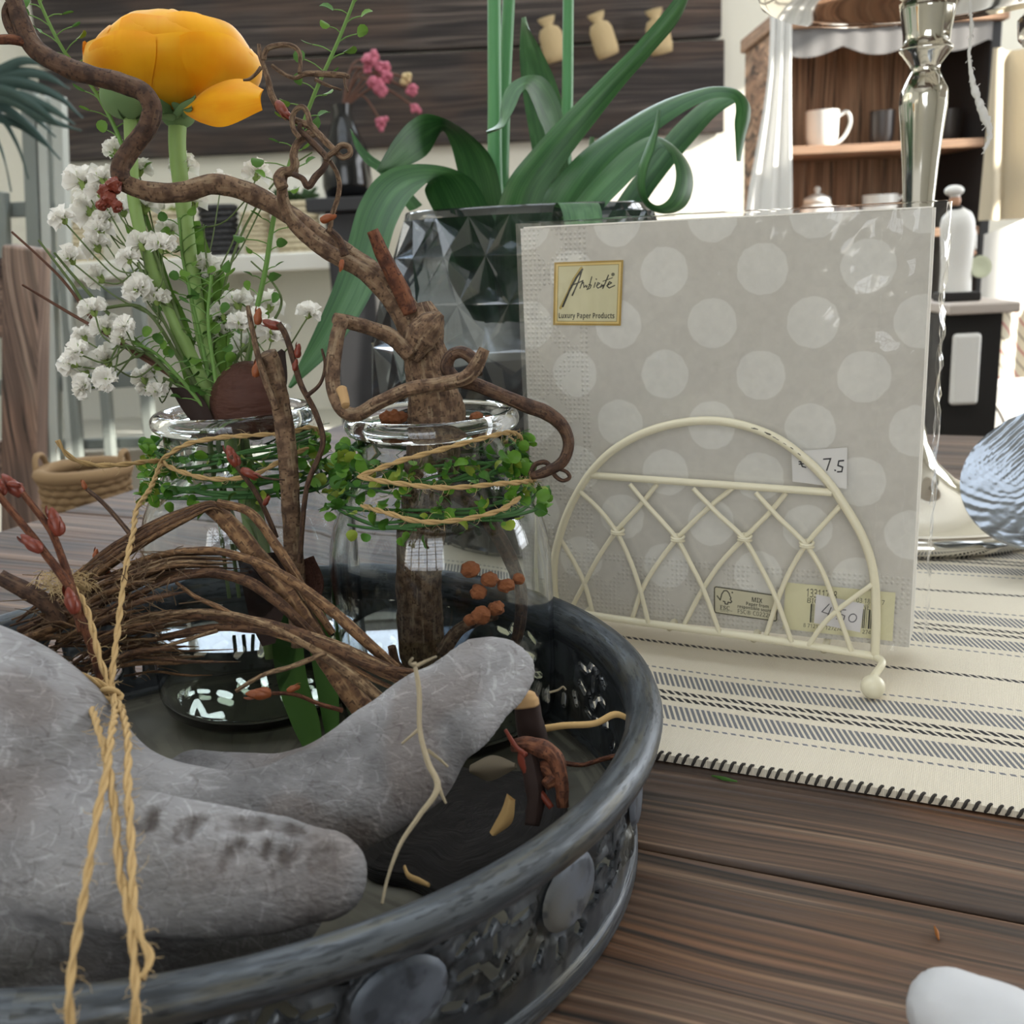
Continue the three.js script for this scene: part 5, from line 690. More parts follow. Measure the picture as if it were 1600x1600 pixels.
// ---------- grey bird figure ----------
{
  const elip = (c, r, q) => { const iq = q ? q.clone().invert() : null, v = V3(0, 0, 0); return (x, y, z) => { v.set(x - c.x, y - c.y, z - c.z); if (iq) v.applyQuaternion(iq); const k0 = Math.hypot(v.x / r.x, v.y / r.y, v.z / r.z), k1 = Math.hypot(v.x / (r.x * r.x), v.y / (r.y * r.y), v.z / (r.z * r.z)); return k0 < 1e-6 ? -Math.min(r.x, r.y, r.z) : k0 * (k0 - 1) / k1; }; };
  const cone = (a, b, ra, rb) => { const d = b.clone().sub(a), l2 = d.lengthSq(); return (x, y, z) => { const h = clamp(((x - a.x) * d.x + (y - a.y) * d.y + (z - a.z) * d.z) / l2); return Math.hypot(x - a.x - d.x * h, y - a.y - d.y * h, z - a.z - d.z * h) - lerp(ra, rb, h); }; };
  // a flat paddle along a centre line: half width and half thickness change along it
  const paddle = (pts, w, th, nrm) => { const N = 40, c = new THREE.CatmullRomCurve3(pts), ps = c.getPoints(N), fr = ps.map((p, i) => { const t = ps[Math.min(N, i + 1)].clone().sub(ps[Math.max(0, i - 1)]).normalize(), n = nrm.clone().addScaledVector(t, -nrm.dot(t)).normalize(); return [t, n, t.clone().cross(n)]; }); const W = i => { const x = i / N * (w.length - 1), k = Math.min(w.length - 2, Math.floor(x)); return lerp(w[k], w[k + 1], x - k); }, T = i => { const x = i / N * (th.length - 1), k = Math.min(th.length - 2, Math.floor(x)); return lerp(th[k], th[k + 1], x - k); };
    return (x, y, z) => { let bi = 0, bd = 1e9; for (let i = 0; i <= N; i++) { const p = ps[i], d = (x - p.x) ** 2 + (y - p.y) ** 2 + (z - p.z) ** 2; if (d < bd) { bd = d; bi = i; } } const p = ps[bi], f = fr[bi], vx = x - p.x, vy = y - p.y, vz = z - p.z, a = vx * f[0].x + vy * f[0].y + vz * f[0].z, n = vx * f[1].x + vy * f[1].y + vz * f[1].z, b = vx * f[2].x + vy * f[2].y + vz * f[2].z, ww = W(bi), tt = T(bi), ea = bi === 0 || bi === N ? a : 0; const k = Math.hypot(b / ww, n / tt, ea / ww); return (k - 1) * Math.min(ww, tt) * 0.75; }; };
  const smin = (a, b, k) => { const h = clamp(0.5 + 0.5 * (b - a) / k); return lerp(b, a, h) - k * h * (1 - h); };
  const body = elip(P(-62, 1245, 0.262), V3(0.0425, 0.0405, 0.036)), belly = elip(P(-40, 1420, 0.262).setY(0.034), V3(0.052, 0.030, 0.036)), rump = cone(P(90, 1330, 0.256), P(430, 1290, 0.268), 0.0265, 0.0115), under = cone(P(60, 1450, 0.258).setY(0.028), P(430, 1400, 0.262).setY(0.028), 0.024, 0.012);
  const headC = P(-250, 1120, 0.27), head = elip(headC, V3(0.022, 0.020, 0.020)), neck = cone(P(-110, 1160, 0.264), headC, 0.03, 0.018), beak = cone(headC.clone().add(V3(-0.018, 0, 0.004)), headC.clone().add(V3(-0.034, -0.003, 0.007)), 0.006, 0.0012);
  const vw = ray(650, 1180).normalize().multiplyScalar(-1), tailN = vw.clone().add(V3(-0.25, 0.75, 0)).normalize();
  const tail = paddle([P(400, 1300, 0.268), P(500, 1245, 0.272), P(600, 1178, 0.277), P(690, 1110, 0.281), P(760, 1060, 0.284)], [0.012, 0.0138, 0.0150, 0.0152, 0.0128], [0.009, 0.0085, 0.0070, 0.0052, 0.0036], tailN);
  const tailBase = cone(P(440, 1312, 0.266), P(650, 1205, 0.275), 0.0128, 0.0085);
  const wingN = vw.clone().add(V3(0, 0.35, 0)).normalize();
  const wing = paddle([P(60, 1330, 0.232), P(200, 1345, 0.229), P(340, 1360, 0.230), P(440, 1366, 0.233), P(503, 1366, 0.236)], [0.013, 0.0148, 0.0140, 0.0128, 0.0104], [0.008, 0.0092, 0.0085, 0.0072, 0.0056], wingN);
  const wing2 = paddle([P(300, 1215, 0.285), P(420, 1215, 0.284), P(480, 1200, 0.283), P(525, 1186, 0.282)], [0.008, 0.007, 0.0052, 0.003], [0.006, 0.005, 0.0042, 0.0026], V3(0, 1, 0.5).normalize());
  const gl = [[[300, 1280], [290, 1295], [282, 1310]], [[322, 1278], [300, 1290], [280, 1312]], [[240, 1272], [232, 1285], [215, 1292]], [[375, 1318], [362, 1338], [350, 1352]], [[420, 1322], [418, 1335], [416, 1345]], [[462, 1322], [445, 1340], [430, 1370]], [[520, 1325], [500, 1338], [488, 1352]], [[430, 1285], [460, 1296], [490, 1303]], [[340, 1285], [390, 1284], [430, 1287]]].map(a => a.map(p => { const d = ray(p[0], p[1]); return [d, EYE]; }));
  const grooves = []; // finger strokes pressed into the wing: found where the bearing meets the surface
  const lowcut = (x, y, z) => 0.0052 - y;
  const raw = (x, y, z) => { let d = smin(body(x, y, z), belly(x, y, z), 0.014); d = smin(d, rump(x, y, z), 0.012); d = smin(d, under(x, y, z), 0.012); d = smin(d, tailBase(x, y, z), 0.008); d = smin(d, tail(x, y, z), 0.007); d = smin(d, wing(x, y, z), 0.0035); d = smin(d, wing2(x, y, z), 0.005); d = smin(d, neck(x, y, z), 0.012); d = smin(d, head(x, y, z), 0.008); d = smin(d, beak(x, y, z), 0.004); return d; };
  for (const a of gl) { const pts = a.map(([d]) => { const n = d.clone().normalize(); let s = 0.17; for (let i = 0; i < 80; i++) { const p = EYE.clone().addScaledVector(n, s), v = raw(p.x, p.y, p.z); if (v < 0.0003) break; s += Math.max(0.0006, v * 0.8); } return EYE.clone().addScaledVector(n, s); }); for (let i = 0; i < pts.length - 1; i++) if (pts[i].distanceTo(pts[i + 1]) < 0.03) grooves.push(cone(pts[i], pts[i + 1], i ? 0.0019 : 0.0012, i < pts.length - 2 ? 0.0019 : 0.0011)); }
  const sdf = (x, y, z) => { let d = raw(x, y, z); if (d < 0.003 && d > -0.004) { for (const g of grooves) d = Math.max(d, -(g(x, y, z) - 0.0002)); d += 0.0006 * (noise3(x * 120, y * 120, z * 120, 5) - 0.5); } return Math.max(d, lowcut(x, y, z)); };
  const g = surfaceNets(sdf, V3(-0.245, 0.003, -0.325), V3(0.012, 0.118, -0.19), 0.00125);
  const p = g.attributes.position, col = new Float32Array(p.count * 3), uv = new Float32Array(p.count * 2);
  for (let i = 0; i < p.count; i++) { const x = p.getX(i), y = p.getY(i), z = p.getZ(i); uv[2 * i] = x / 0.06; uv[2 * i + 1] = (y - z * 0.8) / 0.06;
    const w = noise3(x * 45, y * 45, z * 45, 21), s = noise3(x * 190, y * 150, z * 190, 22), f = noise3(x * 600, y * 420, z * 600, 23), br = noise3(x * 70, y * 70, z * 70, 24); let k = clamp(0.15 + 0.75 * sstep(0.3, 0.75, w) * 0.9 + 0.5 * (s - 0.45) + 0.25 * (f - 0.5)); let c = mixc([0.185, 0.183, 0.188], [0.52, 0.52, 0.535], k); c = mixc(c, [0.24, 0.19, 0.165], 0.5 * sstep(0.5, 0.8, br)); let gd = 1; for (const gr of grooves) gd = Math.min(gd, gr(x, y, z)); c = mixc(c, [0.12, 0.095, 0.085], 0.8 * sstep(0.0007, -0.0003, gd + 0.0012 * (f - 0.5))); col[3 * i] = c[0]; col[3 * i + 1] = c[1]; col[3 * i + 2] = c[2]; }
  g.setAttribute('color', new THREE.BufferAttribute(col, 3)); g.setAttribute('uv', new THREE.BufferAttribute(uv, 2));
  const bb = makeTex(512, 512, (u, v) => 255 * (0.6 * fbm(u, v, 12, 16, 4, 601) + 0.4 * fbm(u, v, 50, 60, 2, 605)), false);
  const brush = canvasTex(1024, 1024, (x, w, h) => { const r = rng(5); x.fillStyle = '#c4c2c2'; x.fillRect(0, 0, w, h); x.lineCap = 'round'; for (let i = 0; i < 4200; i++) { const v = r(), px = r() * w, py = r() * h, a = 0.7 + (r() - 0.5) * 2.6, l = 8 + 34 * r(); x.strokeStyle = v < 0.6 ? `rgba(255,255,255,${0.1 + 0.4 * r()})` : `rgba(110,100,98,${0.06 + 0.2 * r()})`; x.lineWidth = 1 + 9 * r() * r(); for (const ox of [-w, 0, w]) for (const oy of [-h, 0, h]) { if (px + ox < -60 || px + ox > w + 60 || py + oy < -60 || py + oy > h + 60) continue; x.beginPath(); x.moveTo(px + ox, py + oy); x.quadraticCurveTo(px + ox + Math.cos(a) * l * 0.5 + 5, py + oy + Math.sin(a) * l * 0.5, px + ox + Math.cos(a) * l, py + oy + Math.sin(a) * l); x.stroke(); } } });
  brush.wrapS = brush.wrapT = THREE.RepeatWrapping; brush.repeat.set(0.5, 0.5);
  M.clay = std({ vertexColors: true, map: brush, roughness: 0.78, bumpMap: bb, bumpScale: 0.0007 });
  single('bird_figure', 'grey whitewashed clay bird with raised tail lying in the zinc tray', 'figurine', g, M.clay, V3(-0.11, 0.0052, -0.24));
}
{ // long jute tied round wreath and hanging over bird and rim
  const k = P(174, 1082, 0.272);
  jute('long jute string knotted by the wreath and hanging over bird and tray rim', [
    [P(252, 722, 0.384), P(236, 762, 0.36), P(214, 795, 0.34), P(208, 835, 0.322), P(200, 868, 0.31), P(192, 920, 0.30), P(184, 985, 0.288), P(176, 1050, 0.277), k],
    [P(112, 915, 0.30), P(130, 940, 0.292), P(143, 975, 0.286), P(155, 1025, 0.279), k], [P(85, 1040, 0.276), P(110, 1052, 0.272), P(142, 1060, 0.271), k],
    [k, P(146, 1096, 0.266), P(150, 1125, 0.248), P(163, 1170, 0.232), P(172, 1215, 0.224), P(180, 1270, 0.217), P(186, 1350, 0.208), P(202, 1430, 0.199), P(210, 1500, 0.1925), P(212, 1560, 0.188), P(212, 1640, 0.186)],
    [k, P(180, 1105, 0.262), P(174, 1150, 0.236), P(164, 1220, 0.222), P(152, 1270, 0.215), P(140, 1350, 0.207), P(126, 1430, 0.199), P(114, 1500, 0.193), P(108, 1560, 0.188), P(114, 1640, 0.186)],
    [k, P(190, 1110, 0.26), P(200, 1160, 0.236), P(200, 1230, 0.222), P(206, 1330, 0.210), P(208, 1400, 0.202), P(218, 1460, 0.196), P(234, 1498, 0.193), P(222, 1530, 0.1905)]], 0.00098, k.clone(), 70);
  const n = thing('string_knot', 'lumpy jute knot where hanging strings meet above the bird', 'knot', k.clone()); const g = []; for (let i = 0; i < 3; i++) g.push(new THREE.TorusGeometry(0.0022 + 0.0004 * i, 0.0008, 7, 20).rotateX(0.6 + i * 0.9).rotateY(i * 1.3).translate(k.x, k.y - i * 0.0012, k.z + 0.001)); part(n, 'loop', merge(g), M.jute);
}
// ---------- dry bits lying in the tray ----------
{
  const px = (n, d) => n * d / FOCAL; M.dryLeaf = std({ color: 0x6d6250, roughness: 0.9 }); M.straw = std({ color: 0xc2a06a, roughness: 0.85 }); M.paleTwig = std({ color: 0xa3967c, roughness: 0.9, bumpMap: barkBump, bumpScale: 0.0006 });
  const t = thing('dry_forked_twig', 'pale dry forked twig leaning across the raised bird tail', 'twig', P(595, 1410, 0.245)); part(t, 'stem', limb(tr([[648, 1035], [655, 1080], [656, 1140], [668, 1190], [684, 1230], [655, 1275], [625, 1320], [605, 1375], [597, 1412]], 0.262, 0.236), [px(3.5, 0.25), px(4, 0.25), px(4, 0.25), px(4.6, 0.25), px(5, 0.25), px(4, 0.25), px(3.2, 0.25), px(2.6, 0.25), px(2.2, 0.25)], { seg: 60, rs: 8, rough: 0.12 }), M.paleTwig); for (const a of [[[652, 1040], [668, 1032], [682, 1026]], [[684, 1225], [692, 1245], [697, 1255]], [[668, 1172], [685, 1185], [700, 1198]], [[654, 1140], [642, 1150], [628, 1162]], [[648, 1040], [640, 1036], [645, 1028]]]) part(t, 'side_shoot', limb(tr(a, 0.258, 0.256), [px(3.5, 0.25), px(2.5, 0.25), px(2, 0.25)], { seg: 10, rs: 6, rough: 0.1 }), M.paleTwig);
  single('bare_twig', 'pale bent twig tip pointing over the tray rim', 'twig', limb(tr([[830, 1142], [880, 1134], [930, 1130], [962, 1116], [985, 1125], [1007, 1136]], 0.315, 0.318), [px(6, 0.31), px(6, 0.31), px(5.5, 0.31), px(6, 0.31), px(4, 0.31), px(1.5, 0.31)], { seg: 36, rs: 8, rough: 0.08 }), M.straw, P(850, 1138, 0.316));
  single('bare_twig', 'brown thin twig lying on tray floor under the rim', 'twig', limb(tr([[880, 1192], [910, 1195], [945, 1185], [965, 1182], [972, 1186]], 0.335, 0.33), [px(4, 0.33), px(4, 0.33), px(4, 0.33), px(5, 0.33), px(4, 0.33)], { seg: 24, rs: 7, rough: 0.1 }), M.barkRed, P(880, 1192, 0.335)); single('bare_twig', 'tiny curled pale twig beside hazel jar base', 'twig', limb(tr([[858, 1082], [872, 1078], [880, 1073], [884, 1078]], 0.325), [px(2, 0.33), px(1.5, 0.33)], { seg: 14, rs: 5 }), M.paleTwig, P(858, 1082, 0.325));
  const s = thing('cut_stub', 'dark cut branch stub with pale red top behind bird tail', 'branch', P(820, 1200, 0.305)); part(s, 'stub', limb(tr([[838, 1190], [832, 1150], [826, 1110], [824, 1088]], 0.312, 0.306), [px(24, 0.31), px(22, 0.31), px(20, 0.31), px(17, 0.31)], { seg: 24, rs: 14, rough: 0.12 }), M.peel); part(s, 'cut_end', limb(tr([[824, 1104], [822, 1090], [823, 1080]], 0.304), [px(19, 0.305), px(18, 0.305), px(13, 0.305)], { seg: 8, rs: 12, rough: 0.2 }), M.cutWood, 'pale reddish cut end');
  const k = thing('gnarled_root', 'gnarled brown root tangle against the inner tray wall', 'root', P(840, 1280, 0.295)); for (const [a, r, m] of [[[[800, 1165], [830, 1165], [862, 1178], [876, 1215], [880, 1262]], [10, 14, 15, 12, 9], M.barkRed], [[[815, 1160], [818, 1190], [835, 1225], [862, 1262]], [6, 8, 7, 5], M.bud], [[[840, 1210], [855, 1200], [866, 1215], [852, 1228]], [12, 14, 12, 8], M.barkRed], [[[790, 1140], [805, 1165], [822, 1180]], [3, 4, 4], M.bud], [[[822, 1170], [830, 1200], [836, 1240], [832, 1290]], [14, 16, 16, 12], M.peel]]) part(k, 'root_strand', limb(tr(a, 0.296, 0.29), r.map(q => px(q, 0.295)), { seg: 26, rs: 9, rough: 0.2, freq: 240 }), m);
  const dl = (l, A, B, d0, d1, m) => single('dry_leaf', l, 'leaf', ribbon(tr(A, d0, d1), tr(B, d0, d1), { n: 18, cup: 0.25 }), m, P(A[0][0], A[0][1], d0), 'dry leaves in the tray');
  dl('grey brown dry leaf beneath the bird tail beside jar', [[735, 1195], [770, 1180], [805, 1192]], [[740, 1210], [765, 1220], [808, 1200]], 0.312, 0.305, M.dryLeaf); dl('yellow brown dry leaf standing in dark tray bottom', [[765, 1300], [785, 1262], [792, 1240]], [[775, 1305], [800, 1285], [805, 1250]], 0.285, 0.283, M.straw); dl('dark dry leaf tip behind the far wing of bird', [[388, 1190], [410, 1196], [440, 1204]], [[392, 1182], [415, 1192], [440, 1204]], 0.30, 0.30, M.dryLeaf);
  single('straw_peel', 'small curled straw coloured peel on dark tray floor', 'peel', limb(tr([[632, 1355], [638, 1368], [655, 1376], [670, 1383]], 0.262, 0.255), [px(5, 0.26), px(6, 0.26), px(6, 0.26), px(4, 0.26)], { seg: 16, rs: 8, flat: 0.5 }), M.straw, P(650, 1375, 0.26));
  { const o = [[575, 1338], [640, 1352], [705, 1385], [760, 1372], [830, 1330], [872, 1290], [884, 1245], [860, 1205], [790, 1190], [710, 1190], [630, 1225], [565, 1290]].map(p => G(p[0], p[1], 0.012)); const q = new THREE.CatmullRomCurve3(o, true).getPoints(60), cx = o.reduce((m, p) => m.add(p.clone().multiplyScalar(1 / o.length)), V3(0, 0, 0)); const top = grid(60, 8, (s2, v) => { const p = q[Math.round(s2 * 60) % 60].clone(); const r2 = cx.clone().lerp(p, v); r2.y = 0.0125 + 0.003 * (noise3(r2.x * 180, 1, r2.z * 180, 6) - 0.5) - 0.004 * Math.pow(v, 8); return r2; }), side = grid(60, 2, (s2, v) => { const p = q[Math.round(s2 * 60) % 60].clone(); p.y = lerp(0.0088, 0.0042, v); return p.lerp(cx.clone().setY(p.y), -0.02 * Math.sin(v * 3)); }); single('black_fill', 'flat black piece added to fill the dark tray bottom below the bird tail', 'bark', merge([top, side]), std({ color: 0x14100e, roughness: 0.9, bumpMap: barkBump, bumpScale: 0.002 }), cx.clone().setY(0.0042)); }  // added black piece that darkens the tray floor below the tail
}

// ---------- crumbs on the table, wool in the wreath ----------
{
  single('wood_chip', 'tiny orange wood chip lying on the bare table boards', 'chip', limb([G(1460, 1448, 0.0009), G(1464, 1458, 0.0011), G(1467, 1468, 0.0009)], [0.0004, 0.0011, 0.0004], { seg: 8, rs: 6, flat: 0.5 }), std({ color: 0xa86a34, roughness: 0.8 }), G(1464, 1458, 0));
  single('leaf_bit', 'small green leaf sliver fallen beside the runner edge', 'leaf', limb([G(1112, 1212, 0.0008), G(1132, 1217, 0.0010), G(1152, 1221, 0.0008)], [0.0003, 0.0009, 0.0003], { seg: 10, rs: 6, flat: 0.4 }), M.greenLeafDark, G(1132, 1217, 0));
  const g = [], r = rng(404); for (let k = 0; k < 220; k++) { const x = 100 + 40 * (r() - 0.5) * 2, y = 912 + 14 * (r() - 0.5) * 2, d = 0.297 + 0.008 * r(), a = r() * 6.28, l = 10 + 26 * r(); g.push(limb(tr([[x, y], [x + Math.cos(a) * l * 0.5, y + Math.sin(a) * l * 0.3 - 4], [x + Math.cos(a) * l, y + Math.sin(a) * l * 0.5 + 3]], d), [0.00012, 0.0001, 0.00008], { seg: 5, rs: 3, cap: false })); }
  const w = single('wool_tuft', 'fuzzy beige fibre tuft caught in the wreath twigs', 'fibres', merge(g), M.juteFuzz, P(100, 915, 0.3)); w.userData.kind = 'stuff';
}

// ---------- silverware on the table ----------
M.silver = std({ color: 0xd9d6cf, metalness: 1, roughness: 0.07 });
{
  const at = V3(0.2485, 0.0032, -0.648), t = thing('silver_cake_stand', 'tall polished silver cake stand with fluted baluster stem behind napkins', 'cake stand', at);
  const L = (p, n = 64) => lathe(p.map(q => [q[0], q[1]]), n, V3(at.x, 0.0032, at.z));
  part(t, 'foot', L([[0, 0.0], [0.086, 0.0], [0.0885, 0.003], [0.0885, 0.0075], [0.0855, 0.0105], [0.081, 0.0118], [0.066, 0.0135], [0.046, 0.0185], [0.03, 0.0265], [0.019, 0.037], [0.0125, 0.05], [0.009, 0.066], [0.0075, 0.085], [0.0072, 0.1]], 96), M.silver, 'round trumpet foot with rolled edge');
  const stem = [[0.0072, 0.1], [0.0074, 0.14], [0.0080, 0.181], [0.0102, 0.215], [0.0124, 0.238], [0.0136, 0.248], [0.0130, 0.256], [0.0094, 0.263], [0.0076, 0.267], [0.0086, 0.270], [0.0128, 0.2755], [0.0146, 0.2775], [0.0147, 0.279], [0.0128, 0.281], [0.0133, 0.287], [0.0152, 0.299], [0.0158, 0.303], [0.0130, 0.305]];
  const sg = lathe(stem, 64, V3(0, 0, 0)), p = sg.attributes.position; for (let i = 0; i < p.count; i++) { const y = p.getY(i), a = Math.atan2(p.getZ(i), p.getX(i)), f = (y < 0.252 && y > 0.1) || y > 0.282 ? 1 - 0.035 * Math.pow(Math.abs(Math.cos(a * 6)), 0.6) : 1; p.setX(i, p.getX(i) * f); p.setZ(i, p.getZ(i) * f); } sg.computeVertexNormals(); part(t, 'stem', sg.translate(at.x, 0.0032, at.z), M.silver, 'fluted silver stem');
  part(t, 'plate', L([[0, 0.305], [0.05, 0.303], [0.085, 0.305], [0.0925, 0.309], [0.0945, 0.3145], [0.097, 0.3195], [0.0975, 0.321], [0.0955, 0.3215], [0.092, 0.317], [0.085, 0.311], [0.05, 0.308], [0, 0.3085]], 96), M.silver, 'shallow silver plate seen from below');
  M.lace = std({ color: 0xd8d6d2, roughness: 0.9 });
  const lc = []; const r = rng(3); const ln = tr([[1512, -20], [1518, 40], [1514, 90], [1526, 150], [1540, 185], [1546, 210], [1538, 235]], 0.53, 0.53); lc.push(limb(ln, [0.0006, 0.0009, 0.0008, 0.0016, 0.0022, 0.0012, 0.0005], { seg: 60, rs: 6, rough: 0.7, freq: 600 })); for (let i = 0; i < 60; i++) { const c = new THREE.CatmullRomCurve3(ln).getPoint(r()), e = c.clone().add(V3((r() - 0.5) * 0.005, (r() - 0.5) * 0.006, (r() - 0.5) * 0.003)); lc.push(limb([c, c.clone().lerp(e, 0.5).add(V3(0.0006, 0.0006, 0)), e], 0.00018, { seg: 4, rs: 4 })); }
  single('frayed_ribbon', 'frayed grey white lace ribbon hanging from the cake stand plate', 'ribbon', merge(lc), M.lace, ln[0].clone());
  const a2 = V3(0.395, 0.0032, -0.66), s2 = thing('silver_plate_stand', 'second silver stand with pale plate edge in the top corner', 'cake stand', a2), L2 = p => lathe(p, 72, a2);
  M.palePlate = std({ color: 0xf2efe8, roughness: 0.35 });
  part(s2, 'foot', L2([[0, 0], [0.05, 0], [0.052, 0.005], [0.03, 0.012], [0.012, 0.03], [0.007, 0.06]]), M.silver); part(s2, 'stem', L2([[0.007, 0.06], [0.008, 0.15], [0.012, 0.2], [0.008, 0.26], [0.012, 0.282]]), M.silver); part(s2, 'plate', L2([[0, 0.282], [0.07, 0.282], [0.078, 0.285], [0.0785, 0.288], [0, 0.288]]), M.palePlate, 'flat pale plate'); part(s2, 'plate_band', L2([[0.0785, 0.286], [0.0805, 0.288], [0.0815, 0.298], [0.0795, 0.300], [0.0785, 0.288]]), M.silver, 'silver band round the plate');
  // tilted ribbed glass dish
  const c = P(1652, 752, 0.545), n = ray(1652, 752).normalize().multiplyScalar(-0.55).add(V3(-0.28, 0.75, 0.1)).normalize(), q = upTo(n), R = 0.046;
  const up = grid(90, 40, (s, v) => { const a = s * 6.28318, rr = R * v, x = Math.cos(a) * rr, z = Math.sin(a) * rr; return V3(x, 0.006 * v * v + (0.00035 * Math.sin(x * 500 + z * 1500 + 5 * noise3(x * 90, 1, z * 90, 2)) + 0.0004 * noise3(x * 400, 1, z * 1100, 5)) * (v > 0.02 ? 1 : 0), z).applyQuaternion(q).add(c); }), dn = grid(60, 6, (s, v) => { const a = s * 6.28318, rr = R * v; return V3(Math.cos(a) * rr, 0.006 * v * v - 0.004 + 0.0012 * v, Math.sin(a) * rr).applyQuaternion(q).add(c); }), ed = grid(60, 1, (s, v) => { const a = s * 6.28318; return V3(Math.cos(a) * R, lerp(0.0032, 0.006, v), Math.sin(a) * R).applyQuaternion(q).add(c); });
  M.ribGlass = std({ color: 0x9aa0a8, metalness: 0.85, roughness: 0.2 });
  const d = thing('ribbed_dish', 'tilted silver grey ribbed glass dish at the table edge', 'dish', V3(c.x, 0.0032, c.z)); part(d, 'dish', merge([up, dn, ed]), M.ribGlass); const cb = c.clone().addScaledVector(n, -0.004); part(d, 'prop', limb([V3(cb.x + 0.012, 0.0032, cb.z - 0.01), cb.clone().add(V3(0.004, -0.004, -0.003)), cb], [0.012, 0.009, 0.008], { seg: 8, rs: 14 }), M.ribGlass);
}
{ // white ceramic piece at the near corner
  const a = P(1484, 1580, 0.215), b = P(1560, 1650, 0.212), cc = P(1720, 1790, 0.205), body = P(1820, 1800, 0.21); body.y = 0.0145;
  const cone = (p, q, r0, r1) => { const d = q.clone().sub(p), l2 = d.lengthSq(); return (x, y, z) => { const h = clamp(((x - p.x) * d.x + (y - p.y) * d.y + (z - p.z) * d.z) / l2); return Math.hypot(x - p.x - d.x * h, y - p.y - d.y * h, z - p.z - d.z * h) - lerp(r0, r1, h); }; };
  const f1 = cone(a, b, 0.0085, 0.0128), f2 = cone(b, cc, 0.0128, 0.018), f3 = (x, y, z) => Math.hypot((x - body.x) / 1.2, y - body.y, z - body.z) - 0.0138, sm = (p, q, k) => { const h = clamp(0.5 + 0.5 * (q - p) / k); return lerp(q, p, h) - k * h * (1 - h); };
  const g = surfaceNets((x, y, z) => Math.max(sm(sm(f1(x, y, z), f2(x, y, z), 0.006), f3(x, y, z), 0.014), 0.0008 - y), V3(a.x - 0.012, -0.001, body.z - 0.045), V3(body.x + 0.045, 0.075, body.z + 0.075), 0.002);
  single('white_ceramic', 'smooth white ceramic piece cut off at the near table corner', 'ceramic', g, std({ color: 0xc4c5c9, roughness: 0.6 }), V3(body.x, 0.0008, body.z));
}

// ---------- back of the shop ----------
const onZ = (x, y, z) => { const d = ray(x, y); return d.multiplyScalar((z - EYE.z) / d.z).add(EYE); };
const dup = (root, at, label) => { const r = root.clone(); r.name = numbered(root.name.replace(/_\d{3}$/, '')); r.userData = { ...root.userData, label }; r.position.copy(at); scene.add(r); return r; };
M.board = std({ map: boardWood, roughness: 0.8 });
{
  const l = onZ(72, 200, Z0 + 0.03), rr = onZ(1131, 140, Z0 + 0.03), yb = onZ(600, 233, Z0 + 0.03).y, t = thing('plank_panel', 'dark weathered wood panel of horizontal planks on the back wall', 'panel', V3((l.x + rr.x) / 2, yb, Z0 + 0.02));
  for (let i = 0; i < 2; i++) { const g = rbx(rr.x - l.x - 0.02 * (i % 2), 0.252, 0.035 + 0.008 * (i % 2), (l.x + rr.x) / 2, yb + 0.13 + i * 0.26, Z0 + 0.022, 0.004), uv = g.attributes.uv, p = g.attributes.position; for (let k = 0; k < p.count; k++) uv.setXY(k, p.getX(k) / 1.1 + i * 0.37, p.getY(k) / 0.6 + i * 0.29); part(t, 'plank', g, M.board); }
  M.burlap = std({ color: 0xb5a07a, roughness: 1, bumpMap: plasterBump, bumpScale: 0.002 });
  [['leftmost', 862, 62, 0.24], ['middle', 941, 55, 0.3], ['rightmost', 1028, 50, 0.2]].forEach(([w, x, y, tilt]) => { const c = onZ(x, y, Z0 + 0.09), b = thing('burlap_pouch', w === 'middle' ? 'beige burlap pouch hanging in the middle of three on dark planks' : w === 'leftmost' ? 'beige burlap pouch beside the upright green leaf tip on dark planks' : 'beige burlap pouch half behind the long slanting leaf', 'pouch', c, 'burlap pouches on the plank panel'); const q = new THREE.Quaternion().setFromAxisAngle(V3(0, 0, 1), tilt); const g = lathe([[0, -0.06], [0.03, -0.058], [0.034, -0.04], [0.033, 0.015], [0.026, 0.03], [0.014, 0.036], [0.022, 0.05], [0.026, 0.06], [0, 0.056]], 20); g.scale(1, 1, 0.6).applyQuaternion(q).translate(c.x, c.y, c.z); part(b, 'bag', g, M.burlap); const h = new THREE.TorusGeometry(0.015, 0.003, 6, 18).rotateX(0.4); h.translate(0, 0.036, 0).applyQuaternion(q).translate(c.x, c.y, c.z); part(b, 'tie', h, M.board); });
}
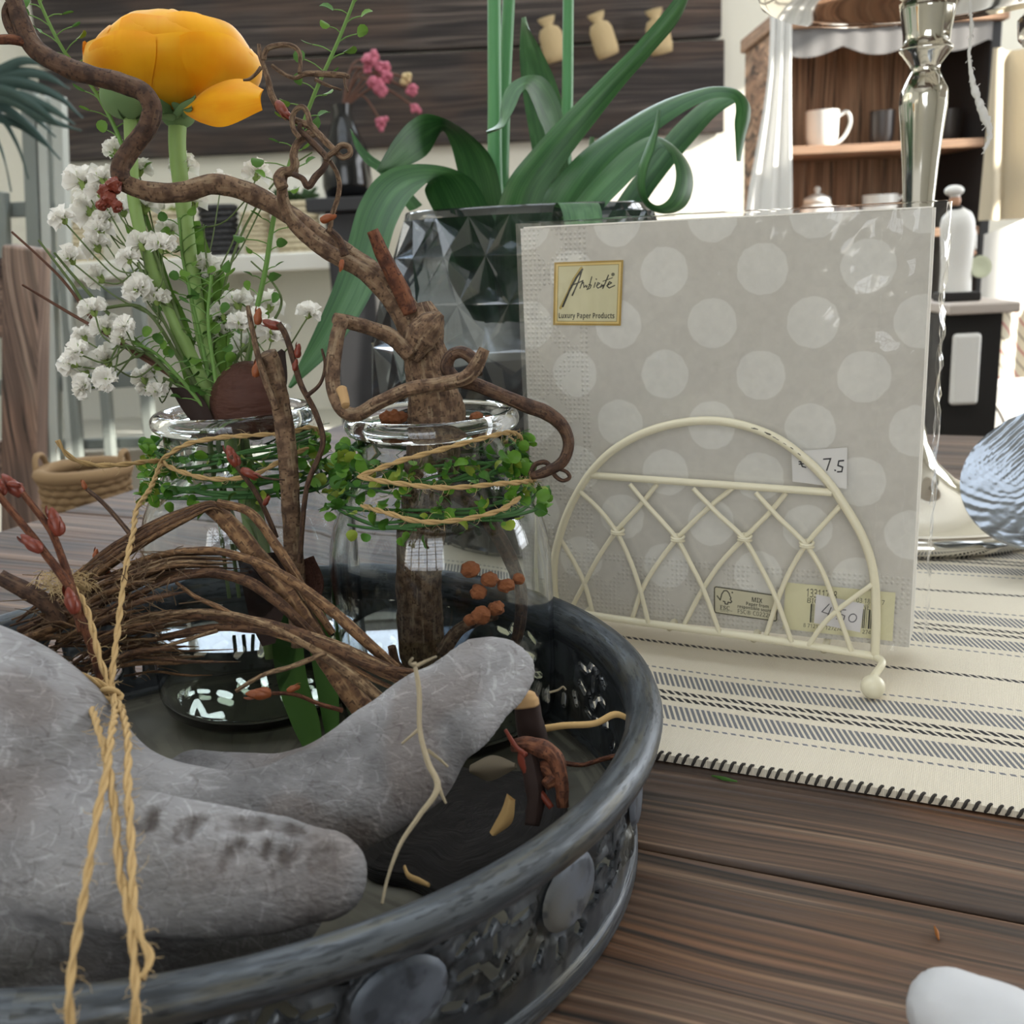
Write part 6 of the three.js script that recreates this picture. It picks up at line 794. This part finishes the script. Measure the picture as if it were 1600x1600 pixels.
{ // white shelf with pots
  const z = -2.75, a = onZ(60, 418, z), b = onZ(548, 388, z), y = (a.y + b.y) / 2, t = thing('white_shelf', 'long white painted shelf unit along the back wall', 'shelf', V3((a.x + b.x) / 2, Y0, z));
  part(t, 'shelf_board', rbx(b.x - a.x + 0.3, 0.045, 0.42, (a.x + b.x) / 2 - 0.12, y - 0.02, z - 0.2, 0.006), M.whitePaint); part(t, 'back_panel', bx(b.x - a.x + 0.28, y - Y0 - 0.05, 0.02, (a.x + b.x) / 2 - 0.12, (y + Y0) / 2, z - 0.38), M.whitePaint);
  for (const x of [a.x - 0.22, (a.x + b.x) / 2, b.x]) part(t, 'side_panel', bx(0.03, y - Y0 - 0.05, 0.38, x, (y + Y0) / 2, z - 0.2), M.whitePaint); part(t, 'lower_board', bx(b.x - a.x + 0.24, 0.035, 0.38, (a.x + b.x) / 2 - 0.12, onZ(300, 690, z).y, z - 0.2), M.whitePaint);
  M.wicker = std({ color: 0xc9bda0, roughness: 0.95 }); M.wickerDark = std({ color: 0x8a7050, roughness: 0.9 }); M.blackPot = std({ color: 0x2b2b2d, roughness: 0.6 }); M.tuft = std({ color: 0x35502c, roughness: 0.8 }); M.tuftPale = std({ color: 0x8a9a4a, roughness: 0.8 });
  const woven = (R0, R1, h, rows) => { const g = []; for (let i = 0; i < rows; i++) { const s = i / (rows - 1), R = lerp(R0, R1, s), n = 28; const pts = []; for (let k = 0; k < n; k++) { const a = k / n * 6.28318; const q = R + (k % 2 ? 1 : -1) * (i % 2 ? 1 : -1) * 0.0018; pts.push(V3(Math.cos(a) * q, s * h, Math.sin(a) * q)); } g.push(limb(pts, h / rows * 0.6, { closed: true, seg: 56, rs: 5 })); } g.push(new THREE.CylinderGeometry(R1 * 0.94, R0 * 0.94, h * 0.96, 24).translate(0, h * 0.48, 0)); return merge(g); };
  const yt = y + 0.004, pot = (label, x, py, R, h, m, tm, th) => { const c = onZ(x, 400, z - 0.14); c.y = yt; const p = thing('woven_pot', label, 'plant pot', c, 'pots on the white shelf'); part(p, 'pot', woven(R * 0.85, R, h, 9).translate(c.x, c.y, c.z), m); if (tm) { const g = [], r = rng(x); for (let k = 0; k < 60; k++) { const a = r() * 6.28, q = R * 0.8 * Math.sqrt(r()), e = V3(Math.cos(a) * (q + 0.025), th * (0.6 + 0.5 * r()), Math.sin(a) * (q + 0.025)); g.push(limb([V3(Math.cos(a) * q * 0.6, 0, Math.sin(a) * q * 0.6), e.clone().multiplyScalar(0.6).setY(th * 0.5), e], [0.004, 0.006, 0.002], { seg: 4, rs: 4 })); } const tf = part(p, 'plant_tuft', merge(g).translate(c.x, c.y + h * 0.9, c.z), tm); tf.userData.kind = 'stuff'; } };
  pot('pale woven pot with yellow green plant beside the blossoms', 125, 0, 0.06, 0.1, M.wicker, M.tuftPale, 0.06); pot('pale woven pot with dark green plant behind hazel limb', 468, 0, 0.056, 0.12, M.wicker, M.tuft, 0.05); pot('small black woven pot behind the yellow flower stem', 348, 0, 0.045, 0.12, M.blackPot, null); pot('pale woven pot without plant at shelf end', 545, 0, 0.05, 0.11, M.wicker, null); pot('pale woven pot between black pot and blossoms', 260, 0, 0.05, 0.11, M.wicker, M.tuftPale, 0.03); pot('pale woven pot next to the black pot', 405, 0, 0.034, 0.1, M.wicker, null);
  const c = onZ(505, 400, z - 0.32); single('white_box', 'plain white box standing behind the woven pots', 'box', rbx(0.17, 0.2, 0.1, c.x, yt + 0.1, c.z, 0.004), M.whitePaint, V3(c.x, yt, c.z));
}
{ // dark bottle with pink flowers
  const z = -2.5, c = onZ(545, 310, z); M.darkGlass = std({ color: 0x151618, roughness: 0.12 }); M.pink = std({ color: 0xb9687a, roughness: 0.9 }); M.pinkPale = std({ color: 0xc9b487, roughness: 0.9 });
  const st = thing('black_stand', 'tall black pedestal behind the plant leaves', 'stand', V3(c.x, Y0, z)); part(st, 'top', rbx(0.17, 0.03, 0.17, c.x, c.y - 0.015, z, 0.004), M.blackPot); part(st, 'column', rbx(0.1, c.y - Y0 - 0.03, 0.1, c.x, (c.y + Y0 - 0.03) / 2, z, 0.006), M.blackPot);
  const t = thing('dark_bottle_vase', 'black glossy bottle vase with pink dried flowers', 'vase', V3(c.x, c.y, z)); part(t, 'bottle', lathe([[0, 0], [0.05, 0.002], [0.056, 0.03], [0.052, 0.1], [0.03, 0.15], [0.02, 0.18], [0.024, 0.2], [0.018, 0.2], [0, 0.19]], 28, V3(c.x, c.y, z)), M.darkGlass);
  const r = rng(71); const sg = []; for (const [x, y, R] of [[578, 92, 16], [598, 108, 15], [590, 136, 17], [604, 122, 12], [574, 108, 10], [597, 192, 12], [645, 142, 12], [636, 122, 12], [650, 168, 10]]) { const p = onZ(x, y, z + 0.03 * (r() - 0.5)); const g = []; for (let k = 0; k < 26; k++) { const d = V3(r() - 0.5, r() - 0.5, r() - 0.5).normalize().multiplyScalar(R / FOCAL * 2.5 * 0.75 * r()); g.push(new THREE.IcosahedronGeometry(R / FOCAL * 2.5 * (0.25 + 0.2 * r()), 0).translate(p.x + d.x, p.y + d.y, p.z + d.z)); } part(t, 'flower_head', merge(g), x > 630 && y < 140 ? M.pinkPale : M.pink, 'dusty pink flower head'); sg.push(limb([V3(c.x, c.y + 0.19, z), p.clone().lerp(V3(c.x, c.y + 0.24, z), 0.5).add(V3(0, 0.02, 0)), p], 0.0025, { seg: 10, rs: 4 })); }
  part(t, 'stems', merge(sg), M.thinBrown);
}
{ // cupboard with cups
  const z = -2.35, L = onZ(1222, 200, z).x, R = onZ(1540, 200, z).x, y1 = onZ(1390, 40, z).y, ys = onZ(1385, 222, z).y, y0 = onZ(1385, 345, z).y - 0.02, dep = 0.26;
  M.cup = std({ map: cupWood, roughness: 0.7 }); const t = thing('wood_cupboard', 'open brown wooden cupboard with shelves of cups', 'cupboard', V3((L + R) / 2, Y0, z));
  const n = 7; for (let i = 0; i < n; i++) { const g = rbx((R - L) / n - 0.003, y1 - Y0, 0.02, L + (i + 0.5) * (R - L) / n, (y1 + Y0) / 2, z - dep, 0.003), uv = g.attributes.uv, p = g.attributes.position; for (let k = 0; k < p.count; k++) uv.setXY(k, p.getY(k) / 0.8 + i * 0.3, p.getX(k) / 0.4 + i * 0.2); part(t, 'back_board', g, M.cup); }
  for (const y of [ys, y0]) part(t, 'shelf', rbx(R - L, 0.018, dep, (L + R) / 2, y - 0.009, z - dep / 2, 0.003), M.cup); for (const y of [y0 - 0.3, Y0 + 0.05]) part(t, 'shelf', rbx(R - L, 0.018, dep, (L + R) / 2, y, z - dep / 2, 0.003), M.cup); part(t, 'side', rbx(0.022, y1 - Y0, dep, L - 0.011, (y1 + Y0) / 2, z - dep / 2, 0.003), M.cup); part(t, 'side', rbx(0.022, y1 - Y0, dep, R + 0.011, (y1 + Y0) / 2, z - dep / 2, 0.003), M.blackPot, 'dark side panel'); part(t, 'top', rbx(R - L + 0.06, 0.03, dep + 0.03, (L + R) / 2, y1 + 0.015, z - dep / 2, 0.004), M.cup);
  M.laceGrey = std({ color: 0x7c7a79, roughness: 0.95 }); part(t, 'lace_trim', grid(60, 4, (s, k) => V3(lerp(L, R, s), y1 - (0.035 + 0.02 * Math.abs(Math.sin(s * 9 + 0.6))) * (1 - k), z + 0.004 + 0.001 * Math.sin(s * 60))), M.laceGrey, 'grey scalloped lace edging');
  M.china = std({ color: 0xe2e2de, roughness: 0.25 }); M.darkChina = std({ color: 0x35302f, roughness: 0.35 });
  const mug = (label, x, y, w, hgt, m, handle) => { const c = onZ(x, 0, z - 0.09); c.y = y; const rr = w / FOCAL * 2.45 / 2, h = hgt / FOCAL * 2.45, q = thing('cup', label, 'cup', c, 'cups in the cupboard'); part(q, 'body', lathe([[0, 0], [rr * 0.72, 0], [rr * 0.8, h * 0.03], [rr * 0.96, h * 0.3], [rr, h], [rr * 0.92, h], [rr * 0.88, h * 0.3], [0, h * 0.06]], 28, c), m); if (handle) part(q, 'handle', limb([V3(c.x + rr * 0.9, c.y + h * 0.82, c.z), V3(c.x + rr * 1.5, c.y + h * 0.95, c.z), V3(c.x + rr * 1.75, c.y + h * 0.7, c.z), V3(c.x + rr * 1.4, c.y + h * 0.3, c.z), V3(c.x + rr * 0.9, c.y + h * 0.1, c.z)], rr * 0.11, { seg: 20, rs: 7 }), m); };
  mug('white relief cup with large handle on upper cupboard shelf', 1290, ys, 48, 52, M.china, 1); mug('dark brown cup on upper shelf left of silver stem', 1386, ys, 36, 48, M.darkChina, 0); mug('dark brown cup on upper shelf right of silver stem', 1494, ys, 34, 46, M.darkChina, 0); mug('white cup on lower cupboard shelf beside the lidded canister', 1388, y0, 52, 52, M.china, 1);
  const c = onZ(1285, 0, z - 0.1); c.y = y0; const k = thing('white_canister', 'white lidded canister on lower cupboard shelf', 'canister', c); part(k, 'body', lathe([[0, 0], [0.032, 0], [0.035, 0.006], [0.035, 0.055], [0.031, 0.062], [0, 0.062]], 28, c), M.china); part(k, 'lid', lathe([[0, 0.06], [0.031, 0.062], [0.029, 0.076], [0.013, 0.084], [0.005, 0.087], [0.008, 0.095], [0.005, 0.101], [0, 0.102]], 28, c), M.china);
}
{ // white curtain
  const z = -2.12, top = Y1 - 0.05; M.curtain = std({ color: 0xe9e8e4, roughness: 0.9 }); const xa = onZ(1160, 340, z).x, xb = onZ(1238, 340, z).x, ta = onZ(1203, 60, z).x, tb = onZ(1236, 60, z).x, yk = onZ(1200, 70, z).y, yb = onZ(1200, 345, z).y;
  single('white_curtain', 'narrow white curtain hanging in folds beside the cupboard', 'curtain', grid(40, 40, (s, k) => { const y = lerp(Y0 + 0.02, top, k), h = clamp((y - yb) / (yk - yb), -0.4, 1), a = lerp(xa, ta, sstep(-0.2, 1, h)), b = lerp(xb, tb, sstep(-0.2, 1, h)); return V3(lerp(a, b, s), y, z + 0.006 * Math.sin(s * 15)); }), M.curtain, V3(xb, Y0 + 0.02, z));
}
{ // chef statuette on a small dark stand, bright things by the side window
  const z = -1.42, c = onZ(1494, 470, z), t = thing('side_stand', 'small dark stand with pale top carrying the cook statuette', 'stand', V3(c.x, Y0, z)); M.dark = std({ color: 0x1d1a18, roughness: 0.8 }); M.paleTop = std({ color: 0xc9bdb4, roughness: 0.5 });
  const xl = onZ(1455, 480, z).x, xr = onZ(1562, 480, z).x; part(t, 'top', rbx(xr - xl, 0.014, 0.12, (xl + xr) / 2, c.y - 0.007, z, 0.003), M.paleTop); part(t, 'body', bx(onZ(1535, 600, z).x - xl, c.y - Y0 - 0.015, 0.1, (xl + onZ(1535, 600, z).x) / 2, (c.y + Y0 - 0.015) / 2, z - 0.005), M.dark);
  const f = thing('cook_statuette', 'small statuette of cook in white coat and hat', 'statuette', c.clone()); M.whiteCoat = std({ color: 0xefede8, roughness: 0.5 }); M.skin = std({ color: 0xc99a7c, roughness: 0.6 });
  const at = (x, y) => onZ(x, y, z), s = 1.42 / FOCAL; part(f, 'plinth', rbx(0.05, 0.012, 0.04, c.x, c.y + 0.006, z, 0.003), M.dark); part(f, 'coat', limb([at(1492, 460), at(1494, 420), at(1496, 380), at(1496, 350), at(1495, 336), at(1494, 324)], [24 * s, 23 * s, 25 * s, 26 * s, 22 * s, 8 * s], { seg: 24, rs: 18, flat: 0.75 }), M.whiteCoat, 'long white coat'); part(f, 'head', new THREE.SphereGeometry(8.5 * s, 18, 14).scale(1, 1.2, 1).translate(at(1492, 314).x, at(1492, 314).y, z), M.skin); part(f, 'hat', merge([new THREE.CylinderGeometry(8 * s, 7.5 * s, 9 * s, 16).translate(at(1492, 303).x, at(1492, 303).y, z), new THREE.SphereGeometry(13 * s, 18, 12).scale(1.1, 0.65, 1).translate(at(1491, 298).x, at(1491, 298).y, z)]), M.whiteCoat, 'puffed white hat'); part(f, 'scarf', new THREE.TorusGeometry(8 * s, 2.6 * s, 8, 18).rotateX(1.5).translate(at(1493, 325).x, at(1493, 325).y, z), M.dark); part(f, 'arm', limb([at(1507, 340), at(1519, 365), at(1521, 390)], [7 * s, 6.5 * s, 5 * s], { seg: 12, rs: 9 }), M.whiteCoat); part(f, 'hand', new THREE.SphereGeometry(4.5 * s, 10, 8).translate(at(1520, 395).x, at(1520, 395).y, z + 0.002), M.skin);
  const pl = at(1529, 417); single('small_plate', 'small pale green disc held beside the cook statuette', 'plate', lathe([[0, -0.004], [0.011, -0.004], [0.0145, 0], [0.0148, 0.0025], [0.011, 0.001], [0, 0]], 26).rotateX(1.35).translate(pl.x, pl.y, z + 0.004), std({ color: 0xd4d8bc, roughness: 0.4 }), pl.clone());
  const tw = at(1482, 570); single('white_towel', 'white cloth strip hanging on the dark stand front', 'towel', rbx(42 * s, 108 * s, 0.012, tw.x, tw.y, z + 0.052, 0.0055, 3), M.whiteCoat, V3(tw.x, tw.y, z + 0.052));
  const zb = -1.75, bg = onZ(1570, 640, zb); const b = thing('paper_bag', 'white paper carrier bag with thin arched handle', 'bag', V3(bg.x, Y0, zb)); part(b, 'bag', rbx(0.11, onZ(0, 640, zb).y - Y0 - 0.0 + 0.02, 0.07, bg.x, (onZ(1570, 640, zb).y + Y0) / 2, zb, 0.004), M.whiteCoat); part(b, 'handle', limb([onZ(1474, 690, zb + 0.1), onZ(1482, 660, zb + 0.1), onZ(1500, 630, zb + 0.1), onZ(1526, 620, zb + 0.1), onZ(1552, 630, zb + 0.1), onZ(1570, 660, zb + 0.1), onZ(1577, 690, zb + 0.1)], 0.0035, { seg: 30, rs: 7 }), std({ color: 0xc8c4bd, roughness: 0.6 }), 'pale arched handle');
  const zr = -2.0, strip = makeTex(128, 256, (u, v) => { const k = (u * 1.2 + v * 1.7) * 3, q = k - Math.floor(k); return q < 0.10 ? [196, 120, 118] : q > 0.5 && q < 0.58 ? [140, 130, 116] : [236, 228, 208]; });
  const s0 = onZ(1536, 700, zr), s1 = onZ(1680, 480, zr); single('striped_cloth', 'cream cloth with slanting pink and grey stripes behind the bag', 'cloth', grid(20, 10, (a, k) => V3(lerp(s0.x, s1.x, a), lerp(s0.y, s1.y, k), zr + 0.01 * Math.sin(a * 12))), std({ map: strip, roughness: 0.9 }), V3(s0.x, s0.y, zr));
  const w0 = onZ(1530, 486, zr + 0.05), w1 = onZ(1720, 340, zr + 0.05); single('white_sheet', 'plain bright white sheet lying over the striped cloth', 'cloth', grid(24, 8, (a, k) => V3(lerp(w0.x, w1.x, a), lerp(w0.y, w1.y + 0.07 * a - 0.02, k), zr + 0.05 + 0.01 * Math.sin(a * 9))), M.whiteCoat, V3(w0.x, w0.y, zr + 0.05));
  const u0 = onZ(1528, 345, zr + 0.02), u1 = onZ(1720, 70, zr + 0.02); single('beige_drape', 'beige drape hanging behind the frayed lace ribbon', 'drape', grid(40, 12, (a, k) => V3(lerp(u0.x, u1.x, a) , lerp(u0.y, u1.y, k), zr + 0.02 + 0.02 * Math.sin(a * 16 + k))), std({ color: 0xd2c6ae, roughness: 0.9 }), V3(u0.x, u0.y, zr + 0.02));
}
{ // chair at the end of the table, grey rack, palm, basket
  M.paleWood = std({ map: paleWood, roughness: 0.75 }); const D = 1.22, top = P(42, 385, D), bot = V3(top.x - 0.17, Y0, top.z - 0.02), t = thing('wooden_chair', 'weathered brown wooden chair with square post beyond the table end', 'chair', bot.clone());
  const off = V3(-0.40, 0, 0.06), fwd = V3(-0.05, 0, -0.42); const post = (a, b) => swapUV(boxUV(bar(a, b, 0.044, 0.036), 0.5)); part(t, 'back_post', post(bot, top), M.paleWood); part(t, 'back_post', post(bot.clone().add(off), top.clone().add(off)), M.paleWood);
  for (const [y, h] of [[P(20, 465, D).y, 0.09], [P(20, 465, D).y - 0.2, 0.06]]) { const a = V3(top.x, y, top.z).lerp(V3(bot.x, y, bot.z), (top.y - y) / (top.y - Y0)); part(t, 'back_rail', boxUV(bx(0.36, h, 0.022, 0, 0, 0).rotateY(-Math.atan2(off.z, off.x)).translate(a.x + off.x / 2, y, a.z + off.z / 2), 0.5), M.paleWood); }
  const sc = bot.clone().add(off.clone().multiplyScalar(0.5)).add(fwd.clone().multiplyScalar(0.5)); part(t, 'seat', boxUV(rbx(0.42, 0.03, 0.44, 0, 0, 0, 0.006).rotateY(0.12).translate(sc.x, Y0 + 0.46, sc.z), 0.5), M.paleWood); for (const o of [fwd, fwd.clone().add(off)]) { const q = bot.clone().add(o); part(t, 'leg', boxUV(rbx(0.04, 0.45, 0.04, q.x, Y0 + 0.225, q.z, 0.004), 0.5), M.paleWood); }
  const z = -2.2; M.grey = std({ color: 0x7f8580, roughness: 0.6 }); M.greyPale = std({ color: 0xb9bdb6, roughness: 0.6 }); const g = thing('grey_rack', 'grey painted slatted garden rack against the back wall', 'rack', V3(onZ(140, 600, z).x, Y0, z));
  for (const [x0, x1, ytop, w, m] of [[46, 62, 130, 20, M.grey], [68, 80, 150, 14, M.greyPale], [92, 106, 150, 16, M.greyPale], [150, 168, 420, 13, M.grey], [212, 236, 420, 16, M.grey], [100, 116, 420, 13, M.grey], [4, 10, 300, 12, M.grey]]) { const a = onZ(x0, ytop, z), b = onZ(x1, 760, z); b.y = Y0; const k = onZ(x1, 760, z); part(g, 'upright', bar(a, V3(lerp(a.x, k.x, 1.4), Y0, z), w / FOCAL * 2.25, 0.03), m); }
  for (const [x0, y0, x1, y1, w] of [[-40, 330, 100, 325, 22], [-40, 470, 240, 455, 20], [-40, 608, 240, 590, 24], [-40, 700, 240, 690, 16]]) part(g, 'crossbar', bar(onZ(x0, y0, z - 0.03), onZ(x1, y1, z - 0.03), 0.02, w / FOCAL * 2.2), M.grey);
  // palm
  const zp = -1.9, pc = onZ(-60, 700, zp), pp = thing('potted_palm', 'dark green palm with narrow fronds at the picture edge', 'palm', V3(pc.x, Y0, zp)); M.palm = std({ color: 0x1e3a32, roughness: 0.55 }); const hub = onZ(-70, 150, zp);
  part(pp, 'trunk', limb([V3(pc.x, Y0 + 0.2, zp), V3(pc.x, 0, zp), hub], [0.03, 0.025, 0.015], { seg: 12, rs: 9 }), M.barkDark); part(pp, 'pot', lathe([[0, 0], [0.1, 0], [0.13, 0.22], [0.115, 0.22], [0, 0.2]], 28, V3(pc.x, Y0, zp)), M.blackPot);
  const fr = [[[-70, 150], [20, 130], [90, 150], [130, 185]], [[-70, 150], [10, 155], [70, 185], [128, 205]], [[-70, 150], [0, 165], [50, 200], [95, 250]], [[-70, 150], [20, 115], [70, 118], [110, 140]], [[-70, 160], [-20, 190], [5, 240], [18, 300]], [[-70, 160], [-10, 170], [25, 220], [45, 280]], [[-70, 140], [0, 110], [40, 95], [85, 105]], [[-70, 150], [10, 145], [80, 170], [118, 195]], [[-70, 150], [-10, 180], [30, 195], [75, 230]], [[-70, 155], [-120, 110], [-190, 130], [-240, 190]], [[-70, 155], [-130, 170], [-180, 220], [-200, 280]], [[-70, 150], [-60, 60], [-30, 0], [10, -30]], [[-70, 150], [0, 125], [60, 135], [105, 160]], [[-70, 150], [0, 140], [55, 165], [100, 200]], [[-70, 150], [5, 150], [45, 175], [88, 215]]];
  fr.forEach((a, i) => { const c = a.map((p, k) => onZ(p[0], p[1], zp + 0.02 * Math.sin(i * 2.1) * k)), w = 0.009; part(pp, 'frond', ribbon(c.map((p, k) => p.clone().add(V3(0, [w * 0.4, w, w * 0.8, 0.0005][k], 0))), c.map((p, k) => p.clone().add(V3(0, -[w * 0.4, w, w * 0.8, 0.0005][k], 0.004))), { n: 16, m: 3, cup: 0.15, thick: 0.001 }), M.palm); });
  // crate with wicker basket
  const zk = -1.02, kb = onZ(152, 880, zk), wv = (R0, R1, h, rows) => { const gg = []; for (let i = 0; i < rows; i++) { const s = i / (rows - 1), R = lerp(R0, R1, s), pts = []; for (let k = 0; k < 36; k++) { const a = k / 36 * 6.28318, q = R + (k % 2 ? 1 : -1) * (i % 2 ? 1 : -1) * 0.0016; pts.push(V3(Math.cos(a) * q, s * h, Math.sin(a) * q)); } gg.push(limb(pts, h / rows * 0.58, { closed: true, seg: 72, rs: 5 })); } return merge(gg); };
  const cr = thing('wooden_crate', 'low wooden crate under the wicker basket', 'crate', V3(kb.x, Y0, zk)); for (let i = 0; i < 6; i++) part(cr, 'slat', boxUV(rbx(0.15, (kb.y - Y0) / 6 - 0.012, 0.014, kb.x, Y0 + (i + 0.5) * (kb.y - Y0) / 6 - 0.004, zk + 0.055, 0.003), 0.5), M.paleWood); for (const x of [-0.065, 0.065]) part(cr, 'side', boxUV(bx(0.014, kb.y - Y0 - 0.016, 0.1, kb.x + x, (kb.y + Y0) / 2 - 0.008, zk), 0.5), M.paleWood); part(cr, 'top', boxUV(rbx(0.16, 0.016, 0.13, kb.x, kb.y - 0.008, zk, 0.003), 0.5), M.paleWood);
  const bk = thing('wicker_basket', 'round brown wicker basket with dark inside and thick rim', 'basket', V3(kb.x, kb.y, zk)), h = onZ(142, 735, zk).y - kb.y, R = 66 / FOCAL * 1.05; part(bk, 'woven_side', wv(R * 0.8, R * 0.95, h, 14).translate(kb.x, kb.y, zk), M.wickerDark); part(bk, 'inner_lining', lathe([[0, 0.004], [R * 0.75, 0.004], [R * 0.9, h]], 30, V3(kb.x, kb.y, zk)), M.dark, 'dark inside'); part(bk, 'rim', new THREE.TorusGeometry(R * 0.96, 0.007, 8, 40).rotateX(Math.PI / 2).translate(kb.x, kb.y + h, zk), M.wickerDark, 'thick rim'); for (const sg of [-1, 1]) part(bk, 'handle', limb([V3(kb.x + sg * R * 0.95, kb.y + h, zk - 0.014), V3(kb.x + sg * R * 0.99, kb.y + h + 0.016, zk - 0.006), V3(kb.x + sg * R * 0.99, kb.y + h + 0.016, zk + 0.008), V3(kb.x + sg * R * 0.95, kb.y + h, zk + 0.016)], 0.003, { seg: 14, rs: 6 }), M.wickerDark);
}

scene.traverse(o => { if (o.isMesh) { o.castShadow = true; o.receiveShadow = true; } });
renderer.render(scene, camera);
